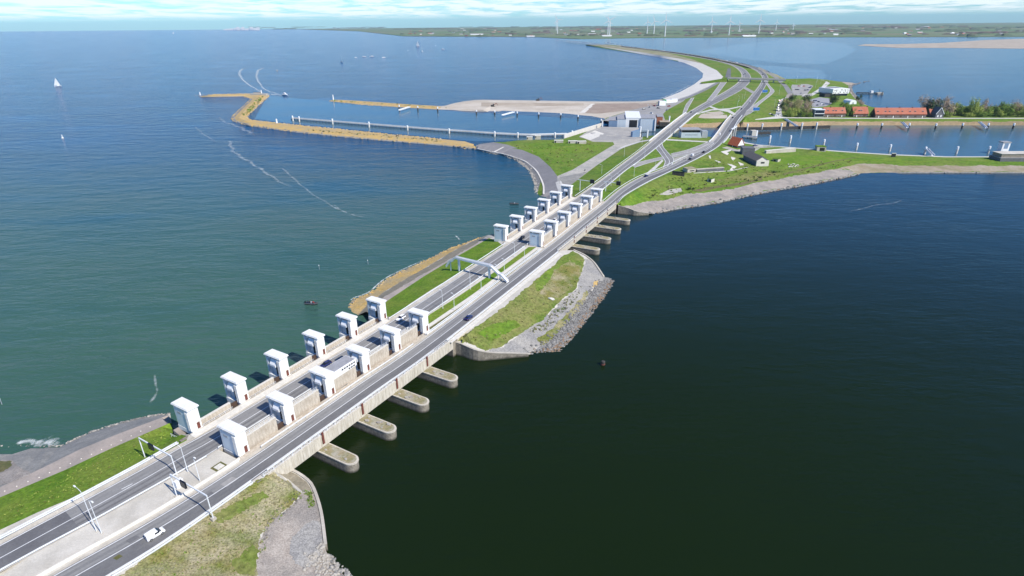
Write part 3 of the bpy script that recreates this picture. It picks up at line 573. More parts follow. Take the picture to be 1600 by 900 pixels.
for ln, w in ((LL, .26), (shift(LL, -4.0), .22), (LR, .26), (RL, .26), (RM, .24), (shift(RR, .15), .26)): ribbon('', '', ln, w, .046, b=b)
for off in (-2.0,):
    d = shift([P(x, y, D) for x, y in ((190, 764.5), (207, 756))], 0); ribbon('', '', d, .22, .046, b=b)
b.build('road_markings', 'line_white', kind='structure')
def px_road(name, m, poly, lift=.2): return drape(name, m, poly, lift, 4)
i0 = min(range(len(LL)), key=lambda i: (LL[i] - P(-90, 901, D)).length); i1 = min(range(len(LL)), key=lambda i: (LL[i] - P(150, 772, D)).length)
b = MB(); seg = LL[i0:i1]; b.loft(shift(seg, -7.7, .039), shift(seg, .1, .039)); b.build('carriageway', 'asphalt_dark', kind='structure')
LINK = 'asphalt_pale'
px_road('link_road', 'asphalt', [(1024, 231.5), (1034, 221.5), (1036, 230), (1045, 240.5), (1052, 246.5), (1053, 252), (1050, 258), (1036, 262.5), (1039, 253), (1036, 246.5)], .04)
px_road('slip_road', LINK, [(1048, 240.5), (1075, 234), (1104, 222.5), (1112, 216), (1119, 217), (1112, 227), (1090, 238.5), (1052, 246.5)], .03)
px_road('slip_road', LINK, [(989, 259), (1000, 253), (1036, 244.5), (1037, 249), (1010, 256), (992, 262)], .03)
px_road('cycle_path', 'path_pale', [(1008, 272.5), (1020, 262), (1034, 250), (1037, 251), (1024, 264.5), (1012, 273)], .05)
px_road('cycle_path', 'path_pale', [(1042, 217.3), (1105, 221), (1105, 222.6), (1042, 219.3)], .05)
px_road('cycle_path', 'path_pale', [(960, 236), (975, 228), (1000, 220.5), (1014, 218.5), (1014, 220), (1000, 222.5), (977, 230)], .15)
px_road('bare_verge', 'sand_road', [(1053, 247), (1085, 240), (1080, 246), (1054, 256)], .03)
px_road('slip_road', LINK, [(1196, 124), (1203, 134), (1210, 142), (1206, 148), (1187, 163), (1175, 176), (1160, 184), (1166, 174), (1184, 160), (1199, 149), (1204, 142), (1199, 134), (1193, 126)], .12)
px_road('cycle_path', 'path_pale', [(1086, 177), (1110, 171), (1140, 169.3), (1158, 165.5), (1158, 167), (1140, 171.3), (1112, 172.7), (1090, 179)], .1)
px_road('cycle_path', 'path_pale', [(1110, 165.5), (1122, 170), (1140, 172), (1150, 178), (1148, 181), (1137, 175), (1118, 171.5), (1108, 167)], .12)
px_road('gravel_patch', 'sand', [(1091, 184), (1095, 179), (1105, 175.5), (1126, 174), (1136, 180), (1137, 185.2), (1100, 185)], .1)
px_road('link_road', LINK, [(1160, 137.5), (1164, 135.5), (1180, 144), (1177, 147)], .1)
px_road('beach_road', 'asphalt', [(1052, 157.5), (1075, 150), (1100, 139), (1122, 127), (1127, 124), (1127, 128), (1104, 141), (1080, 152), (1065, 157)], .12)
px_road('slip_road', LINK, [(1129, 124), (1139, 122), (1136, 128), (1120, 149), (1112, 158), (1104, 158), (1118, 140)], .12)
px_road('link_road', LINK, [(1080, 153), (1085, 152.5), (1076, 168), (1072, 178), (1067, 183), (1067, 176), (1072, 163)], .12)
px_road('link_road', 'asphalt_dark', [(1137, 107), (1142, 107), (1142, 121), (1133, 121)], .12)
px_road('service_road', 'asphalt', [(1186, 104.5), (1200, 111), (1216, 121), (1228, 131), (1239, 144), (1238, 147), (1231, 147), (1224, 135), (1212, 123.5), (1197, 113.5), (1183, 106)], .12)
px_road('lane', 'path_pale', [(1211, 182), (1214, 168), (1219, 156), (1228, 152), (1228, 156), (1222, 164), (1221, 175), (1223, 183)], .1)
px_road('forecourt', 'promenade', [(1229, 148), (1237, 146), (1240, 150), (1234, 154), (1228, 153)], .13)
px_road('car_park', 'asphalt_pale', [(1236, 136), (1238, 131.5), (1262, 131.5), (1271, 134), (1262, 146), (1256, 149), (1240, 149)], .1)
px_road('lane', 'path_pale', [(1252, 150.5), (1256, 147.5), (1268, 146), (1283, 136.5), (1290, 128.5), (1284, 125.3), (1288, 125.2), (1297, 130), (1286, 140), (1270, 149.5), (1258, 152)], .13)
px_road('car_park', 'roof_grey', [(1262, 157), (1280, 152), (1296, 154), (1300, 162), (1290, 166), (1270, 168)], .1)
px_road('dike_path', 'path_pale', [(1214, 181.5), (1228, 183.4), (1340, 184.4), (1600, 184.4), (1720, 184.4), (1720, 185.7), (1600, 185.7), (1340, 185.7), (1226, 184.8), (1180, 187.4), (1180, 186.4)], .12)
px_road('quay', 'asphalt_pale', [(905, 214.5), (942, 199), (998, 200.5), (1002, 214), (994, 217), (970, 217), (955, 219), (925, 219)], .08)
px_road('slab', 'concrete_pale', [(906, 213.5), (930, 204), (945, 209.5), (922, 219.5)], .12)
px_road('sand_road', 'revetment', [(874, 277), (900, 272), (918, 268), (900, 283), (882, 296), (877, 296)], .05)
px_road('white_kerb', 'concrete_pale', [(770, 237.6), (786, 229.5), (788, 229.8), (773, 238.3)], .08)

b = MB()
for px in ([(1024.5, 231.7), (1036.3, 246.5), (1039.3, 253), (1036.3, 262)], [(1034, 222), (1036.3, 230), (1045, 240.3), (1051.5, 246.6), (1052.6, 252), (1049.6, 257.6)], [(1029, 226.5), (1041, 244), (1046, 252), (1043, 260)], [(1048.5, 240.3), (1075, 233.8), (1104, 222.7), (1112, 216.4)], [(1052.5, 246.2), (1090, 238.3), (1112, 226.8), (1118.5, 217.5)], [(1050, 243.4), (1083, 236), (1108, 224.7)], [(989.5, 259), (1000, 253.2), (1036, 244.8)], [(992.5, 261.7), (1010, 255.8), (1036.5, 248.8)],
           [(1196.3, 125), (1203, 134.4), (1209.5, 142), (1205.5, 147.7), (1187, 162.7), (1175, 175.6), (1161, 183.5)], [(1193.5, 127), (1199.3, 134), (1203.6, 142), (1198.6, 149), (1184, 159.8), (1166, 174)], [(1129.5, 124), (1118.5, 140), (1104.5, 157.5)], [(1138.8, 122.6), (1135.5, 128), (1119.6, 148.8), (1111.5, 157.5)], [(1080.5, 153.2), (1072.4, 163), (1067.3, 176), (1067.3, 182)], [(1084.6, 152.8), (1075.7, 168), (1071.7, 178)], [(1054, 157.6), (1075.5, 150.4), (1100, 139.4), (1122, 127.4)]):
    ribbon('', '', cr([hit(x, y, .14) for x, y in px], 5), .45, .03, b=b)
b.build('road_markings', 'line_white', kind='structure')
drape('abutment_top', 'revetment_olive', [(432, 738), (450, 735), (464, 742), (479, 753), (487, 765), (474, 769), (452, 750)], .03, 3)
drape('bare_strip', 'path_pale', [(872, 300), (868, 285), (876, 282), (882, 292), (880, 302)], .06, 3)
drape('mown_strip', 'grass', [(800, 232), (830, 232), (880, 228), (930, 226), (945, 227), (935, 236), (890, 240), (840, 243), (815, 234)], .06, 5)
drape('track', 'olive_verge', [(1222, 272), (1260, 262), (1300, 252), (1340, 245), (1341, 245.8), (1300, 253.5), (1260, 264), (1224, 274)], .06, 4)
drape('mown_strip', 'grass', [(1190, 240), (1260, 243), (1330, 244), (1440, 248), (1600, 247), (1600, 252), (1440, 254), (1340, 250), (1250, 258), (1190, 256)], .05, 6)

for px, m in (([(386, 691), (398, 683), (408, 686), (396, 694)], 'asphalt_dark'), ([(455, 647), (466, 640), (474, 643), (463, 650)], 'asphalt_dark'), ([(528, 603), (538, 597), (545, 600), (535, 606)], 'asphalt_dark'), ([(344, 757), (362, 745), (372, 748), (354, 761)], 'asphalt_pale'), ([(300, 787), (330, 768), (338, 772), (308, 791)], 'asphalt_dark'), ([(196, 845), (212, 836), (219, 839), (203, 849)], 'asphalt_dark'), ([(176, 872), (186, 866), (192, 869), (182, 875)], 'olive_verge')):
    b = MB(); w = [P(x, y, D + .041) for x, y in px]; b.add(w, [(0, 1, 2, 3)] if (w[1] - w[0]).cross(w[2] - w[0]).z > 0 else [(3, 2, 1, 0)]); b.build('road_patch', m, kind='structure')

drape('dry_grass_patch', 'grass_rough', [(838, 530), (862, 514), (882, 494), (905, 470), (916, 452), (919, 460), (908, 482), (884, 508), (860, 532), (846, 540)], .04, 3, jit=1.3)
drape('green_patch', 'grass_far', [(745, 520), (775, 505), (800, 500), (815, 508), (790, 522), (765, 532)], .04, 3, jit=1.5)
drape('green_patch', 'grass_far', [(835, 440), (860, 420), (875, 412), (870, 432), (850, 452), (838, 455)], .035, 3, jit=1.5)
drape('green_patch', 'grass_dry', [(328, 808), (370, 785), (410, 768), (420, 776), (380, 800), (345, 818)], .04, 3, jit=1.6)
drape('green_patch', 'grass_dry', [(360, 880), (395, 850), (403, 860), (398, 898), (372, 898)], .04, 3, jit=1.6)

drape('bare_earth', 'bare_earth', [(926, 162), (1000, 161.2), (1032, 161.6), (985, 172), (940, 177), (913, 176.5)], .1, 4, jit=.4)
drape('sand_track', 'sand_brown', [(752, 161), (912, 162.6), (912, 165), (800, 166.5), (752, 166.5)], .08, 4, jit=.3)
drape('pale_track', 'beach_sand', [(905, 176.5), (924, 162), (930, 162), (914, 176.5)], .12, 3)
# ================================================================== the two sluice bridges
def posts_rail(t, pts, beam_prof, post, beam_mat, step, post_mat=None, limit=99):
    """beam swept along pts plus copies of one post"""
    if beam_prof == 'double':
        for o_ in (-.36, .36): MB().sweep(pts, [(o_ - .07, .42), (o_ + .07, .42), (o_ + .07, .76), (o_ - .07, .76)]).build('rail_beam', beam_mat, t)
    else: MB().sweep(pts, beam_prof).build('rail_beam', beam_mat, t)
    me = None
    for p in every(pts, step)[:limit]:
        if me is None:
            b = MB(); post(b); o = b.build('post', post_mat or beam_mat, t); me = o
        else:
            o = me.copy(); COL.objects.link(o); o.parent = t
        o.location = p
STEEL = [(-.07, .45), (.07, .45), (.07, .78), (-.07, .78)]
def steel_post(b): b.box(-.06, .06, -.06, .06, 0, .74)
def rail_post(b): b.box(-.05, .05, -.05, .05, 0, 1.05)
def guard_rail(pts, label, step=4, lift=0.0, group='steel guard rails along the carriageways', prof=STEEL, name='guard_rail', m='steel_white', post=steel_post, cat='guard rail'):
    t = thing(name, label, cat, pts[0] + Vector((0, 0, lift)), 0, group); o = pts[0].copy()
    posts_rail(t, [p - o for p in pts], prof, post, m, step, 'metal_grey'); return t
# ---- tower templates
def make_tower(kind):
    t = thing('sluice_tower', 'white sluice tower', 'sluice tower', (0, 0, -50))
    b = MB()
    if kind == 'open':
        plan = [(-1.45, -3.3), (1.45, -3.3), (1.45, 3.3), (-1.45, 3.3), (-1.45, 2.55), (-.2, 2.55), (-.2, -2.0), (-1.45, -2.0)]
        b.prism(plan, -1.2, 6.35); b.box(-1.45, 1.45, -3.3, 3.3, 6.352, 7.0)
    else: b.box(-1.45, 1.45, -3.3, 3.3, -1.2, 7.0)
    for k in range(4): y = -3.22 + k * .33; b.box(-1.78, -1.452, y, y + .13, .35, 6.3)
    b.box(-1.55, 1.55, -3.4, 3.4, -1.2, .12)
    b.build('tower_body', 'white', t)
    b = MB(); b.box(-1.75, 1.75, -3.75, 3.75, 7.002, 7.3); b.box(-1.62, 1.62, -3.6, 3.6, 7.302, 7.55); b.build('roof', 'roof_white', t)
    b = MB(); b.box(-1.49, -1.452, -1.9, 1.2, 6.55, 6.85); b.build('window_band', 'dark', t)
    b = MB(); b.box(-1.49, -1.453, 1.9, 2.9, 6.55, 6.85); b.build('window_band', 'dark', t)
    b = MB(); b.box(.15, .95, -3.36, -3.302, .14, 2.15); d = b.build('door', 'rust_red', t)
    b = MB(); b.box(.05, 1.05, -3.345, -3.303, .13, 2.25); b.build('door_frame', 'concrete', t)
    if kind == 'open':
        b = MB(); b.add([(-1.0, -1.15, 5.9), (-.2, -1.15, 5.9), (-.2, 1.4, 5.9), (-1.0, 1.4, 5.9), (-1.9, -1.15, 4.4), (-.2, -1.15, 3.7), (-.2, 1.4, 3.7), (-1.9, 1.4, 4.4), (-1.9, -1.15, 3.7), (-1.9, 1.4, 3.7)], [(0, 1, 2, 3), (0, 3, 7, 4), (4, 7, 9, 8), (8, 9, 6, 5), (0, 4, 8, 5, 1), (3, 2, 6, 9, 7)]); b.build('hood', 'white_clean', t)
        b = MB(); b.box(-.62, -.205, -.1, .4, -1.2, 3.698); b.build('lifting_slot', 'dark', t)
        b = MB(); b.box(-1.3, -.22, -1.98, 2.5, -1.15, -.5); b.build('gate_sill', 'timber_dark', t)
        b = MB(); b.bar((.2, .4, 1.0), (-1.0, -.9, 2.0), .18, .3); b.build('bracket', 'timber_dark', t)
    else:
        b = MB(); b.box(-1.50, -1.452, -1.75, 2.75, .3, 6.2); p = b.build('panel', 'pale_panel', t)
        b = MB(); b.box(-1.54, -1.502, .2, 2.0, 4.6, 5.3); b.build('plaque', 'metal_grey', p)
    return t
T_OPEN, T_SHUT = make_tower('open'), make_tower('shut')
ORD = ['nearest', 'second', 'third', 'fourth', 'fifth', 'farthest']
used = {T_OPEN: 0, T_SHUT: 0}
def place_tower(src, loc, rz, label, group):
    if not used[src]: used[src] = 1; src.location = loc; src.rotation_euler = (0, 0, rz); src['label'] = label; src['group'] = group; return src
    return dup(src, loc, rz, label, group)
DECK_R = {1: -12.0, 2: -9.8}
def sluice_group(fr, which):
    Lg = 5 * fr.pitch; dR = DECK_R[which]; here = ['near', 'far'][which - 1]
    for row, off in (('roadside', 0.0), ('seaward', 20.2)):
        for i in range(6):
            src = T_SHUT if i == 0 else T_OPEN
            lab = f'white {"closed panel" if i == 0 else "open recess"} tower, {ORD[i]} of the {row} row on the {here} sluice'
            place_tower(src, fr(i * fr.pitch + 1.45, off + 3.3), fr.rz, lab, f'{row} towers on the {here} sluice')
    # bridge decks
    t = thing('sluice_bridge', f'concrete road bridge with beige fascia carrying both carriageways over the {here} sluice', 'bridge', fr(0, 0, 0), fr.rz)
    b = MB(); b.box(-1.2, Lg + 1.4, 7.4, 20.15, D - 1.1, D); b.build('deck', 'concrete', t)
    b = MB(); b.box(-1.2, Lg + 1.4, dR + .5, .15, D - 1.1, D - .004); b.build('deck', 'concrete', t)
    b = MB(); b.box(-1.0, Lg + 1.2, dR, dR + .49, 3.4, D + .18); b.box(-1.0, Lg + 1.2, dR - .12, dR - .002, D - .25, D + .2)
    k = 0.6
    while k < Lg: b.box(k, k + .12, dR - .07, dR - .002, 3.7, D - .27); k += 1.55
    b.build('fascia', 'fascia', t)
    b = MB(); b.box(-1.2, Lg + 1.4, 17.4, 19.6, D + .004, D + .14); b.build('footway', 'concrete_pale', t)
    b = MB(); b.box(-1.2, Lg + 1.4, -1.6, .12, D + .002, D + .10); b.build('walkway', 'wall_beige', t)
    for i in range(6 if which == 2 else 5):
        if i == 0: continue
        a = i * fr.pitch + 1.5; b = MB(); b.box(a - .3, a + .35, dR - .32, dR - .125, 4.4, D + 1.1); b.build('rust_ladder', 'rust_red', t)
    # white parapet on the lake side
    par = thing('bridge_parapet', f'white lattice parapet on the lake side of the {here} sluice bridge', 'parapet', fr(-2, dR + .2, D + .18), fr.rz)
    W = Lg + 4
    for z in (1.0, .15): MB().box(0, W, -.035, .035, z, z + .06).build('rail', 'steel_white', par)
    b = MB(); k = 0.0
    while k < W - 1.5:
        b.bar((k, 0, .15), (k + .9, 0, 1.0), .04, .05); b.bar((k + .9, 0, 1.0), (k + 1.8, 0, .15), .04, .05); k += 1.8
    b.build('lattice', 'steel_white', par)
    pm = None
    for k in range(int(W / 3) + 1):
        if pm is None: b = MB(); b.box(-.06, .06, -.06, .06, 0, 1.08); pm = o = b.build('post', 'steel_white', par)
        else: o = pm.copy(); COL.objects.link(o); o.parent = par
        o.location = (k * 3, 0, 0)
    # piers
    for i in range(1, 5):
        a = i * fr.pitch + 1.5
        t = thing('sluice_pier', f'stone sluice pier with rounded nose, {["", "nearest", "second", "third", "farthest"][i]} under the {here} sluice bridge', 'pier', fr(a, 0, 0), fr.rz, f'piers of the {here} sluice')
        def nose(hw, y0, y1): return [(-hw, y0 + hw)] + [(-hw * math.cos(math.pi * k / 10), y0 + hw - hw * 1.25 * math.sin(math.pi * k / 10)) for k in range(1, 10)] + [(hw, y0 + hw), (hw, y1 - hw)] + [(hw * math.cos(math.pi * k / 10), y1 - hw + hw * 1.25 * math.sin(math.pi * k / 10)) for k in range(1, 10)] + [(-hw, y1 - hw)]
        b = MB(); b.prism(nose(2.0, -23.6, 29.5), -3, 2.75); b.build('pier_base', 'pier_stone', t)
        b = MB(); b.prism(nose(2.1, -23.75, 29.6), 2.752, 3.1); b.build('coping', 'fascia', t)
        b = MB(); b.prism(nose(1.7, -23.2, 29.2), 3.102, 3.16); b.build('pier_top', 'pier_top', t)
        b = MB(); b.box(-1.6, 1.6, dR + .6, 27, 3.162, D - 1.2); b.build('pier_wall', 'fascia', t)
        rb = random.Random(i * 7 + which); b = MB()
        for k in range(6 if i in (2, 3) else 2):
            x, y, s = rb.uniform(-1.2, 1.2), rb.uniform(-21, dR - 1), rb.uniform(.25, .6); b.prism([(x + s * math.cos(q + rb.random() * .5), y + s * 1.4 * math.sin(q + rb.random() * .4)) for q in (0, 1, 2, 3, 4, 5)], 3.162, 3.2 + s * .55)
        b.build('rubble', 'rock_pale', t)
    # breast walls between the towers
    for row, off, h in (('roadside', .45, 4.2), ('seaward', 20.65, 1.9)):
        for i in range(5):
            a0, a1 = i * fr.pitch + 3.0, (i + 1) * fr.pitch - 2.9
            if which == 1 and row == 'roadside' and i == 2: h_here = h
            t = thing('breast_wall', f'stained beige breast wall after the {ORD[i]} tower of the {row} row, {here} sluice', 'wall', fr(a0, off, 0), fr.rz, f'{row} breast walls of the {here} sluice')
            b = MB(); b.box(0, a1 - a0, 0, .6, 2.2, D + h); b.build('wall_face', 'wall_beige', t)
            b = MB(); b.box(-.05, a1 - a0 + .05, -.08, .7, D + h + .002, D + h + .14); b.build('coping', 'concrete_pale', t)
            if row == 'roadside':
                if not (which == 1 and i == 2):
                    b = MB()
                    for z in (.5, .95): b.box(0, a1 - a0, .28, .34, D + h + .14 + z, D + h + .2 + z)
                    k = 0
                    while k < a1 - a0: b.box(k, k + .07, .27, .35, D + h + .142, D + h + 1.1); k += 1.5
                    b.build('railing', 'steel_white', t)
            else:
                b = MB()
                for z in (.5, .95): b.box(0, a1 - a0, -.9, -.84, D + z, D + z + .06)
                k = 0
                while k < a1 - a0: b.box(k, k + .07, -.91, -.83, D + .002, D + 1.02); k += 1.7
                b.build('railing', 'steel_white', t)
    # dark gate backings added so the shaded gaps beside the towers read dark
    for row, off in (('roadside', 1.6), ('seaward', 21.8)):
        for i in range(1, 6):
            a = i * fr.pitch
            t = thing('gate_backing', f'dark gate backing added in the gap beside the {ORD[i]} {row} tower of the {here} sluice', 'gate backing', fr(a - 2.8, off, 0), fr.rz, f'{row} gate backings of the {here} sluice')
            b = MB(); b.box(0, 2.7, 0, .4, -1, D + .6); b.build('dark_backing', 'gate_dark', t)
            b = MB()
            for z in (2.5, 4.2, 5.9): b.box(0, 2.7, -.25, -.002, z, z + .3)
            b.box(.3, .5, -.3, -.26, 1, D + 1.4); b.build('gate_beam', 'timber_dark', t)
    # abutments
    for a0, a1, lab in ((-4, -.9, 'near'), (Lg + .9, Lg + 4, 'far')):
        t = thing('abutment', f'stained concrete abutment at the {lab} end of the {here} sluice', 'abutment', fr(a0, 0, 0), fr.rz, 'abutments of the sluices')
        b = MB(); b.box(0, a1 - a0, dR + .05, 20.3, -2, D - .06); b.box(0, a1 - a0, 20.302, 27, -2, 4.2); b.build('wall_face', 'pier_stone', t)
        b = MB(); b.box(.1, a1 - a0 - .1, 20.4, 26.8, 4.202, 4.4); b.build('coping', 'concrete', t)
sluice_group(G1, 1); sluice_group(G2, 2)
# ---- service building between two towers of the near sluice
t = thing('service_building', 'white flat roofed service building with two window rows between roadside towers of the near sluice', 'building', G1(2 * G1.pitch + 3.1, 0, 0), G1.rz)
Wd = G1.pitch - 5.5
b = MB(); b.box(0, Wd, 1.06, 4.9, D - 1, D + 6.5); b.box(0, Wd, .38, 1.058, D + 4.36, D + 6.5); b.build('wall', 'white', t)
b = MB(); b.box(.15, Wd - .15, .55, 4.75, D + 6.502, D + 6.54); b.build('roof', 'roof_grey', t)
b = MB(); b.box(-.05, Wd + .05, .3, .5, D + 6.503, D + 6.7); b.build('parapet', 'white_clean', t)
for k in range(6): b = MB(); x = 3.6 + k * 1.0; b.box(x, x + .7, .34, .379, D + 5.55, D + 6.05); b.build('window', 'glass_dark', t)
for k in range(3): b = MB(); x = 6.4 + k * 1.0; b.box(x, x + .7, .33, .378, D + 4.55, D + 5.0); b.build('window', 'glass_dark', t)
# ---- retaining walls
def retaining(pts, label, thick=.55):
    w = [P(*q) for q in pts]; t = thing('retaining_wall', label, 'wall', (w[0].x, w[0].y, 0), 0, 'curved retaining walls beside the sluices'); o = Vector((w[0].x, w[0].y, 0))
    c = cr(w, 1.5); L_ = [p - o for p in c]; b = MB(); n = len(L_)
    A = shift(L_, thick); B = shift(L_, -.05)
    for nm, top0, m in (('wall_face', 0.0, 'pier_stone'), ('coping', .22, 'concrete')):
        b = MB(); vs = []; fs = []
        for i in range(n):
            z1 = L_[i].z + .12 + top0; z0 = -2 if nm == 'wall_face' else L_[i].z + .122
            k = .06 if nm == 'coping' else 0
            a, q = (A[i] - B[i]).normalized() * k + A[i], B[i] - (A[i] - B[i]).normalized() * k
            vs += [(q.x, q.y, z0), (a.x, a.y, z0), (a.x, a.y, z1), (q.x, q.y, z1)]
        for i in range(n - 1):
            for j in range(4): fs.append((i * 4 + j, i * 4 + (j + 1) % 4, i * 4 + 4 + (j + 1) % 4, i * 4 + 4 + j))
        fs += [(0, 1, 2, 3), tuple(4 * (n - 1) + j for j in (3, 2, 1, 0))]
        b.add(vs, fs); b.build(nm, m, t)
retaining([(428, 737, 5.6), (440, 734, 4.2)] + WALL1, 'low curving concrete wall between gravel beach and dark lake at the near sluice')
retaining(W2, 'tall curving stone wall on the near end of the green island')
retaining(W3, 'curving wall on the far end of the green island')
retaining(W4, 'curving stone wall where the far sluice meets the fort shore')
# ---- guard rails
def part_of(line, y0, y1, off):
    return [p for p in shift(line, off) if y1 < proj(p)[1] < y0 and p.y < 1600]
iN = along(LL, G1, -2); iI0 = along(LL, G1, L1 + 2); iI1 = along(LL, G2, -2); iF = along(LL, G2, L2 + 2)
guard_rail(shift(LL[:iN], 2.0), 'white double guard rail between near grass slope and seaward carriageway', prof='double')
guard_rail(shift(LL[iI0:iI1], 2.0), 'guard rail between island grass slope and seaward carriageway')
guard_rail(shift(LL[iF:iF + 60], 2.4), 'guard rail beside green slope past the far sluice, seaward carriageway')
jN = along(LR, G1, 0); jF = along(LR, G2, 0)
jE = along(LR, G1, L1)
guard_rail(shift(LR[:jN], -.9), 'long guard rail with dark posts along the near paved median', lift=0)
guard_rail(shift(LR[jN:jE], -.55), 'guard rail in front of roadside breast walls on the near sluice')
guard_rail(shift(LR[jE:jF], -.9), 'guard rail along the grassy median of the island')
guard_rail(shift(LR[jF:jF + 22], -.55), 'guard rail in front of roadside towers on the far sluice')
guard_rail(shift(LR[jF + 23:jF + 80], -1.0), 'guard rail on the inner side of the seaward carriageway past the far sluice')
kN = along(RL, G1, -1); kI0 = along(RL, G1, L1); kI1 = along(RL, G2, 0); kF = along(RL, G2, L2)
bar = [(-.3, 0), (.3, 0), (.24, .3), (.16, .85), (-.16, .85), (-.24, .3)]
b = MB(); ln = shift(RL[:kN + 1], 2.2); o = ln[0].copy(); b.sweep([p - o for p in ln], [(-.26, 0), (.26, 0), (.2, .25), (.13, .7), (-.13, .7), (-.2, .25)]); q = b.build('concrete_barrier', 'concrete_pale'); q.location = o
tag(q, 'long pale concrete barrier beside the lakeward carriageway on near land', 'barrier')
guard_rail(shift(RL[kN + 1:kI0], 1.3), 'white rail between lakeward carriageway and walkway of the near sluice', 3)
guard_rail(shift(RL[kI0:kI1], 1.5), 'white rail between lakeward carriageway and island median', 4, prof='double')
guard_rail(shift(RL[kI1:kF], 1.25), 'white rail between lakeward carriageway and walkway of the far sluice', 4)
guard_rail(shift(RL[kF:kF + 40], 2.0), 'curving double rail on the inner side of the lakeward carriageway', 5)
mN = along(RR, G1, 1); mI0 = along(RR, G1, L1); mI1 = along(RR, G2, 0); mF = along(RR, G2, L2)
guard_rail(shift(RR[:mN], -1.2), 'white rail above rough grass beside the lakeward carriageway', 4, prof='double')
guard_rail(shift(RR[mN:mI0], -.9), 'low rail inside the lattice parapet on the near sluice', 4)
guard_rail(shift(RR[mI0:mI1], -.9), 'white rail above island lakeside grass', 4)
b = MB(); ln = shift(RR[mI0:mI1], -2.1); o = ln[0].copy(); b.sweep([p - o for p in ln], [(-.9, 0), (.9, 0), (.9, .12), (-.9, .12)]); q = b.build('kerb_strip', 'concrete_pale', kind='structure'); q.location = o
guard_rail(shift(RR[mF:mF + 95], -1.2), 'white rail along the lakeward carriageway above fort grass', 5)
# ================================================================== lamps, gantries, footbridge
def lamp_post(base, h, arm, heading, label, group, double=False):
    t = thing('lamp_post', label, 'street lamp', base, heading, group)
    b = MB(); b.tube([(0, 0, 0), (0, 0, h * .5), (0, 0, h)], .11, 6, .06); b.build('pole', 'steel_white', t)
    sides = (1, -1) if double else (1,)
    for s in sides:
        b = MB(); b.tube([(0, 0, h - .05), (s * arm * .4, 0, h + .3), (s * arm, 0, h + .4)], .06, 5, .045); a = b.build('arm', 'steel_white', t)
        b = MB(); b.box(s * arm - .35, s * arm + .35, -.14, .14, h + .3, h + .46); b.build('lamp_head', 'white_clean', a)
    b = MB(); b.box(-.2, .2, -.2, .2, -.3, .12); b.build('foot', 'concrete', t); return t
def lamp_px(x, y, ytop, arm, label, group, ang=None, z=None):
    p = hit(x, y) if z is None else P(x, y, z); lo, hi = 2, 40
    for _ in range(30):
        mid = (lo + hi) / 2
        if proj(p + Vector((0, 0, mid)))[1] > ytop: lo = mid
        else: hi = mid
    return lamp_post(p, lo, arm, ang if ang is not None else G1.rz + math.pi / 2, label, group)
GL = 'street lamps on the near land'
lamp_px(151.3, 830.7, 768, 2.4, 'tall lamp post on the near median, left of a shorter lamp post', GL, z=D)
lamp_px(159.3, 834, 782, 1.6, 'shorter lamp post on the near median beside a tall one', GL, G1.rz - math.pi / 2, z=D)
lamp_px(294, 738, 699, 2.0, 'lamp post near the square manhole, its arm over the seaward carriageway', GL, z=D)
lamp_px(312.7, 752, 716, .6, 'bare slim lamp post nearest the square manhole', GL, G1.rz - math.pi / 2, z=D)
GI = 'street lamps on the island median'
for k, (x, y, yt) in enumerate(((692, 482, 455), (710, 485, 460), (735, 452, 425), (752, 455, 434), (777, 436, 415), (788, 424, 406), (804, 402, 381), (819.5, 406, 387))):
    lamp_px(x, y, yt, .9, f'slim white lamp post on the island median, {["nearest the sluice towers", "beside the concrete strip nearest the towers", "second along the carriageway rail", "second along the concrete strip", "at the stair foot of the footbridge", "behind the footbridge stairs", "beside the rail near a dark car", "farthest along the concrete strip"][k]}', GI, z=D)
GF = 'street lamps past the far sluice'
for k, (x, y, yt) in enumerate(((954.5, 290, 275), (967.5, 289, 273), (990.5, 276, 261), (1007, 248, 233), (1023.5, 266, 252), (1047, 216, 200), (1110.5, 235, 215), (940, 273, 258), (975, 246, 231), (1003, 226, 212))):
    lamp_px(x, y, yt, 1.5, f'slender lamp post past the far sluice, {["just behind the last towers", "beside the black inner sign", "on the grassy median", "inside the seaward carriageway bend", "at the small link road", "by the lock crossing", "by the red roofed house", "on the green slope nearest the towers", "second on the green slope", "last on the green slope"][k]}', GF, z=D if k < 7 else 5.5)
for k, (x, y, yt) in enumerate(((1128, 181, 166), (1151, 174, 158), (1154, 160, 150), (1159, 159, 148), (1163, 155, 144), (1209, 172, 156), (1244, 131, 119), (1217, 148, 131), (1276, 128, 116), (1282, 131, 121), (1238, 147, 134), (1274, 137, 126), (1296, 128, 118), (1190, 139, 128), (1170, 132, 122))):
    lamp_px(x, y, yt, 1.4, 'slender pale lamp post standing among the distant junction roads and car park', 'lamps at the distant junction', ang=random.uniform(0, 6))
def gantry(p0, p1, h, sign_t, label, sign=(1.9, 1.7)):
    """portal of two leaning posts and a beam with a black matrix sign"""
    d = (p1 - p0); Lh = d.length; rz = math.atan2(d.y, d.x); t = thing('sign_gantry', label, 'sign gantry', p0, rz, 'sign gantries over the near carriageways')
    MB().bar((.0, 0, h), (Lh, 0, h), .26, .3).build('beam', 'steel_white', t)
    for x in (0, Lh):
        b = MB(); b.tube([(x, 0, -.3), (x, 0, h + .1)], .14, 8, .12); q = b.build('post', 'steel_white', t)
        b = MB(); b.box(x - .5, x + .5, -.5, .5, -.4, .2); b.build('footing', 'concrete', q)
    x = Lh * sign_t; b = MB(); b.box(x - sign[0] / 2, x + sign[0] / 2, -.55, -.2, h - sign[1] * .62, h + sign[1] * .38); s = b.build('matrix_sign', 'sign_black', t)
    b = MB(); b.box(x - sign[0] / 2 - .06, x + sign[0] / 2 + .06, -.199, -.15, h - sign[1] * .66, h + sign[1] * .42); b.build('sign_frame', 'dark', s); return t
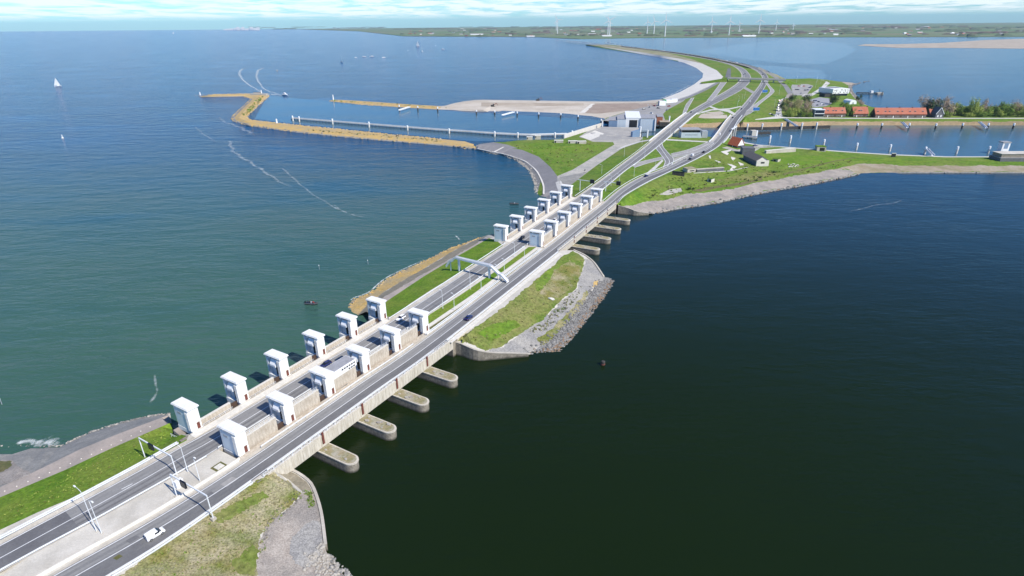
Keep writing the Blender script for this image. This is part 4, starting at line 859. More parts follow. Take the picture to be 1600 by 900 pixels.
gantry(P(227.2, 716, 6.4), P(276.5, 742, D), 6.6, .42, 'white portal gantry with a small black sign over the seaward carriageway')
gantry(P(276.6, 775.5, D), P(333.5, 811, 6.9), 6.7, .40, 'white portal gantry with a small black sign over the lakeward carriageway')
p = P(281, 760, D); b = MB(); b.box(-.9, .9, -.5, .5, 0, 2.0); q = b.build('control_cabinet', 'white_clean'); q.location = p; q.rotation_euler = (0, 0, G1.rz); tag(q, 'white roadside control cabinet beside a gantry post on the median', 'cabinet')
for (x, y, xs, lab) in ((906, 297.5, 923, 'white cantilever mast with a black sign on the green slope past the far sluice'), (946, 300.5, 964, 'white cantilever mast with a black sign on the median past the far sluice')):
    p0 = P(x, y, 6.3); q0 = P(xs, y - 6, D + 1); h = 7.2; t = thing('sign_mast', lab, 'sign mast', p0, G2.rz - math.pi / 2, 'sign masts past the far sluice'); Lh = 8.5
    b = MB(); b.tube([(0, 0, -.3), (0, 0, h)], .26, 8, .2); b.build('post', 'steel_white', t); MB().bar((-1.6, 0, h), (Lh, 0, h - .2), .3, .35).build('beam', 'steel_white', t)
    b = MB(); b.box(Lh - 1.4, Lh + 1.4, -.45, .25, h - 1.5, h + 1.1); b.build('matrix_sign', 'sign_black', t)
# manhole
p = P(342.5, 729.5, D); t = thing('manhole_pit', 'square pale manhole slab in a mossy frame on the near median', 'manhole', p, G1.rz)
MB().box(-1.5, 1.5, -1.5, 1.5, -.05, .05).build('frame', 'olive_verge', t); MB().box(-.95, .95, -.95, .95, .052, .16).build('slab', 'concrete_pale', t)
# footbridge on the island
fa = P(718.4, 426, 6.0); fb = P(765, 434.5, D); d = fb - fa; d.z = 0; rz = math.atan2(d.y, d.x); Lf = d.length
t = thing('footbridge', 'white steel footbridge with stairs over the seaward carriageway on the island', 'footbridge', (fa.x, fa.y, D), rz)
hF = 5.6
def walkway(b, p, q, w=1.5):
    p, q = Vector(p), Vector(q); n = Vector((0, 1, 0)); MBb = b; b.bar(p, q, w, .22)
    for s in (-1, 1): b.bar(p + n * (s * w / 2) + Vector((0, 0, .5)), q + n * (s * w / 2) + Vector((0, 0, .5)), .05, .7)
b = MB(); walkway(b, (-2.2, 0, hF), (Lf + .8, 0, hF)); b.build('span', 'white_clean', t)
b = MB(); walkway(b, (Lf + .85, 0, hF), (Lf + 5.0, 0, 2.9)); walkway(b, (Lf + 5.0, 0, 2.85), (Lf + 6.2, 0, 2.85)); walkway(b, (Lf + 6.25, 0, 2.8), (Lf + 9.6, 0, .25)); b.build('stair', 'white_clean', t)
b = MB(); walkway(b, (-2.25, 0, hF - .05), (-3.9, 0, 3.6)); walkway(b, (-3.95, 0, 3.55), (-5.0, 0, 3.55)); walkway(b, (-5.05, 0, 3.5), (-7.4, 0, .2)); b.build('stair', 'white_clean', t)
for x, z0 in ((-.2, -1.6), (Lf - .1, -.1)):
    b = MB(); b.box(x - .35, x + .35, -.45, .45, z0, hF - .18); b.build('column', 'steel_white', t)
b = MB(); b.box(Lf + 5.4, Lf + 5.7, -.2, .2, 0, 2.7); b.build('column', 'steel_white', t)
b = MB(); b.box(-5.2, -4.95, -.2, .2, -2.2, 3.1); b.build('column', 'steel_white', t)
# steps and fences by the near sea tower
p = P(281, 672, 5.9); t = thing('slope_steps', 'worn brick steps down the grass beside the nearest seaward tower', 'steps', p, G1.rz)
b = MB()
for k in range(6): b.box(-1.1 , 1.1, -k * .5 + .8, -k * .5 + 1.3, -1 , -.75 - k * -.26 if False else -.9 + (5 - k) * .16 + .35)
b.build('steps', 'promenade', t)
p = G1(-2.2, 24, 4.2); t = thing('steel_fence', 'small steel fence around the sea end of the nearest abutment', 'fence', p, G1.rz)
b = MB(); b.box(0, .06, -4, 4, .9, .98); b.box(0, .06, -4, 4, .45, .52); b.build('rail', 'steel_white', t)
for k in range(6): MB().box(-.01, .07, -4 + k * 1.58, -3.93 + k * 1.58, -.6, 1.0).build('post', 'steel_white', t)
# boulder, stake
def rock_mesh(b, c, s, rr):
    bm = bmesh.new(); bmesh.ops.create_icosphere(bm, subdivisions=1, radius=1)
    sc = (s * rr.uniform(.7, 1.2), s * rr.uniform(.7, 1.2), s * rr.uniform(.45, .8)); M = Matrix.Rotation(rr.uniform(0, 6.28), 3, 'Z')
    vs = [M @ Vector((v.co.x * sc[0], v.co.y * sc[1], v.co.z * sc[2])) * rr.uniform(.78, 1.15) + Vector(c) for v in bm.verts]
    b.add(vs, [tuple(v.index for v in f.verts) for f in bm.faces]); bm.free()
rr = random.Random(5); b = MB(); p = hit(861, 467.5); rock_mesh(b, (0, 0, .4), 1.4, rr); q = b.build('boulder', 'concrete_pale'); q.location = p; q.scale = (1.4, .6, .6); q.rotation_euler = (0, 0, -.4); tag(q, 'lone white boulder lying on the lakeside grass of the island', 'boulder')
p = P(942, 570.5, 0); t = thing('mooring_stake', 'weathered dark timber stake standing alone in the lake', 'stake', p)
b = MB(); b.lathe([(.55, -2), (.6, .6), (.75, 1.1), (.7, 1.6), (.45, 1.75), (0, 1.7)], 9); b.build('stake', 'timber_dark', t); b = MB(); b.lathe([(.78, .3), (.8, .55), (.72, .6), (.6, .62)], 9); b.build('rust_band', 'rust_red', t)
# rocks
def riprap(name, line, width, n, s0, s1, m, label, lift=0.0):
    rr = random.Random(len(name) + n); pts = resample(line, 400); b = MB()
    bm_cache = []
    for k in range(n):
        p = pts[rr.randrange(400)]; a = rr.uniform(-.5, .5); q = p + Vector((rr.gauss(0, width), rr.gauss(0, width), 0)); z = zat(q.x, q.y, -9)
        if z < -.45: continue
        b.mi = 1 if (z < .35 and rr.random() < .4) else 0
        rock_mesh(b, (q.x, q.y, z + .1 + lift), rr.uniform(s0, s1), rr)
    o = b.build(name, m, kind='stuff'); return tag(o, label, 'rocks', kind='stuff')
riprap('riprap', [P(*q, 1) for q in ((836, 551), (860, 545), (885, 524), (908, 495), (930, 465), (948, 440))], 1.9, 1500, .3, .75, ['rock', 'rock_rust'], 'band of grey riprap boulders along the lake shore of the island')
riprap('riprap', [P(*q, .3) for q in ((830, 553), (850, 551), (875, 549), (896, 528), (926, 490), (951, 458), (960, 441), (954, 435))], .7, 520, .3, .7, ['rock', 'rock_rust'], 'rust stained boulders at the waterline of the island')
riprap('riprap', [P(*q, 1) for q in ((498, 868), (515, 878), (535, 895), (552, 930))], 1.5, 330, .3, .65, ['rock_pale', 'rock'], 'pale riprap boulders at the foot of the near gravel beach')
riprap('riprap', [P(*q, .5) for q in ((746, 235), (772, 240.5), (790, 244), (808, 250.5), (826, 265), (833, 278), (837, 291), (838, 301))], 1.0, 420, .5, 1.0, ['rock_pale', 'rock_pale'], 'pale boulders below the curved asphalt sea slope')
riprap('riprap', [P(*q, .4) for q in ((1020, 334), (1060, 326.5), (1120, 317.5), (1180, 304), (1205, 299), (1280, 285.5), (1340, 273.5), (1425, 270.5), (1600, 270.5), (1700, 270.5))], .9, 900, .5, 1.1, ['rock', 'rock_rust'], 'dark boulders along the lake shore below the fort')
riprap('riprap', [P(*q, .5) for q in ((1346, 163), (1338, 153), (1329, 141), (1330, 134), (1345, 129.3), (1361, 126))], 2.2, 300, 1.0, 2.0, ['rock', 'rock'], 'stone breakwater boulders by the small lake jetty')
dl = lambda pts: [P(x, y, .4) for x, y in pts]
riprap('riprap', dl(((740, 233.5), (690, 227.3), (565, 216.8), (465, 206.8), (390, 196.8), (366, 189.5), (362, 184), (374, 172.5), (391, 156.5), (381, 151), (304, 151.3))), 1.2, 900, .6, 1.5, ['rock', 'lichen_stone'], 'grey and yellow stones along the outer edge of the harbour dam')
riprap('riprap', dl(((304, 149), (316, 147.9), (390, 146.3), (419, 147.8), (420, 150), (403, 165), (386, 182), (390, 187.8), (465, 195.4), (540, 202.8), (615, 210.3), (690, 217.3))), 1.2, 700, .6, 1.4, ['lichen_stone', 'rock_pale'], 'yellow stones along the inner edge of the harbour dam')
riprap('riprap', dl(((513, 158.5), (565, 163.5), (640, 168.5), (690, 171.8), (720, 173), (790, 176), (860, 179))), 1.1, 420, .6, 1.4, ['rock', 'lichen_stone'], 'dark stones along the basin side of the sand flat')
riprap('riprap', [P(x, y, .4) for x, y in ((545, 482), (545, 477), (553, 467.5), (576, 458.5), (601, 437), (626, 424), (651, 413), (676, 401.5), (706, 387), (726, 380.5), (750, 371.5))], .6, 420, .3, .7, ['lichen_stone', 'rock'], 'yellowish stones along the sea edge of the island')
riprap('riprap', [P(x, y, .3) for x, y in ((-20, 695), (50, 694.5), (95, 694.5), (118, 684.5), (143, 673.5), (188, 660), (226, 651), (262, 646))], .35, 260, .25, .5, ['rock', 'rock_pale'], 'small stones along the foot of the near sea slope')
# white kerb along the sea slope
b = MB(); ln = cr([P(x, y, 1.5) for x, y in ((746, 232.5), (772, 238), (790, 241.5), (820, 252), (838, 267), (848.5, 288), (849.5, 303))], 4); b.sweep(ln, [(-.6, -.3), (.6, -.3), (.6, .25), (-.6, .25)]); b.build('kerb', 'concrete_pale', kind='structure')

# marker stones along the promenade
mk = None
for k, (x, y) in enumerate(((30, 830), (105, 800), (175, 770), (245, 745), (310, 715), (375, 685), (440, 658), (508, 628), (572, 600), (635, 570), (695, 542), (757, 513), (820, 485), (880, 456), (938, 428))):
    if mk is None:
        b = MB(); b.lathe([(.17, -.1), (.15, .12), (.1, .18), (0, .19)], 8); mk = o = b.build('marker_stone', 'concrete_pale')
    else: o = mk.copy(); COL.objects.link(o)
    o.location = hit(x / 4, 560 + y / 4); tag(o, 'small white marker stone in the row along the near seaside promenade', 'marker stone', 'marker stones on the promenade')
# ================================================================== vehicles
def sect(b, secs):
    """closed loft through cross-sections given as (x, half width low, half width high, z low, z high)"""
    vs = []; fs = []; k = 8
    for x, w0, w1, z0, z1 in secs:
        h = z1 - z0; vs += [(x, -w0 * .92, z0), (x, -w0, z0 + h * .25), (x, -w1, z0 + h * .75), (x, -w1 * .88, z1), (x, w1 * .88, z1), (x, w1, z0 + h * .75), (x, w0, z0 + h * .25), (x, w0 * .92, z0)]
    for i in range(len(secs) - 1):
        for j in range(k): j2 = (j + 1) % k; fs.append((i * k + j, (i + 1) * k + j, (i + 1) * k + j2, i * k + j2))
    fs.append(tuple(range(k))[::-1][::-1]); fs.append(tuple((len(secs) - 1) * k + j for j in range(k))[::-1]); return b.add(vs, fs)
def make_car(name, label, cat, loc, rz, paint, kind='car', group=None):
    t = thing(name, label, cat, loc, rz, group); w = .9
    b = MB()
    if kind == 'van':
        sect(b, [(-2.15, .78, .76, .35, 1.6), (-2.1, .88, .82, .3, 1.82), (-1, .9, .84, .28, 1.88), (.35, .9, .84, .28, 1.86), (.95, .9, .74, .28, 1.5), (1.3, .9, .78, .28, 1.08), (1.95, .86, .74, .3, .92), (2.15, .76, .66, .36, .72)])
        b.build('car_body', paint, t)
        b = MB(); sect(b, [(.46, .80, .74, 1.3, 1.87), (.9, .8, .72, 1.1, 1.58), (1.3, .78, .68, .98, 1.16)]); b.build('windscreen', 'glass_dark', t)
        for s in (-1, 1): b = MB(); b.box(-.25, .8, s * .885 - .02, s * .885 + .025, 1.1, 1.58); b.build('side_window', 'glass_dark', t)
        b = MB(); b.box(-2.19, -2.13, -.6, .6, 1.1, 1.55); b.build('rear_window', 'glass_dark', t)
    else:
        sect(b, [(-2.15, .74, .7, .4, .82), (-2.05, .86, .8, .3, .98), (-1, .9, .82, .25, 1.0), (.7, .9, .82, .25, .98), (1.5, .88, .78, .27, .86), (2.0, .82, .72, .3, .74), (2.2, .7, .62, .38, .62)])
        b.build('car_body', paint, t)
        r0 = -1.75 if kind == 'wagon' else -1.25
        b = MB(); sect(b, [(r0 - .35, .76, .70, .9, 1.0), (r0, .76, .62, .9, 1.38), (.1, .76, .62, .9, 1.42), (.95, .74, .66, .9, .99)]); b.build('glasshouse', 'glass_dark', t)
        b = MB(); sect(b, [(r0 - .02, .60, .56, 1.37, 1.42), (-.3, .62, .58, 1.41, 1.49), (.15, .6, .56, 1.40, 1.45)]); b.build('car_roof', paint, t)
    rad = .33
    for x in (-1.3, 1.35):
        for s in (-1, 1):
            M = Matrix.Translation((x, s * .86, rad)) @ Matrix.Rotation(math.pi / 2, 4, 'X')
            b = MB(); b.lathe([(.0, -.1), (rad, -.1), (rad, .1), (0, .1)], 12, M); q = b.build('wheel', 'tyre', t)
            b = MB(); b.lathe([(0, -.115), (.2, -.112), (.2, .112), (0, .115)], 10, M); b.build('rim', 'rim', q)
    for s in (-1, 1):
        b = MB(); b.box(2.08, 2.17, s * .58 - .14, s * .58 + .14, .58, .70); b.build('headlight', 'lamp_clear', t)
        b = MB(); b.box(-2.16, -2.07, s * .66 - .1, s * .66 + .1, .72, .9); b.build('tail_light', 'lamp_red', t)
    return t
def lane(line, off, target):
    """the spot on a lane, off metres left of a road edge, that shows at a pixel"""
    c = shift(line, off); i = min(range(len(c)), key=lambda k: math.hypot(proj(c[k])[0] - target[0], proj(c[k])[1] - target[1])); i = max(0, min(i, len(c) - 2))
    d = c[i + 1] - c[i]; n = 12; best = min((c[max(0, i - 1)].lerp(c[i + 1], k / n) for k in range(n + 1)), key=lambda q: math.hypot(proj(q)[0] - target[0], proj(q)[1] - target[1]))
    return best + Vector((0, 0, .05)), math.atan2(d.y, d.x)
p, a = lane(RL, -5.2, (242, 841)); make_car('van', 'small white panel van driving on the near lakeward carriageway', 'van', p, a, 'car_white', 'van').scale = (.88, .88, .88)
p, a = lane(RL, -5.3, (733, 499)); make_car('car', 'dark blue car on the lakeward carriageway beside the island', 'car', p, a, 'car_blue')
p, a = lane(LL, -1.9, (626, 500)); make_car('car', 'white car passing the last roadside tower of the near sluice', 'car', p, a + math.pi, 'car_white', 'wagon')
p, a = lane(LL, -1.9, (508, 571)); make_car('car', 'dark blue car half hidden behind the flat roofed service building', 'car', p, a + math.pi, 'car_blue', 'wagon')
p, a = lane(LL, -2.2, (819, 378)); make_car('car', 'black car beside the closed roadside tower of the far sluice', 'car', p, a + math.pi, 'car_black', 'wagon')
p, a = lane(LL, -5.6, (864, 343)); make_car('car', 'white car half hidden behind the far roadside towers', 'car', p, a + math.pi, 'car_white')
for (x, y), ln, off, c, k, f, lab in (((1010, 276.5), RL, -1.8, 'car_blue', 'car', 0, 'dark blue car on the curve just past the far sluice'), ((1078, 248.5), RL, -5, 'car_black', 'wagon', 0, 'black car following a white van near the fort'), ((1083, 245.5), RL, -1.9, 'car_white', 'van', 0, 'white van abreast of a black car near the fort'), ((1100, 239), RL, -5, 'car_black', 'car', 0, 'black car leading the white van near the fort'),
        ((1149, 188), RL, -1.8, 'car_black', 'wagon', 0, 'black car leaving the lakeward lock bridge'), ((1161.5, 174), RL, -1.8, 'car_blue', 'car', 0, 'dark blue car past the lock bridge between a black and a white car'), ((1173.5, 161), RL, -5, 'car_white', 'van', 0, 'white van near the slip road beyond the lock'), ((1191.5, 117), RL, -3, 'car_black', 'van', 0, 'black van just beyond the distant viaduct, lakeward side'),
        ((1081, 178), LL, -2, 'car_black', 'car', math.pi, 'black car beyond the seaward lock bridge'), ((1166.5, 115.5), LL, -3, 'car_blue', 'car', math.pi, 'dark car just beyond the distant viaduct, seaward side'), ((1170, 113), LL, -6, 'car_black', 'car', math.pi, 'black car farthest beyond the distant viaduct, seaward side')):
    p, a = lane(ln, off, (x, y)); make_car('car', lab, 'car', p, a + f, c, k)
# parked cars: one object each, too small in the photo to show parts
def small_car(paint):
    b = MB(); b.mi = 0; sect(b, [(-2.15, .84, .8, .25, .85), (-1.9, .9, .84, .2, 1.0), (.9, .9, .82, .2, .98), (2.15, .8, .7, .25, .7)]); b.mi = 1; sect(b, [(-1.7, .76, .6, .95, 1.2), (-1.2, .76, .62, .95, 1.44), (.1, .74, .62, .95, 1.44), (.9, .72, .66, .9, 1.0)])
    return b
PK = {}
def park(x, y, paint, rz, label, group):
    if paint not in PK: PK[paint] = o = small_car(paint).build('parked_car', [paint, 'glass_dark'])
    else: o = PK[paint].copy(); COL.objects.link(o)
    o.location = hit(x, y, .12); o.rotation_euler = (0, 0, rz); return tag(o, label, 'car', group)
paints = ['car_black', 'car_grey', 'car_blue', 'car_white', 'car_red']
for k, (x, y) in enumerate(((1244, 140.5), (1247, 140.7), (1258, 141.5), (1262, 141.2), (1265, 137.5), (1267, 136.5), (1248, 135), (1252, 135), (1256, 135.2), (1252, 146.5))): park(x, y, paints[[0, 0, 0, 2, 2, 2, 4, 3, 4, 1][k]], .3, 'parked car in the grey car park below the green mound', 'cars in the distant car park')
for k, (x, y) in enumerate(((1203, 178.5), (1206, 179.5), (1208, 180.2), (1211, 181), (1214, 181.2), (1216, 180.5))): park(x, y, paints[[3, 0, 1, 3, 3, 1][k]], .9, 'parked car on the grass beside the lane left of the wood', 'cars parked by the wood')
for k, (x, y) in enumerate(((1218, 158), (1217.5, 162), (1217, 166), (1216.5, 170), (1216.5, 174))): park(x, y, paints[[4, 1, 0, 1, 0][k]], .1, 'parked car in the row along the lane left of the wood', 'cars parked along the lane')
for k, (x, y) in enumerate(((1272, 158), (1275, 158), (1271, 160.5), (1279, 159.5), (1283, 163), (1287, 164.5), (1277, 165))): park(x, y, paints[[0, 2, 0, 0, 3, 1, 0][k]], .6, 'parked car in the yard behind the orange roofed terrace', 'cars parked in the village yard')
park(1180, 228.5, 'car_blue', .2, 'dark van parked by the water behind the slate roofed fort building', None)
rr = random.Random(11)
cA = cr([hit(x, y, .1) for x, y in ((945, 66.5), (985, 73.3), (1010, 76.6), (1045, 80.9), (1075, 85.6), (1095, 88.6), (1125, 93.6), (1150, 98), (1168, 101.6))], 12)
for k, p in enumerate(every(cA, 21)[:110]):
    if rr.random() < .28: continue
    pt = rr.choice(['car_white', 'car_white', 'car_grey', 'car_black', 'car_black', 'car_blue'])
    if pt not in PK: PK[pt] = small_car(pt).build('parked_car', [pt, 'glass_dark']); o = PK[pt]
    else: o = PK[pt].copy(); COL.objects.link(o)
    o.location = p; o.rotation_euler = (0, 0, rr.uniform(0, 3)); s = rr.choice([1, 1.2, 1.5]); o.scale = (s, s, s * rr.choice([1, 1.3, 1.6])); tag(o, 'tiny distant vehicle parked on the lake edge of the long dike', 'parked vehicle', 'vehicles parked along the far dike')
# ================================================================== people and boats
def skin_person(name, joints, edges, rad, mat_, loc, rz, label):
    me = bpy.data.meshes.new(name); me.from_pydata(joints, edges, []); me.materials.append(MATS[mat_]); o = bpy.data.objects.new(name, me); COL.objects.link(o)
    md = o.modifiers.new('body', 'SKIN'); md.use_smooth_shade = True
    for i, r in enumerate(rad): me.skin_vertices[0].data[i].radius = (r, r)
    me.skin_vertices[0].data[0].use_root = True
    o.modifiers.new('smooth', 'SUBSURF').levels = 1; o.location = loc; o.rotation_euler = (0, 0, rz); tag(o, label, 'person')
    b = MB(); bm = bmesh.new(); bmesh.ops.create_icosphere(bm, subdivisions=2, radius=1); h = Vector(joints[2])
    b.add([h + Vector((v.co.x * .105, v.co.y * .085, v.co.z * .12)) + Vector((-.02, 0, .13)) for v in bm.verts if True], [tuple(v.index for v in f.verts) for f in bm.faces]); bm.free(); b.build('hair', 'dark', o); return o
SIT_J = [(0, 0, 0), (-.04, 0, .3), (.02, 0, .62), (.05, 0, .72), (-.02, .2, .45), (.12, .27, .2), (.35, .2, .12), (-.02, -.2, .45), (.12, -.27, .2), (.35, -.2, .12), (.02, .1, 0), (.42, .14, .06), (.46, .14, -.36), (.02, -.1, 0), (.42, -.14, .06), (.46, -.14, -.36), (.62, .14, -.38), (.62, -.14, -.38)]
SIT_E = [(0, 1), (1, 2), (2, 3), (1, 4), (4, 5), (5, 6), (1, 7), (7, 8), (8, 9), (0, 10), (10, 11), (11, 12), (0, 13), (13, 14), (14, 15), (12, 16), (15, 17)]
SIT_R = [.15, .17, .085, .1, .07, .05, .04, .07, .05, .04, .1, .075, .05, .1, .075, .05, .045, .045]
def hull(b, Lh, W, H, bow=.35, z0=-.3):
    secs = []
    for i in range(9):
        t = i / 8; x = -Lh / 2 + Lh * t; w = W / 2 * (1 - max(0, (t - (1 - bow)) / bow) ** 1.8) * (.86 + .14 * min(1, t * 5)); secs.append((x, max(.03, w * .6), max(.04, w), z0, H + .25 * H * t * t))
    return sect(b, secs)
def rhib(loc, rz, label, persons):
    t = thing('dinghy', label, 'boat', loc, rz); b = MB(); hull(b, 5.6, 1.7, .42); b.build('hull', 'hull_dark', t)
    for s in (-1, 1): b = MB(); b.tube([(-2.8, s * .95, .42), (0, s * 1.0, .45), (1.6, s * .8, .52), (2.75, s * .08, .66)], .26, 8); b.build('tube', 'rubber_grey', t)
    b = MB(); b.box(-3.2, -2.75, -.25, .25, -.2, 1.05); b.build('outboard', 'dark', t); b = MB(); b.box(-.3, .25, -.32, .32, .5, 1.15); b.build('console', 'metal_grey', t)
    M = Matrix.Translation(loc) @ Matrix.Rotation(rz, 4, 'Z')
    for k, (x, y, c, lab) in enumerate(persons): skin_person('person', SIT_J, SIT_E, SIT_R, c, M @ Vector((x, y, .92)), rz, lab)
    return t
rhib(P(487, 475, 0), R(-12), 'small black inflatable boat with seated people on the green sea', [(-1.6, -.1, 'cloth_dark', 'person in dark clothes seated at the stern of the nearer inflatable'), (-.8, .35, 'cloth_olive', 'person in olive clothes seated amidships in the nearer inflatable'), (.9, -.2, 'cloth_red', 'person in red seated near the bow of the nearer inflatable')])
rhib(P(804, 319, 0), R(-8), 'small black inflatable boat near the curved asphalt slope', [(-1.2, 0, 'cloth_dark', 'person in dark clothes seated in the farther inflatable')])
def sailboat(loc, rz, Lh, label, group, sails=True, h=None):
    t = thing('sailing_boat', label, 'sailing boat', loc, rz, group); b = MB(); hull(b, Lh, Lh * .3, Lh * .1, .5); b.build('hull', 'white_clean', t)
    mh = h or Lh * 1.35; b = MB(); b.tube([(Lh * .05, 0, 0), (Lh * .05, 0, mh)], .09, 5); b.build('mast', 'metal_grey', t); b = MB(); b.box(-Lh * .25, Lh * .1, -Lh * .08, Lh * .08, Lh * .1, Lh * .17); b.build('cabin', 'white', t)
    if sails:
        for nm, pts in (('mainsail', [(Lh * .04, 0, mh * .98), (Lh * .03, 0, Lh * .2), (-Lh * .42, Lh * .12, Lh * .2)]), ('jib', [(Lh * .07, 0, mh * .9), (Lh * .48, 0, Lh * .16), (Lh * .0, Lh * .16, Lh * .2)])):
            a, c, d = (Vector(q) for q in pts); n = (c - a).cross(d - a).normalized() * .03; vs = []
            vs = [a - n, c - n, d - n, a + n, c + n, d + n]; b = MB(); b.add(vs, [(2, 1, 0), (3, 4, 5), (0, 1, 4, 3), (1, 2, 5, 4), (2, 0, 3, 5)]); b.build(nm, 'sail', t)
    return t
sailboat(P(90.5, 135, 0), R(200), 12, 'white sailing boat under two full sails on the open sea at far left', None, True, 17)
FS = 'distant sailing boats beyond the harbour dam'
for x, y, L_, s, lab in ((534, 97.3, 12, True, 'white boat with sail up, nearest of the distant group beyond the harbour'), (569, 88.8, 10, False, 'distant boat with bare mast between two other boats'), (581, 88.6, 12, False, 'distant boat with a tall mast, second in the row'), (599.5, 90.2, 10, False, 'low white boat at the right end of the distant row'), (653, 72.2, 14, True, 'farthest boat with a tall sail towards the polder'), (637.5, 79.2, 8, False, 'small pale boat left of the farthest sailing group'), (659.5, 80.3, 10, True, 'small sailing boat below the tall far sail'), (680.5, 71.8, 8, False, 'tiny boat right of the tall far sail'), (692, 77.2, 13, False, 'white boat at the right of the farthest group'), (271, 52.5, 12, True, 'tiny sail near the horizon, left of two more'), (284, 52.3, 12, True, 'tiny sail near the horizon, right of the first'), (340, 50, 14, False, 'pale ship below the white town on the horizon')):
    sailboat(P(x, y, 0), rr.uniform(0, 6), L_ * 1.35, lab, FS, s)
sailboat(P(556, 90, 0), .4, 9, 'small dark boat between the nearest sail and the distant row', FS, False)
t = thing('motor_yacht', 'white motor yacht entering the harbour with a long wake', 'motor boat', P(446, 149, 0), R(-35))
b = MB(); hull(b, 14, 4.2, 1.6, .45); b.build('hull', 'white_clean', t); b = MB(); sect(b, [(-5, 1.5, 1.4, 1.5, 3.2), (1, 1.5, 1.3, 1.6, 3.3), (3, 1.2, 1.0, 1.6, 1.9)]); b.build('cabin', 'white_clean', t); b = MB(); b.box(-3.4, 0, -1.1, 1.1, 3.25, 4.4, taper=.2); b.build('flybridge', 'white', t); b = MB(); b.box(-4.6, 2.2, -1.53, 1.53, 2.3, 2.8); b.build('window_band', 'glass_dark', t)
for x, y, lab in ((433, 111, 'yellow buoy floating beside the yacht wake'), (98, 216, 'small pale buoy on the open sea')):
    t = thing('buoy', lab, 'buoy', P(x, y, 0)); b = MB(); b.lathe([(1.1, -.5), (1.2, .5), (.4, 1.2), (.25, 3), (0, 3.1)], 10); b.build('float', 'lichen_stone' if x > 200 else 'white', t); b = MB(); b.box(-.3, .3, -.3, .3, 3.1, 3.7); b.build('topmark', 'white_clean', t)
for x, y in ((3, 632), (575, 413), (499, 421), (320, 160)):
    t = thing('stake', f'thin stake standing in the sea, {["at the left edge of the picture", "off the yellow island slope", "right of the nearer inflatable", "beyond the harbour dam"][(3, 575, 499, 320).index(x)]}', 'stake', P(x, y, 0)); b = MB(); b.tube([(0, 0, -1), (0.1, 0, 2.2)], .09, 6); b.build('pole', 'metal_grey', t); b = MB(); b.lathe([(.0, 1.9), (.22, 2.0), (0, 2.5)], 6); b.build('topmark', 'white', t)
# cyclist
p = hit(914, 267); t = thing('motorcycle', 'parked dark motorcycle on the pale sand road', 'motorcycle', p, G2.rz)
b = MB(); sect(b, [(-.7, .12, .1, .5, .8), (0, .18, .16, .4, .95), (.5, .12, .1, .6, 1.05)]); b.build('frame', 'dark', t)
for x in (-.7, .75): b = MB(); b.lathe([(0, -.07), (.32, -.06), (.32, .06), (0, .07)], 12, Matrix.Translation((x, 0, .32)) @ Matrix.Rotation(math.pi / 2, 4, 'X')); b.build('wheel', 'tyre', t)
M = Matrix.Translation(p) @ Matrix.Rotation(G2.rz, 4, 'Z'); skin_person('person', SIT_J, SIT_E, SIT_R, 'cloth_dark', M @ Vector((-.3, 0, .98)), G2.rz, 'rider in dark clothes sitting on a motorcycle on the pale sand road')
# foam
def foam(name, px, w0, w1, m, label):
    ln = cr([P(x, y, 0) for x, y in px], 4); n = len(ln); b = MB(); vs = []; fs = []; ed = []; K = 7
    for i, p in enumerate(ln):
        d = ln[min(i + 1, n - 1)] - ln[max(i - 1, 0)]; d.normalize(); s = Vector((-d.y, d.x, 0)); w = w0 + (w1 - w0) * i / (n - 1)
        for k in range(K):
            u = k / (K - 1) * 2 - 1; vs.append(p + s * (u * w / 2 + w * .16 * math.sin(i * .55 + (i // 7) * 1.3) * min(1, i / 12)) + Vector((0, 0, .06))); ed.append(min(1, max(abs(u) ** 1.5, 1 - min(i * 4, n - 1 - i) / (n * .12 + 1))))
    for i in range(n - 1):
        for k in range(K - 1): fs.append((i * K + k, (i + 1) * K + k, (i + 1) * K + k + 1, i * K + k + 1))
    b.add(vs, fs); o = b.build(name, m, kind='stuff'); at = o.data.attributes.new('edge', 'FLOAT', 'POINT'); at.data.foreach_set('value', ed); return tag(o, label, 'foam', kind='stuff')
foam('wake_foam', [(443, 149.3), (430, 145.5), (416, 141), (407, 132), (401, 120), (404, 110), (418, 103.5)], 5, 14, 'foam', 'right arm of the foamy yacht wake')
foam('wake_foam', [(412, 146), (398, 138), (383, 128), (375, 118), (376, 110), (390, 104.5)], 6, 14, 'foam', 'left arm of the foamy yacht wake')
foam('wake_foam', [(443, 149), (425, 147.5), (412, 146.5)], 9, 22, 'foam', 'short foamy streak behind the yacht')
foam('foam_streak', [(341, 182), (350, 190), (368, 196), (383, 203), (393, 211), (384, 215)], 3, 14, 'foam_thin', 'foam streak bending off the harbour dam')
foam('foam_streak', [(359, 219), (361, 230), (372, 242), (392, 254), (405, 263), (418, 272), (436, 283), (456, 292), (478, 299)], 9, 4, 'foam_thin', 'long foam streak drifting off the harbour dam')
foam('foam_streak', [(305, 198), (318, 210), (332, 218), (336, 225)], 3, 3, 'foam_thin', 'thin foam streak left of the harbour dam')
foam('foam_streak', [(440, 262), (480, 297), (520, 322), (545, 334), (580, 343)], 3, 2.5, 'foam_thin', 'thin foam line in mid sea')
foam('foam_streak', [(520, 318), (532, 328), (552, 336), (582, 342)], 2.5, 1.5, 'foam_thin', 'bright short foam line in mid sea')
foam('foam_streak', [(241, 577), (243, 600), (245, 612), (238, 625), (228, 637)], 1.5, 2.2, 'foam_thin', 'faint foam trail near the nearest seaward tower')
foam('foam_streak', [(708, 366), (716, 372), (719, 380)], 2, 2, 'foam', 'small foam curl off the island point')
foam('foam_streak', [(1322, 331), (1345, 327), (1370, 320), (1395, 318), (1412, 312), (1430, 309)], 1.6, 1.2, 'foam_thin', 'thin pale drift line on the lake')
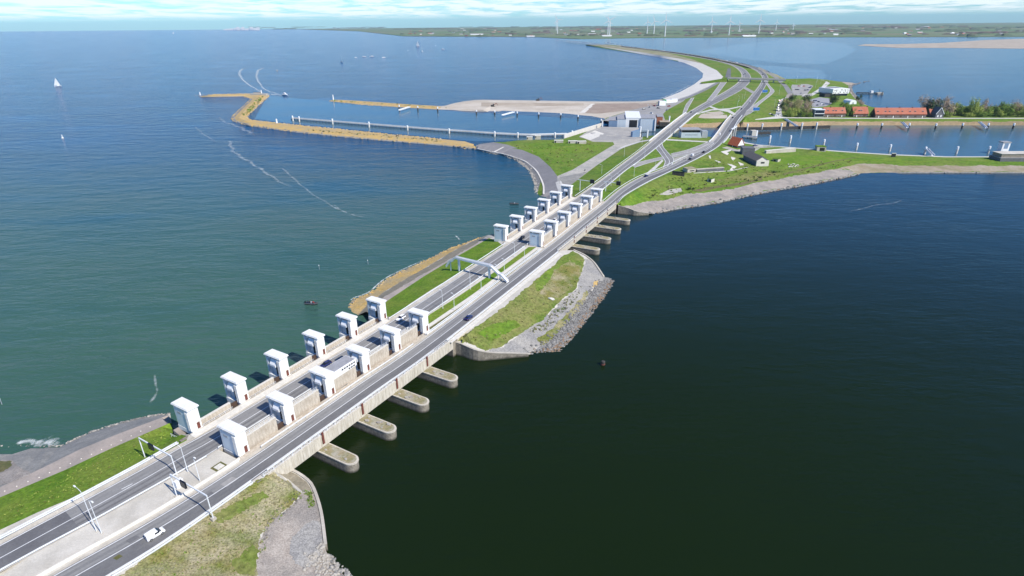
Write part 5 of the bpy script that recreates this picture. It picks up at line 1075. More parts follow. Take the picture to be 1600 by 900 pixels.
foam('breaking_foam', [(20, 694), (40, 691), (58, 691), (75, 690), (95, 692), (110, 686)], 5, 5, 'foam', 'white foam breaking against the near sea slope')
foam('breaking_foam', [(52, 693), (65, 692), (80, 691), (96, 692)], 9, 6, 'foam', 'bright breaking foam at the foot of the near sea slope')
foam('surf_foam', [(1030, 154.5), (1045, 149), (1060, 142.5), (1082, 131)], 5, 4, 'foam', 'thin surf along the curved white beach')
foam('surf_foam', [(548, 471), (552, 465.5), (575, 457.5), (600, 436), (625, 423), (650, 412), (675, 400)], 1.6, 1.4, 'foam', 'thin surf along the yellow island slope')
# ================================================================== wind turbines
def turbine_parts(t, h, ang):
    b = MB(); b.tube([(0, 0, -2), (0, 0, h * .5), (0, 0, h)], 3.8, 8, 2.4); b.build('tower', 'white_clean', t)
    b = MB(); b.box(-3, 7, -2, 2, h - 2, h + 2.4); b.build('nacelle', 'white_clean', t)
    r = h * .46
    for k in range(3):
        a = ang + k * 2 * math.pi / 3; u = Vector((0, math.sin(a), math.cos(a))); v = Vector((0, u.z, -u.y)); o = Vector((-5, 0, h)); b = MB()
        sec = [(.5, 1.8), (r * .2, 3.6), (r * .6, 2.4), (r, .9)]; vs = []; fs = []
        for d, w in sec: vs += [o + u * d - v * w + Vector((-.35, 0, 0)), o + u * d + v * w + Vector((-.35, 0, 0)), o + u * d + v * w + Vector((.35, 0, 0)), o + u * d - v * w + Vector((.35, 0, 0))]
        for i in range(3):
            for j in range(4): fs.append((i * 4 + j, i * 4 + 4 + j, i * 4 + 4 + (j + 1) % 4, i * 4 + (j + 1) % 4))
        fs += [(0, 1, 2, 3), (15, 14, 13, 12)]; b.add(vs, fs); b.build('blade', 'white_clean', t)
TURB = [(871, 52.5, 31, .55, 'with its blades in a wide Y, leftmost of the turbines'), (869, 47.5, 33, .2, 'standing thin behind the leftmost turbine'), (949.5, 54, 33, 0, 'left one of the close pair'), (952.3, 56, 31, 1.0, 'right one of the close pair'), (1011, 52.5, 34, .1, 'left of the central trio'), (1021.3, 54.5, 33, .35, 'middle of the central trio'), (1038.7, 57, 31, .1, 'right and largest of the central trio'), (1111, 52.5, 33.5, .15, 'alone between the central trio and the dike hills'), (1138.6, 55, 33, .05, 'alone above the middle of the distant lake'), (1155, 47.5, 36.5, .4, 'small and far behind, right of a large one'), (1185.2, 52.5, 31, 0, 'second from the right edge of the turbines'), (1212, 47.5, 35, .1, 'small white one right of the row'), (1239, 46.5, 39, .2, 'smallest, far to the right of the row')]
for x, yb, yh, ang, lab in TURB:
    p = P(x, yb, 2.0); lo, hi = 20, 300
    for _ in range(30):
        mid = (lo + hi) / 2
        if proj(p + Vector((0, 0, mid)))[1] > yh: lo = mid
        else: hi = mid
    t = thing('wind_turbine', 'white wind turbine ' + lab, 'wind turbine', p, R(75), 'wind turbines on the polder'); turbine_parts(t, lo, ang)
# ================================================================== polder: houses and woods
rr = random.Random(3); b = MB()
def clump(b, p, Lx, Ly, h):
    n = 9; ph = rr.uniform(0, 3); poly = [(p.x + Lx / 2 * math.cos(2 * math.pi * k / n) * rr.uniform(.7, 1.1), p.y + Ly / 2 * math.sin(2 * math.pi * k / n) * rr.uniform(.7, 1.1)) for k in range(n)]
    c = (p.x, p.y); top = [(c[0] + (x - c[0]) * .75, c[1] + (y - c[1]) * .75) for x, y in poly]; b.prism(poly, 1.0, [h * rr.uniform(.6, 1.15) for _ in poly], top)
n_made = 0
while n_made < 300:
    x = rr.uniform(405, 2000); t_ = rr.random(); y = (41 if x > 900 else 42) + 15.5 * t_ ** 1.6
    if x < 640 and y > 47 - (640 - x) * .006: continue
    if x < 850 and y > 56.2: continue
    p = P(x, y, 2); s = p.length / 5000
    b.mi = 0 if rr.random() < .75 else 1
    for q in range(rr.choice([1, 1, 2, 4])):
        clump(b, p + Vector((rr.uniform(-120, 120) * s, rr.uniform(-60, 60) * s, 0)), rr.uniform(25, 150) * s, rr.uniform(14, 60) * s, rr.uniform(7, 15))
    n_made += 1
tag(b.build('far_woods', ['far_trees', 'far_brown'], kind='stuff'), 'dark tree belts and hedges scattered across the distant polder', 'woods', kind='stuff')
HM = {}
def far_house(p, L_, W, h, wall, roof, rz, label, group, name='farmhouse', cat='house'):
    key = (wall, roof)
    if key not in HM:
        b = MB(); b.mi = 0; b.box(-.5, .5, -.5, .5, 0, .55); b.mi = 1; b.add([(-.55, -.55, .55), (.55, -.55, .55), (.55, .55, .55), (-.55, .55, .55), (-.55, 0, 1), (.55, 0, 1)], [(0, 1, 5, 4), (2, 3, 4, 5), (0, 4, 3), (1, 2, 5)]); o = b.build(name, [wall, roof]); HM[key] = o
    else: o = HM[key].copy(); COL.objects.link(o)
    o.location = p; o.scale = (L_, W, h); o.rotation_euler = (0, 0, rz); return tag(o, label, cat, group)
for k in range(110):
    x = rr.choice([rr.uniform(640, 800), rr.uniform(820, 1000), rr.uniform(1200, 1600), rr.uniform(1000, 1600)]); y = rr.uniform(44 if x < 900 else 42, 56.5)
    if x < 700: y = rr.uniform(48, 56)
    p = P(x, y, 2); s = max(1, p.length / 5500); far_house(p, rr.uniform(14, 34) * s, rr.uniform(9, 14), rr.uniform(7, 10), rr.choice(['white', 'brick', 'concrete', 'brick_red']), rr.choice(['orange_tile', 'slate', 'roof_grey', 'white']), rr.uniform(-.5, .5), 'tiny distant house among the tree belts of the polder', 'far houses on the polder')
for k in range(16):
    x = 352 + k * 3.4 + rr.uniform(-1, 1); p = P(x, 46.9, 2); b = MB(); b.box(-28, 28, -12, 12, -3, rr.uniform(16, 58)); q = b.build('apartment_block', 'white'); q.location = p; tag(q, 'tiny white block of the town on the sea horizon', 'building', 'white town on the horizon')
for x, y, L_, h, lab in ((948, 56.8, 70, 9, 'long white shed below the close pair of turbines'), (925, 53.6, 60, 7, 'pale shed left of the close pair of turbines'), (1170, 57.3, 90, 10, 'white sheds near the right shore of the distant lake'), (829, 57.5, 60, 8, 'pale building where the dike meets the polder'), (745, 54.5, 110, 9, 'long white greenhouse on the left polder')):
    far_house(P(x, y, 2), L_, 20, h, 'white', 'white', .1, lab, None, 'shed', 'shed')
# ================================================================== buildings
def base_frame(x0, y0, x1, y1, z=None):
    """ground points of a facade's left and right foot, its length and heading"""
    a = hit(x0, y0) if z is None else P(x0, y0, z); c = hit(x1, y1) if z is None else P(x1, y1, z); d = c - a; d.z = 0
    return a, d.length, math.atan2(d.y, d.x)
def gable(b, x0, x1, y0, y1, ze, zr, over=.4, th=.25):
    """pitched roof with the ridge along x"""
    ym = (y0 + y1) / 2; k = (zr - ze) / ((y1 - y0) / 2)
    A = [(x0 - over, y0 - over, ze - k * over), (x1 + over, y0 - over, ze - k * over), (x1 + over, ym, zr), (x0 - over, ym, zr), (x1 + over, y1 + over, ze - k * over), (x0 - over, y1 + over, ze - k * over)]
    vs = A + [(x, y, z + th) for x, y, z in A]
    b.add(vs, [(1, 0, 3, 2), (2, 3, 5, 4), (6, 7, 8, 9), (9, 8, 10, 11), (0, 1, 7, 6), (4, 5, 11, 10), (1, 2, 8, 7), (2, 4, 10, 8), (3, 0, 6, 9), (5, 3, 9, 11)])
def house(label, x0, y0, x1, y1, depth, ze, zr, wall, roof, name='terraced_house', cat='house', wins=0, dorm=(), chim=(), ends=None, z=None, door=None, group=None):
    a, Lh, rz = base_frame(x0, y0, x1, y1, z); t = thing(name, label, cat, a, rz, group)
    b = MB(); b.box(0, Lh, 0, depth, -1, ze); b.build('wall', wall, t)
    for s, x in ((0, 0.0), (1, Lh)):
        b = MB(); q = .3 if s == 0 else -.3; xa, xb = sorted((x, x + q)); ym = depth / 2
        b.add([(xa, 0, ze), (xb, 0, ze), (xb, depth, ze), (xa, depth, ze), (xa, ym, zr - .05), (xb, ym, zr - .05)], [(0, 1, 5, 4), (2, 3, 4, 5), (1, 2, 5), (3, 0, 4)]); b.build('gable', ends or wall, t)
    b = MB(); gable(b, 0, Lh, 0, depth, ze, zr); rf = b.build('roof', roof, t)
    for f in chim: b = MB(); b.box(Lh * f - .5, Lh * f + .5, depth / 2 - .4, depth / 2 + .4, zr - .5, zr + 1.3); b.build('chimney', 'brick', rf)
    for f in dorm:
        x = Lh * f; k = (zr - ze) / (depth / 2); y = depth * .16; zz = ze + k * y
        b = MB(); b.box(x - .9, x + .9, y, y + 2.0, zz + .1, zz + 1.35); dd = b.build('dormer', 'roof_grey', rf); b = MB(); b.box(x - .7, x + .7, y - .04, y - .002, zz + .35, zz + 1.2); b.build('dormer_window', 'glass_dark', dd)
    for k in range(wins):
        x = Lh * (k + .5) / wins
        if k % 3 == 1: b = MB(); b.box(x - .5, x + .5, -.05, -.003, 0, 2.1); b.build('door', 'white' if k % 2 else 'timber_dark', t)
        else:
            b = MB(); b.box(x - .8, x + .8, -.06, -.003, .9, 2.1); w = b.build('window', 'white', t); b = MB(); b.box(x - .66, x + .66, -.09, -.062, 1.02, 1.98); b.build('pane', 'glass_dark', w)
    return t
house('short brick terrace with orange roof and dormers, right of the glazed office', 1287.5, 183, 1320.5, 183, 11, 4.4, 10.2, 'brick', 'orange_tile', wins=9, dorm=(.17, .42, .55, .85), chim=(.33, .95))
house('orange roofed double house between two green bushes', 1332.5, 183, 1355.5, 183, 11, 4.2, 11, 'brick', 'orange_tile', name='double_house', wins=6, dorm=(.4, .55), chim=(.98,))
house('long brick terrace under one orange roof, longest in the village', 1367, 184, 1446.5, 184, 11, 4.2, 10.4, 'brick', 'orange_tile', wins=21, dorm=(.05, .2, .28, .44, .53, .68, .78, .93), chim=(.24, .49, .74))
house('small brick house with short orange roof beside the dark gabled house', 1452.5, 183, 1460.5, 183, 9, 3.4, 8.6, 'brick', 'orange_tile', name='small_house', wins=2)
a, Lh, rz = base_frame(1461, 184.3, 1473, 184.3)
t = thing('gabled_house', 'dark house with a white edged gable at the right end of the terrace', 'house', a, rz)
b = MB(); b.box(0, Lh, 0, 12, -1, 4.6); b.build('wall', 'slate', t)
b = MB(); b.add([(0, 0, 4.6), (Lh, 0, 4.6), (Lh / 2, 0, 11.4), (0, 12, 4.6), (Lh, 12, 4.6), (Lh / 2, 12, 11.4)], [(0, 1, 2), (5, 4, 3), (0, 2, 5, 3), (2, 1, 4, 5)]); b.build('gable', 'slate', t)
b = MB()
for s in (0, 1): x = Lh * s; b.bar((x + (-.3 if s == 0 else .3), -.3, 4.3), (Lh / 2, -.3, 11.7), .35, .45)
b.build('bargeboard', 'white_clean', t)
for x in (.3, .7): b = MB(); b.box(Lh * x - .7, Lh * x + .7, -.06, -.003, 1, 3.2); b.build('window', 'white', t)
# glazed office left of the terrace
a, Lh, rz = base_frame(1272, 183, 1287, 183); t = thing('office_building', 'two storey glazed office with white flat roof left of the orange terrace', 'building', a, rz)
b = MB(); b.box(0, Lh, 0, 12, -1, 8.2); b.build('wall', 'metal_grey', t); b = MB(); b.box(-.5, Lh + .3, -.6, 12.4, 8.202, 8.7); b.build('roof', 'white_clean', t)
for z in (.6, 4.6): b = MB(); b.box(.4, Lh - .4, -.08, -.003, z, z + 2.7); b.build('window_band', 'glass_dark', t)
b = MB(); b.box(-.3, Lh, -.4, -.09, 3.7, 4.2); b.build('balcony', 'white_clean', t)
# white pavilion with perforated facade
a, Lh, rz = base_frame(1300, 149.8, 1325.5, 149.8); t = thing('pavilion', 'large white flat roofed pavilion with perforated facade near the lake shore', 'building', a, rz)
b = MB(); b.box(1.2, Lh - 1.2, 1.5, 30, -1, 3.0); b.build('plinth', 'glass_dark', t)
b = MB(); b.box(0, Lh, 0, 32, 2.6, 9.6); b.build('facade', 'white', t)
rr = random.Random(2); b = MB()
for k in range(46):
    x, z = rr.uniform(1, Lh - 1), rr.uniform(3.2, 8.8)
    if 5 < z < 7 and rr.random() < .5: continue
    s = rr.uniform(.3, .8); b.box(x - s, x + s, -.06, -.003, z - s * .6, z + s * .6)
b.build('perforation', 'slate', t)
b = MB(); b.box(.4, Lh - .4, .4, 31.6, 9.602, 9.75); b.build('roof', 'white_clean', t)
for x in (.27, .64): b = MB(); b.box(Lh * x - 5, Lh * x + 5.5, 13, 23, 9.752, 9.95); b.build('roof_light', 'slate', t)
a, Lh, rz = base_frame(1288, 152, 1299, 152); t = thing('dark_shed', 'dark low shed against the left side of the white pavilion', 'shed', a, rz); b = MB(); b.box(0, Lh, 0, 12, -1, 5); b.build('wall', 'timber_dark', t); b = MB(); b.box(-.3, Lh + .3, -.3, 12.3, 5.002, 5.3); b.build('roof', 'dark', t)
a, Lh, rz = base_frame(1327, 163, 1338, 163); t = thing('marquee', 'white marquee with curved roof behind the orange roofed double house', 'tent', a, rz)
b = MB(); n = 9; prof = [(Lh * (.5 - .5 * math.cos(math.pi * k / n)), 5.6 * math.sin(math.pi * k / n) ** .7) for k in range(n + 1)]; vs = [(x, 0, z) for x, z in prof] + [(x, 14, z) for x, z in prof]; m_ = n + 1
b.add(vs, [(i, m_ + i, m_ + i + 1, i + 1)[::-1] for i in range(n)] + [tuple(range(m_))[::-1], tuple(range(m_, 2 * m_))]); b.build('canvas', 'white_clean', t); b = MB(); b.box(Lh * .38, Lh * .62, -.05, -.003, 0, 2.6); b.build('door', 'metal_grey', t)
# --- the fort
house('white gabled house with red tiled roof beside the lakeward road bridge', 1137, 229, 1151.5, 232.5, 8.2, 2.6, 8.6, 'timber_dark', 'red_tile', name='red_roofed_house', wins=3, ends='white_clean', z=6.0)
def block(name, label, cat, x0, y0, x1, y1, depth, h, wall, roof, z=None, rec=None):
    a, Lh, rz = base_frame(x0, y0, x1, y1, z); t = thing(name, label, cat, a, rz); b = MB(); b.box(0, Lh, 0, depth, -1.5, h); b.build('wall', wall, t)
    b = MB(); b.box(-.15, Lh + .15, -.15, depth + .15, h + .002, h + .3); b.build('roof', roof, t)
    if rec: b = MB(); b.box(Lh * rec[0], Lh * rec[1], -.05, -.003, h * rec[2], h * rec[3]); b.build('opening', 'dark', t)
    return t, Lh
t = house('long slate roofed casemate building with a pale end wall on the fort', 1160.5, 250.5, 1180.5, 260, 9.5, 4.4, 7.4, 'slate', 'slate_warm', name='casemate_building', cat='building', ends='concrete_pale', z=4.8)
a, Lh, rz = base_frame(1160.5, 250.5, 1180.5, 260, 4.8)
b = MB(); b.box(Lh + .45, Lh + 1.3, -.3, 9.8, -1, 4.6); e = b.build('end_wall', 'concrete_pale', t); b = MB(); b.box(Lh + 1.302, Lh + 1.36, 3.2, 6.2, 2.4, 3.6); b.build('window', 'dark', e)
t, _ = block('casemate_wing', 'grey flat roofed wing behind the slate roofed fort building', 'building', 1159, 244, 1178, 244.5, 10, 6.4, 'slate', 'slate', z=5)
block('fort_wall', 'long low concrete casemate wall with pale top on the fort grass', 'wall', 1089, 268.8, 1131, 267.2, 2.2, 1.7, 'slate', 'concrete')
block('bunker', 'small concrete bunker with gun slits beside the dark panel', 'bunker', 1074, 270, 1087, 269, 6, 2.6, 'concrete', 'pier_top', rec=(.25, .8, .35, .6))
block('timber_screen', 'long dark timber panel standing on the fort grass', 'panel', 1050, 273, 1069, 276, .5, 2.4, 'timber_dark', 'dark')
block('fort_wall', 'long pale concrete wall by the canal on the fort', 'wall', 1197, 240, 1243, 237.3, 2.2, 2.2, 'concrete', 'concrete_pale')
block('bunker', 'half buried bunker with a dark opening by the canal bank', 'bunker', 1276, 236, 1290, 237, 7, 3.6, 'concrete', 'grass_far', rec=(.3, .85, .05, .8))
block('bunker', 'small pale bunker with a dark door low on the fort slope', 'bunker', 1105, 283.5, 1111, 285.5, 4, 2.2, 'concrete_pale', 'grass_far', rec=(.3, .9, .05, .8))
block('notice_board', 'dark board on a pale foot by the canal path', 'board', 1392.5, 245.5, 1399, 245.5, .5, 3, 'dark', 'concrete_pale')
block('low_bunker', 'ruined low bunker in the grass behind the casemate', 'bunker', 1207, 252, 1215, 253.5, 5, 2, 'concrete', 'grass_far', rec=(.2, .6, .1, .8))
t, Lh = block('bunker', 'rounded brick bunker at the right edge of the canal bank', 'bunker', 1562, 252.5, 1630, 252.5, 13, 2.7, 'slate', 'roof_grey'); b = MB(); b.box(1, Lh - 2, 1.2, 11.5, 3.01, 5.8); b.build('upper_wall', 'pier_stone', t); b = MB(); b.box(.5, Lh - 1.4, .7, 12, 5.802, 6.1); b.build('upper_roof', 'concrete_stained', t)
a = P(1564, 236, 3); t = thing('lock_tower', 'white control tower with glazed head beside the rounded bunker', 'tower', a, 0)
b = MB(); b.box(0, 6.5, 0, 5, -2, 7.0); b.build('shaft', 'white', t); b = MB(); b.box(1.5, 5, -.06, -.003, 2, 6.4); b.build('glazing', 'hall_blue', t); b = MB(); b.box(-.4, 6.9, -.4, 5.4, 7.002, 7.8); b.build('roof', 'roof_grey', t)
for px, nm in (([(1126, 237), (1143, 233.5), (1142, 236), (1136, 238), (1139, 240), (1136.5, 242.5), (1131, 240)], 'a'), ([(1142, 245), (1149.5, 247), (1146, 251), (1143, 249)], ''), ([(1119, 251.5), (1127, 254), (1122, 254.5)], ''), ([(1136, 256), (1143, 257), (1151, 260.5), (1144, 267), (1140, 265.5), (1144, 261)], ''), ([(1153, 253), (1162, 256.5), (1161, 259), (1157, 259)], ''), ([(1107, 243.5), (1110, 243), (1111, 248), (1109, 248)], ''), ([(1116, 250), (1126, 253), (1122, 254)], '')):
    drape('fort_path', 'concrete_pale', px, .12, 2)
drape('fort_path', 'path_pale', [(1084, 270.2), (1141, 266.6), (1170, 260.5), (1170, 261.3), (1141, 267.6), (1084, 271.2)], .1, 3)
drape('forecourt', 'sand_road', [(1128, 231), (1136, 229), (1152, 234), (1166, 232), (1184, 227.5), (1210, 228), (1222, 229.5), (1190, 231), (1180, 236), (1160, 238), (1146, 236)], .08, 3)
drape('forecourt', 'concrete_pale', [(1186, 252), (1196, 249), (1202, 254), (1190, 257.5)], .1, 3)
drape('bare_patch', 'sand_road', [(1030, 304), (1046, 296), (1064, 294), (1066, 299), (1044, 305)], .06, 3)
drape('bare_patch', 'olive_verge', [(1080, 298), (1100, 293), (1130, 289), (1170, 283), (1190, 277), (1192, 281), (1160, 289), (1120, 294), (1095, 300)], .06, 4)
drape('dry_patch', 'grass_dry', [(1120, 281), (1160, 272), (1200, 266), (1250, 262), (1262, 268), (1215, 274), (1170, 281), (1130, 287)], .05, 4)
rr = random.Random(8); b = MB()
for k in range(26): p = hit(rr.uniform(1229, 1248), rr.uniform(256.5, 261.5)); rock_mesh(b, p + Vector((0, 0, .3)), rr.uniform(.4, .9), rr)
tag(b.build('rubble_heap', 'concrete_pale', kind='stuff'), 'scattered white rubble on the fort grass', 'rubble', kind='stuff')
# --- lock crossing bridges
def road_bridge(line, w0, w1, y0, y1, label):
    seg = [p for p in line if y1 <= proj(p)[1] <= y0 and p.y < 1400]; o = seg[0].copy(); L_ = [p - o for p in seg]
    t = thing('lock_bridge', label, 'bridge', o, 0, 'road bridges over the lock'); 
    MB().sweep(L_, [(-w0, -1.3), (w1, -1.3), (w1, .0), (-w0, .0)]).build('deck', 'concrete', t)
    for s, nm in ((-w0, 'parapet'), (w1, 'parapet')): MB().sweep(L_, [(s - .12, .0), (s + .12, .0), (s + .12, 1.1), (s - .12, 1.1)]).build(nm, 'steel_white', t)
    n = len(L_)
    for k in (n // 4, n // 2, 3 * n // 4):
        p = L_[k]; b = MB(); d = (L_[min(k + 1, n - 1)] - L_[k - 1]).normalized(); ang = math.atan2(d.y, d.x); M = Matrix.Translation((p.x, p.y, 0)) @ Matrix.Rotation(ang, 4, 'Z'); b.box(-.8, .8, -w1 + .5, w0 - .5, -9, -1.302, M); b.build('column', 'concrete', t)
road_bridge(shift(LL, -4), 7.2, 6.2, 222, 176, 'seaward road bridge crossing the lock channel beside the grey lock halls')
road_bridge(RM, 6.5, 6.2, 224, 180, 'lakeward road bridge crossing the lock channel beside the red roofed house')
p = P(1123, 212, D); t = thing('bridge_machinery', 'white bascule machinery beside the lakeward lock bridge', 'machinery', P(1143, 209, D - 2), 1.0)
for k in range(3): b = MB(); b.box(k * 9, k * 9 + 1.6, 0, 1.4, -6, 4.5); b.build('column', 'concrete_pale', t)
b = MB(); b.bar((0, .7, 4.2), (22, .7, 4.2), 1.2, 1); b.build('beam', 'steel_white', t); b = MB(); b.box(2, 6, -.5, 1.8, 0, 3.4); b.build('counterweight', 'dark', t)
# --- viaduct
a, c = P(1137, 121.6, 13), P(1228, 124.3, 13); d = c - a; t = thing('viaduct', 'thin grey viaduct crossing over both distant carriageways', 'viaduct', (a.x, a.y, 0), math.atan2(d.y, d.x)); Lv = d.length
b = MB(); b.box(0, Lv, -5, 5, 11.2, 13); b.build('deck', 'concrete', t)
for s in (-5.2, 5): b = MB(); b.box(0, Lv, s, s + .2, 12, 14); b.build('parapet', 'concrete_stained', t)
for f in (.2, .4, .62, .8): b = MB(); b.box(Lv * f - .9, Lv * f + .9, -4, 4, 0, 11.198); b.build('column', 'concrete', t)
for x0, x1 in ((-46, .05), (Lv - .05, Lv + 30)):
    b = MB(); zz = (2, 2, 12.9, 12.9) if x0 < 0 else (12.9, 12.9, 2, 2); za, zb = (4, 12.9) if x0 < 0 else (12.9, 4)
    b.add([(x0, -12 if x0 < 0 else -14, 3), (x1, -12, 3), (x1, 12, 3), (x0, 12, 3), (x0, -5, za), (x1, -5, zb), (x1, 5, zb), (x0, 5, za)], [(4, 5, 6, 7), (0, 1, 5, 4), (1, 2, 6, 5), (2, 3, 7, 6), (3, 0, 4, 7)]); b.build('ramp', 'grass_far', t)
# --- road signs
for x, y, lab in ((1181, 176, 'blue road sign panel beside the slip road by the white van'), (1194.5, 147, 'blue road sign panel on the green wedge of the slip road')):
    p = hit(x, y); t = thing('road_sign', lab, 'road sign', p, .1, 'blue road signs')
    for k in (-2, 2): b = MB(); b.tube([(k, .1, 0), (k, .1, 4)], .12, 6); b.build('post', 'metal_grey', t)
    b = MB(); b.box(-4, 4, -.1, .08, 2.4, 6.2); b.build('panel', 'sign_blue', t)
    b = MB(); b.box(-3.7, 3.7, -.13, -.102, 2.65, 2.8); b.box(-3.7, 3.7, -.13, -.102, 5.8, 5.95); b.build('border', 'white_clean', t)
# --- lock halls
def hall(name, label, x0, x1, y, z, h, depth, wall, roof='roof_grey', op=None, pillar=False):
    a, Lh, rz = base_frame(x0, y, x1, y, z); t = thing(name, label, 'building', a, R(-9)); b = MB()
    b.box(0, Lh, 0, depth, -4, h); b.build('wall', wall, t); b = MB(); b.box(-.2, Lh + .2, -.2, depth, h + .002, h + .5); b.build('roof', roof, t)
    if op: b = MB(); b.box(Lh * op[0], Lh * op[1], -.12, -.003, -.5, h * op[2]); b.build('gate_opening', 'dark', t)
    if pillar: b = MB(); b.box(Lh - 1.3, Lh + .1, -1.2, -.003, -8, h + .4); b.build('pillar', 'white_clean', t)
    return t, Lh
hall('lock_hall', 'low blue lock hall at the left end of the lock complex', 951, 964, 197.6, 3.6, 6.4, 26, 'hall_blue')
hall('lock_hall', 'grey corrugated lock hall left of the white portal', 963.8, 977.3, 197.7, 3.6, 7.8, 30, 'hall_grey')
hall('lock_portal', 'white lock portal with a large dark gate opening and long white roof', 977.2, 1000, 197.9, 3.6, 9.2, 52, 'white', 'white_clean', (.24, .78, .78))
hall('lock_hall', 'tall grey corrugated lock hall right of the white portal', 1000.2, 1024, 198.6, 3.6, 9.0, 30, 'hall_grey', 'roof_grey', None, True)
hall('brick_block', 'red brick block behind the tall grey lock hall', 1026, 1034.5, 194, 3.6, 8.0, 22, 'brick_red')
hall('low_shed', 'long brown roofed shed between lock halls and seaward lock bridge', 1031, 1046, 195.5, 4, 3.2, 14, 'timber_dark', 'sand_brown')
a, Lh, rz = base_frame(988, 214.6, 999.5, 215, 3.4); t = thing('lock_chamber_wall', 'lock chamber wall coloured dark for its shade, ending in a white pillar', 'wall', a, R(52)); b = MB(); b.box(0, 16, 0, 2, -4, 5.5); b.build('wall_face', 'hall_blue', t); b = MB(); b.box(15, 16.8, -1, 1, -4, 8.5); b.build('pillar', 'white_clean', t)  # the shade on this wall is put into its dark blue colour
for k, (x, y, h) in enumerate(((1011, 216, 7.5), (1045, 195, 9), (952, 197.5, 5.5), (941, 197, 5.5), (1123.5, 217, 5))):
    t = thing('white_pillar', f'white service pillar {["in front of the tall grey lock hall", "beside the long brown roofed shed", "in front of the blue lock hall", "at the harbour end of the quay wall", "by the path under the lakeward lock bridge"][k]}', 'pillar', P(x, y, 3.4), 0, 'white pillars of the lock'); b = MB(); b.lathe([(.8, -4), (.8, h), (0, h)], 10); b.build('shaft', 'white_clean', t); b = MB(); b.lathe([(0, h + .002), (1.0, h + .004), (1.0, h + .5), (0, h + .52)], 10); b.build('cap', 'white', t)
p0, p1 = P(1001, 207, 6), P(1023, 206, 6); t = thing('lock_footbridge', 'dark steel footbridge in front of the tall grey lock hall', 'footbridge', p0, 0); d = p1 - p0; MB().bar((0, 0, 0), d, 2, .4).build('deck', 'dark', t); MB().bar((0, 0, 1.2), d + Vector((0, 0, 1.2)), .1, .15).build('rail', 'metal_grey', t); MB().bar((1, 0, -5), (1, 0, -.21), .5, .5).build('column', 'dark', t)
# quay wall
b = MB(); w = [P(881, 216.6, 0), P(911, 207, 0), P(940.5, 198, 0)]; b.sweep(w, [(-1.0, -2), (.5, -2), (.5, 4.1), (-1.0, 4.1)]); tag(b.build('quay_wall', 'concrete_pale'), 'bright pale quay wall slanting towards the lock', 'wall')
# control building
a, Lh, rz = base_frame(1064, 215.6, 1093.5, 215.6, 4.8); t = thing('control_building', 'control building with overhanging grey roof, dark window band and white battered walls between the lock bridges', 'building', a, rz)
t['label'] = 'control building with overhanging grey roof and dark window band between the lock bridges'
b = MB(); b.box(0, Lh, 0, 12, -1, 5.2, taper=.0); b.add([(Lh, 0, -1), (Lh + 2.2, 0, -1), (Lh + 2.2, 12, -1), (Lh, 12, -1), (Lh, 0, 5.2), (Lh, 12, 5.2)], [(0, 1, 4), (1, 2, 5, 4), (2, 3, 5)]); b.build('wall', 'hall_grey', t)
b = MB(); b.box(.6, Lh - .3, .4, 11.5, 5.202, 7.6); b.build('window_band', 'glass_dark', t); b = MB(); b.box(-.8, Lh + .6, -.8, 13, 7.602, 8.2); b.build('roof', 'roof_grey', t)
for k in range(10): b = MB(); b.box(4 + k * 1.2, 4.6 + k * 1.2, -.05, -.003, 2.6, 3.3); b.build('window', 'dark', t)
b = MB(); b.box(Lh + 2.6, Lh + 8, 3, 10, -1, 6); b.build('annex', 'metal_grey', t)
# works yard vehicles and containers
def container(x, y, Lc, Wc, h, m, rz, label, cat='container', name='container'):
    t = thing(name, label, cat, hit(x, y), rz); b = MB(); b.box(0, Lc, 0, Wc, .25, h); b.build('shell', m, t); b = MB(); b.box(-.05, 0, .15, Wc - .15, .4, h - .15); b.build('door', 'metal_grey', t); b = MB(); b.box(.2, Lc - .2, .2, Wc - .2, 0, .248); b.build('frame', 'dark', t)
container(1030, 165.5, 9, 6, 6, 'white_clean', .1, 'white site cabin with a dark window in the works yard', 'cabin', 'site_cabin')
container(1036.3, 163.3, 4, 5, 6, 'car_green', .1, 'green and white container beside the white site cabin')
container(1038.5, 161.5, 18, 4, 4.4, 'white_clean', .25, 'long white trailer at the beach end of the works yard', 'trailer', 'trailer')
container(1049, 159.5, 9, 4, 4.2, 'white_clean', .1, 'white container at the foot of the beach road')
for k, (x, y, c) in enumerate(((1006, 171, 'car_black'), (1015, 168, 'car_grey'), (1022, 166, 'car_red'), (1045, 166.5, 'car_red'), (1042, 172.5, 'car_grey'), (1018, 177.5, 'car_white'), (1028.5, 169.5, 'car_black'))): park(x, y, c, .2 + k, 'work vehicle parked in the pale yard behind the lock halls', 'vehicles in the works yard')
for x, y, rz, lab in ((770, 166.5, .2, 'dark excavator on the pale sand flat by the harbour'), (840.5, 157.5, .4, 'small dark excavator at the seaward edge of the sand flat')):
    t = thing('excavator', lab, 'excavator', hit(x, y), rz)
    for s in (-1, 1): b = MB(); b.box(-2.2, 2.2, s * 1.3 - .35, s * 1.3 + .35, 0, 1); b.build('track', 'tyre', t)
    b = MB(); b.box(-2.6, 1.6, -1.4, 1.4, 1.05, 2.3); b.build('body', 'timber_dark', t); b = MB(); b.box(.2, 1.7, .1, 1.4, 2.302, 3.5); b.build('cab', 'glass_dark', t); b = MB(); b.bar((1.6, -.3, 2), (5, -.3, 4.6), .5, .6); b.bar((5, -.3, 4.6), (7.2, -.3, 1.2), .4, .5); b.build('boom', 'rust_red', t)
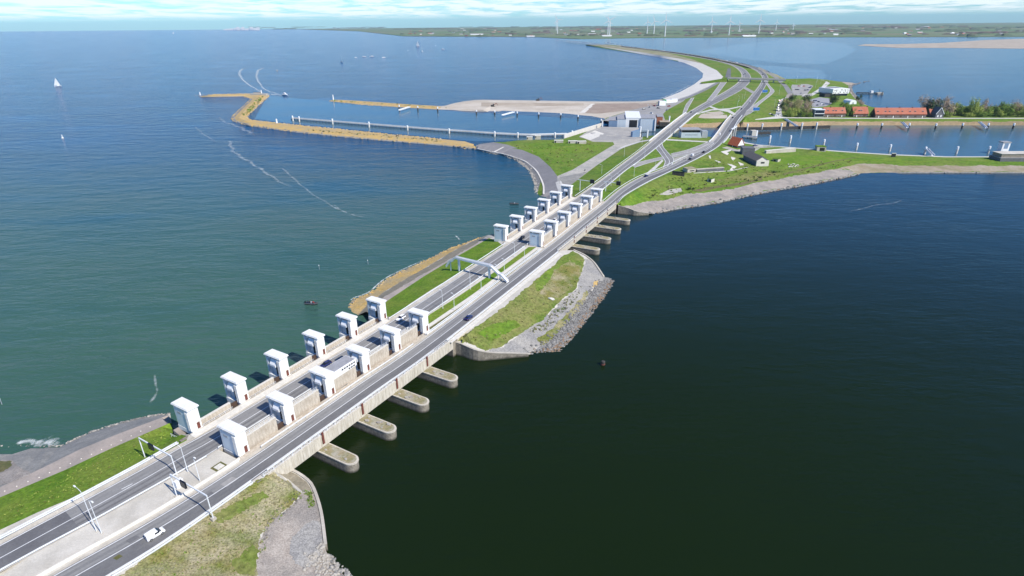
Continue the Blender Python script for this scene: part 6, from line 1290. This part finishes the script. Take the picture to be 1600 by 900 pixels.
# ================================================================== waterside
def dolphin(x, y, ytop, label, group, cap='white', z=0.0):
    p = P(x, y, z); h = 5.0
    for hh in (3, 4, 5, 6, 7, 8, 9):
        if proj(p + Vector((0, 0, hh)))[1] <= ytop: break
    t = thing('mooring_post', label, 'mooring post', p, 0, group); b = MB(); b.lathe([(.9, -3), (.9, hh * .62), (0, hh * .62)], 10); b.build('pile', 'timber_dark' if cap != 'all' else 'concrete_pale', t); b = MB(); b.lathe([(.92, hh * .622), (.92, hh), (.5, hh + .3), (0, hh + .32)], 10); b.build('cap', 'white_clean', t)
for k, (x, y) in enumerate(((1338.4, 201.5), (1376.7, 201.5), (1419.5, 201.5), (1461, 202.2), (1502.5, 201.5), (1542.6, 201.5), (1582.3, 201.5), (1630, 201.5))): dolphin(x, y, y - 7.5, f'dark mooring post with white cap, {["first", "second", "third", "fourth", "fifth", "sixth", "seventh", "last"][k]} from the left along the village canal bank', 'mooring posts on the village side of the canal')
for k, (x, y) in enumerate(((1202, 223.5), (1234, 223.5), (1286.5, 228), (1337.7, 234), (1389.6, 236.5), (1444.4, 240.5), (1494, 240), (1543.8, 239.4))): dolphin(x, y, y - 10, f'white topped mooring post, {["first", "second", "third", "fourth", "fifth", "sixth", "seventh", "last"][k]} from the left along the fort canal bank', 'mooring posts on the fort side of the canal', 'all')
for k, (x, y) in enumerate(((624, 171.3), (653, 173), (684, 174.5), (744.5, 178.3), (773, 179.3), (808, 181), (841.6, 182.6), (876, 183.8), (903, 186.5), (939, 193))): dolphin(x, y, y - 6, f'mooring post, {["first", "second", "third", "fourth", "fifth", "sixth", "seventh", "eighth", "ninth", "last"][k]} from the left along the north side of the harbour basin', 'mooring posts of the harbour basin')
def gangway(x0, y0, x1, y1, z0, z1, label):
    a, c = P(x0, y0, z0), P(x1, y1, z1); t = thing('gangway', label, 'gangway', a, 0, 'white gangways'); d = c - a; MB().bar((0, 0, 0), d, 2.4, .3).build('deck', 'steel_white', t)
    n = Vector((-d.y, d.x, 0)).normalized() * 1.2
    for s in (-1, 1): MB().bar(n * s + Vector((0, 0, .7)), d + n * s + Vector((0, 0, .7)), .1, 1.0).build('railing', 'steel_white', t)
gangway(1226, 186, 1246, 198.5, 5, 2.4, 'white gangway from the village bank down to the timber guide wall')
gangway(1409, 191, 1418, 200, 4, 2.5, 'white gangway on the village bank below the long terrace')
gangway(1530, 191, 1541, 200.5, 4, 2.5, 'white gangway on the village bank below the hedge')
gangway(1448, 233, 1458, 243.5, 4, 2.3, 'white gangway on the fort bank of the canal')
gangway(624, 172.5, 640, 167.5, 3, 3, 'white gangway on the north harbour dam')
gangway(785, 180.5, 803, 175.5, 2, 2.5, 'pale landing stage on the sand flat side of the basin')
def guide_wall(px, z, label, step, post_lab=None, rail=True, name='guide_wall'):
    w = [P(x, y, 0) for x, y in px]; o = w[0].copy(); L_ = resample([p - o for p in w], 30); t = thing(name, label, 'guide wall', o, 0)
    MB().sweep(L_, [(-1.1, z - .45), (1.1, z - .45), (1.1, z), (-1.1, z)]).build('walkway', 'concrete' if rail else 'timber_dark', t); MB().sweep(L_, [(.9, .3), (1.3, .3), (1.3, .9), (.9, .9)]).build('fender', 'timber_dark', t)
    if rail: MB().sweep(L_, [(-1.0, z + .2), (-.9, z + .2), (-.9, z + 1.2), (-1.0, z + 1.2)]).build('railing', 'steel_white', t)
    else: MB().sweep(L_, [(.95, .3), (1.15, .3), (1.15, z), (.95, z)]).build('planking', 'timber_dark', t)
    m = None
    for p in every(L_, step)[:99]:
        if m is None: b = MB(); b.tube([(0, 0, -2), (0, 0, z - .452)], .32, 6); m = q = b.build('pile', 'timber_dark', t)
        else: q = m.copy(); COL.objects.link(q); q.parent = t
        q.location = p
    return t
guide_wall([(456, 187.3), (560, 195.8), (690, 206.2), (724, 208.2), (772, 211.8), (825, 214.5), (886, 213)], 2.2, 'long guide jetty with white railing on dark piles in the harbour basin', 5)
for k, (x, y) in enumerate(((458, 189), (468, 190), (520, 194), (577, 199), (637, 203.5), (702, 208.5), (773, 213), (809, 215), (867, 215), (894, 212))): dolphin(x, y, y - 7, f'tall white topped pile, {["first", "second", "third", "fourth", "fifth", "sixth", "seventh", "eighth", "ninth", "last"][k]} from the left along the guide jetty', 'tall piles of the guide jetty', 'all')
guide_wall([(1150, 203.5), (1200, 203.4), (1250, 201.8), (1296, 200.5)], 3.2, 'dark timber guide wall along the village side of the canal', 4, rail=False)
for k, (x, y) in enumerate(((1167, 204), (1190, 203.5), (1220, 203.2), (1252, 202.5), (1275, 202))): dolphin(x, y, y - 9, f'white topped pile, {["first", "second", "third", "fourth", "last"][k]} from the left along the dark timber guide wall', 'piles of the timber guide wall', 'all')
guide_wall([(1183, 210.5), (1203, 209.5)], 2.6, 'short detached timber guide wall in the middle of the canal', 4, rail=False)
a = P(1174.5, 213, 0); t = thing('concrete_dolphin', 'square concrete mooring block with white edge in the canal', 'mooring block', a, .1); b = MB(); b.box(0, 6, 0, 6, -3, 5.5); b.build('block', 'concrete_stained', t); b = MB(); b.box(4.6, 6.1, -.1, 1.2, -2, 5.7); b.build('edge', 'white_clean', t)
guide_wall([(1160, 216), (1182, 218.5)], 2.2, 'low blue grey landing jetty behind the red roofed house', 4)
# lake jetty
t = guide_wall([(1338, 146), (1360, 146.3), (1377, 146.5)], 1.8, 'low dark jetty reaching into the far lake', 8, rail=False)
a = P(1369, 147, 0); t = thing('jetty_head', 'stone jetty head with small white hut on the far lake jetty', 'jetty head', a, 0); b = MB(); b.box(0, 9, -4, 4, -2, 2.6); b.build('block', 'concrete', t); b = MB(); b.box(-10, -6, -2, 2, 1.8, 5.2); b.build('hut', 'white', t); b = MB(); b.tube([(4, 0, 2.6), (4, 0, 8)], .3, 6); b.build('mast', 'dark', t)
a = P(1378.5, 147.5, 0); t = thing('stake', 'dark stake beyond the head of the far lake jetty', 'stake', a); b = MB(); b.tube([(0, 0, -2), (0, 0, 4.5)], .5, 6); b.build('pole', 'timber_dark', t); b = MB(); b.lathe([(0, 4.5), (.6, 4.5), (0, 5.2)], 6); b.build('topmark', 'dark', t)
# harbour beacons
for x, y, yt, lab in ((521, 156.8, 149.3, 'small white harbour light on the tip of the north harbour dam'), (313, 149, 144.8, 'small white harbour light on the left tip of the outer dam'), (432.5, 191.5, 187, 'small white beacon on the bend of the yellow harbour dam'), (409, 147.5, 141.5, 'white harbour light by the pale platform on the outer dam')):
    p = hit(x, y); hh = 4
    for hh in (3, 4, 5, 6, 7, 8, 9, 10, 11):
        if proj(p + Vector((0, 0, hh)))[1] <= yt: break
    t = thing('harbour_light', lab, 'harbour light', p, 0, 'harbour lights'); b = MB(); b.lathe([(1.1, -.5), (.8, hh * .75), (0, hh * .75)], 8); b.build('shaft', 'white_clean', t); b = MB(); b.lathe([(1.2, hh * .75), (1.2, hh * .8), (.7, hh * .8), (.7, hh), (0, hh + .6)], 8); b.build('lantern', 'white', t)
a = hit(394, 148.2); t = thing('concrete_platform', 'pale concrete platform on the outer harbour dam', 'platform', a, -.1); b = MB(); b.box(-2, 26, -4, 5, -1, 1.8); b.build('slab', 'sand_road', t); b = MB(); b.box(0, 14, 5.002, 5.4, -1, 3.4); b.build('back_wall', 'sand_brown', t)
a = hit(621, 214); t = thing('driftwood_pile', 'small dark heap on the crest of the yellow harbour dam', 'heap', a, 0); b = MB(); rr = random.Random(4)
for k in range(5): b.bar((rr.uniform(-2, 2), rr.uniform(-1, 1), .4), (rr.uniform(-2, 2), rr.uniform(-1, 1), 2.2), .3, .3)
b.build('timber', 'timber_dark', t)
for k, (x, y) in enumerate(((823, 216.5), (836, 214.5), (866, 222), (888, 223), (902, 223.5))): block('bunker', f'low concrete fort remnant {["at the left end of the sea fort grass", "with dark slot on the sea fort mound", "at the left of the long sea fort wall", "in the middle of the long sea fort wall", "at the right of the long sea fort wall"][k]}', 'bunker', x, y + 1.2, x + (9 if k < 2 else 14), y + 1.2, 3.5, 2.0, 'concrete', 'concrete_pale', rec=(.05, .2, .05, .9))
# ================================================================== trees
LEAF = ['leaf_green', 'leaf_lime', 'leaf_dark', 'leaf_bare', 'leaf_olive']
def crown_mesh(seed, lobes, n, size, sparse=1.0):
    r = random.Random(seed); b = MB()
    cs = [Vector((r.uniform(-.55, .55), r.uniform(-.55, .55), r.uniform(.35, .95))) for _ in range(lobes)]; rs = [r.uniform(.25, .5) for _ in cs]
    for k in range(n):
        i = r.randrange(lobes); d = Vector((r.gauss(0, 1), r.gauss(0, 1), r.gauss(0, 1))).normalized() * (r.random() ** .45) * rs[i] * sparse; c = cs[i] + d * r.uniform(.85, 1.12)
        nn = (d.normalized() + Vector((r.gauss(0, .45), r.gauss(0, .45), .45 + r.gauss(0, .45)))).normalized(); u = nn.cross(Vector((r.gauss(0, 1), r.gauss(0, 1), r.gauss(0, 1)))).normalized(); v = nn.cross(u); s = size * r.uniform(.6, 1.3)
        b.add([c + u * s, c + v * s, c - u * s * .9, c - v * s], [(0, 1, 2, 3)])
    return b
def trunk_mesh(seed):
    r = random.Random(seed); b = MB(); b.tube([(0, 0, -.05), (.01, 0, .25), (.0, .02, .6)], .035, 6, .018)
    for k in range(6):
        a = r.uniform(0, 6.28); z = r.uniform(.2, .5); e = Vector((math.cos(a) * .4, math.sin(a) * .4, z + r.uniform(.2, .4))); b.tube([(0, 0, z), e * .5 + Vector((0, 0, z * .5)), e], .014, 4, .005)
    return b
TT = {}
def tree(x, y, ytop, leaf, wide, label, group, name='tree', off=0.0):
    p = hit(x, y) + Vector((0, off, 0)); lo, hi = 1, 60
    for _ in range(24):
        mid = (lo + hi) / 2
        if proj(p + Vector((0, 0, mid)))[1] > ytop: lo = mid
        else: hi = mid
    h = lo; v = len(TT) % 3; key = (leaf, v if (leaf, v) not in TT and len([k for k in TT if k[0] == leaf]) < 3 else random.randrange(3))
    if key not in TT:
        have = [k for k in TT if k[0] == leaf]
        if len(have) >= 3: key = random.choice(have)
    t = thing(name, label, name.replace('_', ' '), p, random.uniform(0, 6), group)
    if key not in TT:
        sp = {'leaf_bare': 1700, 'leaf_dark': 1300}.get(leaf, 1400); c = crown_mesh(LEAF.index(leaf) * 10 + key[1], 9, sp, .042 if leaf != 'leaf_bare' else .03).build('crown', leaf, t); k = trunk_mesh(LEAF.index(leaf) * 10 + key[1]).build('trunk', 'bark', t); TT[key] = (c, k)
    else:
        for nm, q in zip(('crown', 'trunk'), TT[key]): o = q.copy(); o.name = nm; COL.objects.link(o); o.parent = t
    t.scale = (h * wide, h * wide, h)
rr = random.Random(21)
G_W, G_B = 'leaf_green', 'leaf_bare'
CL = [(1228, 169, 157, 'leaf_olive'), (1236, 173, 160, 'leaf_bare'), (1245, 175, 161, 'leaf_olive'), (1255, 176, 162, 'leaf_bare'), (1262, 174, 160, 'leaf_olive'), (1226, 178, 167, 'leaf_olive'), (1233, 180.5, 169, 'leaf_lime'), (1242, 182, 170, 'leaf_lime'), (1251, 182, 171, 'leaf_green'), (1259, 182, 171, 'leaf_olive'), (1267, 181, 170, 'leaf_bare'), (1227, 163, 154, 'leaf_dark'), (1236, 161, 149.5, 'leaf_dark'), (1257, 163, 149, 'leaf_dark'), (1248, 166, 156, 'leaf_bare'), (1230, 182.5, 173, 'leaf_green'), (1238, 183, 175, 'leaf_lime'), (1255, 183, 175, 'leaf_green'), (1264, 183, 176, 'leaf_green'), (1247, 183, 175, 'leaf_dark'), (1270, 182, 173, 'leaf_olive'), (1224, 174, 161, 'leaf_dark'), (1241, 170, 156, 'leaf_olive'), (1262, 168, 158, 'leaf_bare')]
for x, y, yt, l in CL: tree(x, y, yt, l, .75, 'tree in the small mixed wood left of the glazed office', 'trees of the small wood')
for x, y, yt, l, wd, lab in ((1296.5, 162, 148, 'leaf_dark', .5, 'dark tree in front of the white pavilion, left of the pair'), (1303, 164, 151, 'leaf_dark', .6, 'dark tree in front of the white pavilion, right of the pair'), (1341, 160, 150, 'leaf_dark', .7, 'dark round tree on the lake shore behind the marquee'), (1344, 166, 158, 'leaf_bare', .9, 'brownish bush on the lake shore below the dark round tree'), (1322.5, 181, 165, 'leaf_green', .6, 'green tree between the short terrace and the double house'), (1328, 182, 170, 'leaf_green', .8, 'second green tree left of the double house'), (1318, 170, 160, 'leaf_green', .9, 'green bush behind the short terrace'), (1361, 183, 176, 'leaf_dark', .9, 'dark bush right of the double house')): tree(x, y, yt, l, wd, lab, None)
ROW = [(1441, 180, 155, 'leaf_bare', .62, 'tall leafless tree behind the end of the long terrace'), (1453, 181, 158, 'leaf_dark', .7, 'dark evergreen between two tall leafless trees'), (1467, 180, 155, 'leaf_bare', .62, 'tall pale leafless tree behind the dark gabled house'), (1478, 181, 155, 'leaf_bare', .6, 'leafless tree right of the dark gabled house'), (1522, 182, 158, 'leaf_lime', .5, 'lime green tree rising above the hedge'), (1537, 180, 157, 'leaf_bare', .55, 'bare brown tree rising above the hedge'), (1571, 182, 163, 'leaf_green', .9, 'round green tree at the back of the hedge'), (1590, 182, 161, 'leaf_bare', .8, 'wide pale leafless tree near the right edge')]
for x, y, yt, l, wd, lab in ROW: tree(x, y, yt, l, wd, lab, None)
for k in range(46):
    x = 1474 + k * 4.1 + rr.uniform(-2, 2); back = rr.random() < .5; y = rr.uniform(179, 181) if back else rr.uniform(181.6, 183); tree(x, y, y - (rr.uniform(10, 16) if back else rr.uniform(6, 10)), rr.choice(['leaf_lime', 'leaf_green', 'leaf_lime', 'leaf_olive', 'leaf_lime', 'leaf_green', 'leaf_olive'] if back else ['leaf_lime', 'leaf_green', 'leaf_green', 'leaf_lime']), rr.uniform(.8, 1.15), 'leafy bush in the long thicket right of the dark gabled house', 'bushes of the long thicket', 'bush')
for k, (x, y, yt) in enumerate(((1078, 297, 293), (1084, 296, 293), (1208, 270.5, 267.5), (1212, 270, 268), (1165, 281, 279), (1188, 278, 275.5))): tree(x, y, yt, 'leaf_dark', 1.3, 'low dark shrub on the lakeside slope of the fort', 'shrubs on the fort slope', 'shrub')
# green tufts on rough ground
def tufts(name, poly, n, s0, s1, m, label, blade=9, flat=.6):
    r = random.Random(n); xs = [p[0] for p in poly]; ys = [p[1] for p in poly]; b = MB(); k = 0
    while k < n:
        x, y = r.uniform(min(xs), max(xs)), r.uniform(min(ys), max(ys))
        if not inside((x, y), poly): continue
        k += 1; p = hit(x, y); s = r.uniform(s0, s1) * (1 if r.random() < .8 else 1.8); b.mi = r.randrange(len(m))
        for j in range(blade):
            a = r.uniform(0, 6.28); q = p + Vector((math.cos(a), math.sin(a), 0)) * s * r.uniform(0, .8); e = Vector((r.gauss(0, .5), r.gauss(0, .5), flat)).normalized() * s * r.uniform(.5, 1.1); w = Vector((-math.sin(a), math.cos(a), .2)) * s * .3
            b.add([q - w, q + w, q + e + w * .5, q + e - w * .4], [(0, 1, 2, 3)])
    return tag(b.build(name, m, kind='stuff'), label, 'weeds', kind='stuff')
tufts('weeds', [(300, 822), (425, 742), (455, 760), (460, 780), (430, 805), (400, 838), (390, 899), (215, 899)], 700, .08, .24, ['leaf_green', 'leaf_olive', 'grass_rough', 'grass_dry'], 'weeds and grass tufts on the rough near slope')
tufts('weeds', [(425, 800), (470, 765), (480, 770), (455, 795), (420, 830), (412, 870), (405, 865), (408, 838)], 160, .12, .3, ['leaf_green', 'leaf_olive', 'rock'], 'weeds along the top of the near gravel beach')
tufts('weeds', [(476, 768), (486, 765), (492, 790), (484, 795)], 60, .2, .4, ['leaf_green'], 'green weeds by the near retaining wall')
tufts('weeds', [(720, 535), (810, 470), (885, 402), (908, 408), (905, 440), (870, 470), (845, 500), (790, 540), (750, 545)], 420, .1, .32, ['leaf_green', 'grass_dry', 'grass_rough', 'leaf_olive'], 'grass tufts on the lakeside slope of the island')
tufts('weeds', [(820, 520), (850, 503), (875, 473), (900, 455), (912, 440), (905, 462), (880, 490), (850, 520)], 170, .2, .5, ['leaf_olive', 'rock', 'grass_dry'], 'weeds along the stony edge of the island')

tufts('weeds', [(376, 180), (392, 165), (404, 152), (412, 150), (398, 170), (388, 184)], 120, .8, 1.6, ['leaf_olive', 'leaf_green'], 'green weeds along the bend of the harbour dam')
tufts('weeds', [(480, 201), (600, 211), (690, 219), (690, 222), (600, 214), (480, 204)], 110, .5, 1.0, ['leaf_olive', 'leaf_dark'], 'weeds along the crest of the harbour dam')
tufts('weeds', [(520, 157), (640, 164), (700, 168), (700, 169), (640, 165.5), (520, 158)], 70, .6, 1.2, ['leaf_olive', 'leaf_green'], 'weeds along the inner harbour dam')
tufts('weeds', [(0, 800), (100, 742), (200, 694), (262, 664), (285, 682), (220, 716), (120, 768), (0, 820)], 420, .1, .22, ['leaf_green', 'grass_dry', 'leaf_lime'], 'taller grass and flowers on the near green slope')
tufts('weeds', [(800, 228), (900, 222), (945, 226), (930, 240), (890, 262), (868, 266), (845, 243), (815, 234)], 260, .3, .8, ['leaf_olive', 'grass_dry', 'leaf_green'], 'rough tufts on the grass by the sea fort')
tufts('weeds', [(1000, 312), (1060, 272), (1130, 250), (1200, 260), (1330, 250), (1330, 258), (1200, 280), (1060, 304)], 420, .3, .9, ['leaf_olive', 'grass_dry', 'leaf_green'], 'rough tufts on the fort grass')
SKY_LOW = (.50, .93, 1.36, 1); SKY_HIGH = (.28, .62, 1.06, 1); CLOUD = (7.5, 8.0, 8.2, 1); SKY_STR = .115; EXPO = 0.3
# ================================================================== light and air
SUN_AZ, SUN_EL = R(129.5), R(44.0)
sun = bpy.data.lights.new('sun', 'SUN'); sun.energy = 4.9; sun.angle = R(.53); sun.color = (1, .942, .84)
so = bpy.data.objects.new('sun', sun); COL.objects.link(so)
sd = Vector((math.sin(SUN_AZ) * math.cos(SUN_EL), math.cos(SUN_AZ) * math.cos(SUN_EL), math.sin(SUN_EL)))
so.rotation_euler = (-sd).to_track_quat('-Z', 'Y').to_euler(); so.location = (0, 0, 300)
w = bpy.data.worlds.new('World'); scene.world = w; w.use_nodes = True; n = w.node_tree; L = n.links; bg = n.nodes['Background']
sky = n.nodes.new('ShaderNodeTexSky'); sky.sky_type = 'NISHITA'; sky.sun_disc = False; sky.sun_elevation = SUN_EL; sky.sun_rotation = SUN_AZ
sky.air_density = 1.0; sky.dust_density = .35; sky.ozone_density = 2.2; sky.altitude = 0
# thin broken cloud: a flat layer seen from below, so it crowds together towards the horizon
tc = n.nodes.new('ShaderNodeTexCoord'); sp = n.nodes.new('ShaderNodeSeparateXYZ'); L.new(tc.outputs['Generated'], sp.inputs[0])
mz = n.nodes.new('ShaderNodeMath'); mz.operation = 'MAXIMUM'; L.new(sp.outputs[2], mz.inputs[0]); mz.inputs[1].default_value = .004
az = n.nodes.new('ShaderNodeMath'); az.operation = 'ADD'; L.new(mz.outputs[0], az.inputs[0]); az.inputs[1].default_value = .05
dv = n.nodes.new('ShaderNodeVectorMath'); dv.operation = 'DIVIDE'; L.new(tc.outputs['Generated'], dv.inputs[0])
cb = n.nodes.new('ShaderNodeCombineXYZ'); [L.new(az.outputs[0], cb.inputs[k]) for k in range(3)]; L.new(cb.outputs[0], dv.inputs[1])
mp = n.nodes.new('ShaderNodeMapping'); mp.inputs['Scale'].default_value = (1.2, .85, 0); mp.inputs['Location'].default_value = (3.1, .4, 0); L.new(dv.outputs[0], mp.inputs[0])
cn = n.nodes.new('ShaderNodeTexNoise'); cn.inputs['Scale'].default_value = 1.0; cn.inputs['Detail'].default_value = 9; cn.inputs['Roughness'].default_value = .62; cn.inputs['Distortion'].default_value = .4; L.new(mp.outputs[0], cn.inputs['Vector'])
cr_ = n.nodes.new('ShaderNodeMapRange'); cr_.inputs[1].default_value = .38; cr_.inputs[2].default_value = .54; cr_.inputs[4].default_value = .8; L.new(cn.outputs[0], cr_.inputs[0])
lo = n.nodes.new('ShaderNodeMapRange'); lo.interpolation_type = 'SMOOTHSTEP'; lo.inputs[1].default_value = .003; lo.inputs[2].default_value = .013; L.new(sp.outputs[2], lo.inputs[0])
hi = n.nodes.new('ShaderNodeMapRange'); hi.interpolation_type = 'SMOOTHSTEP'; hi.inputs[1].default_value = .042; hi.inputs[2].default_value = .075; hi.inputs[3].default_value = 1; hi.inputs[4].default_value = 0; L.new(sp.outputs[2], hi.inputs[0])
m1 = n.nodes.new('ShaderNodeMath'); m1.operation = 'MULTIPLY'; L.new(cr_.outputs[0], m1.inputs[0]); L.new(lo.outputs[0], m1.inputs[1])
m2 = n.nodes.new('ShaderNodeMath'); m2.operation = 'MULTIPLY'; L.new(m1.outputs[0], m2.inputs[0]); L.new(hi.outputs[0], m2.inputs[1])
tint = n.nodes.new('ShaderNodeMix'); tint.data_type = 'RGBA'; tint.blend_type = 'MULTIPLY'; tint.inputs[0].default_value = 1; L.new(sky.outputs[0], tint.inputs[6]); 
tr = n.nodes.new('ShaderNodeMapRange'); tr.interpolation_type = 'SMOOTHSTEP'; tr.inputs[1].default_value = .015; tr.inputs[2].default_value = .13; L.new(sp.outputs[2], tr.inputs[0])
tm = n.nodes.new('ShaderNodeMix'); tm.data_type = 'RGBA'; L.new(tr.outputs[0], tm.inputs[0]); tm.inputs[6].default_value = SKY_LOW; tm.inputs[7].default_value = SKY_HIGH; L.new(tm.outputs[2], tint.inputs[7])
mx = n.nodes.new('ShaderNodeMix'); mx.data_type = 'RGBA'; L.new(m2.outputs[0], mx.inputs[0]); L.new(tint.outputs[2], mx.inputs[6]); mx.inputs[7].default_value = CLOUD
L.new(mx.outputs[2], bg.inputs[0]); bg.inputs[1].default_value = SKY_STR
vs = scene.view_settings; vs.view_transform = 'Standard'; vs.look = 'None'; vs.exposure = EXPO; vs.gamma = 1; vs.use_curve_mapping = False
scene.render.engine = 'CYCLES'; scene.cycles.use_denoising = True; scene.cycles.max_bounces = 6; scene.cycles.transparent_max_bounces = 12
scene.cycles.caustics_reflective = False; scene.cycles.caustics_refractive = False; scene.cycles.sample_clamp_indirect = 4

# ------------------------------------------------------------------ haze
b = MB(); b.box(-27000, 27000, -1000, 16000, -6, 190); hz = b.build('haze', 'white', kind='stuff'); tag(hz, 'thin pale haze over the water and the polder', 'haze', kind='stuff')
m = bpy.data.materials.new('haze'); m.use_nodes = True; hn = m.node_tree; hn.nodes.remove(hn.nodes['Principled BSDF']); pv = hn.nodes.new('ShaderNodeVolumePrincipled'); pv.inputs['Color'].default_value = (.56, .78, .98, 1); pv.inputs['Density'].default_value = 2.8e-5; pv.inputs['Anisotropy'].default_value = .0
hn.links.new(pv.outputs[0], hn.nodes['Material Output'].inputs['Volume']); hz.data.materials[0] = m
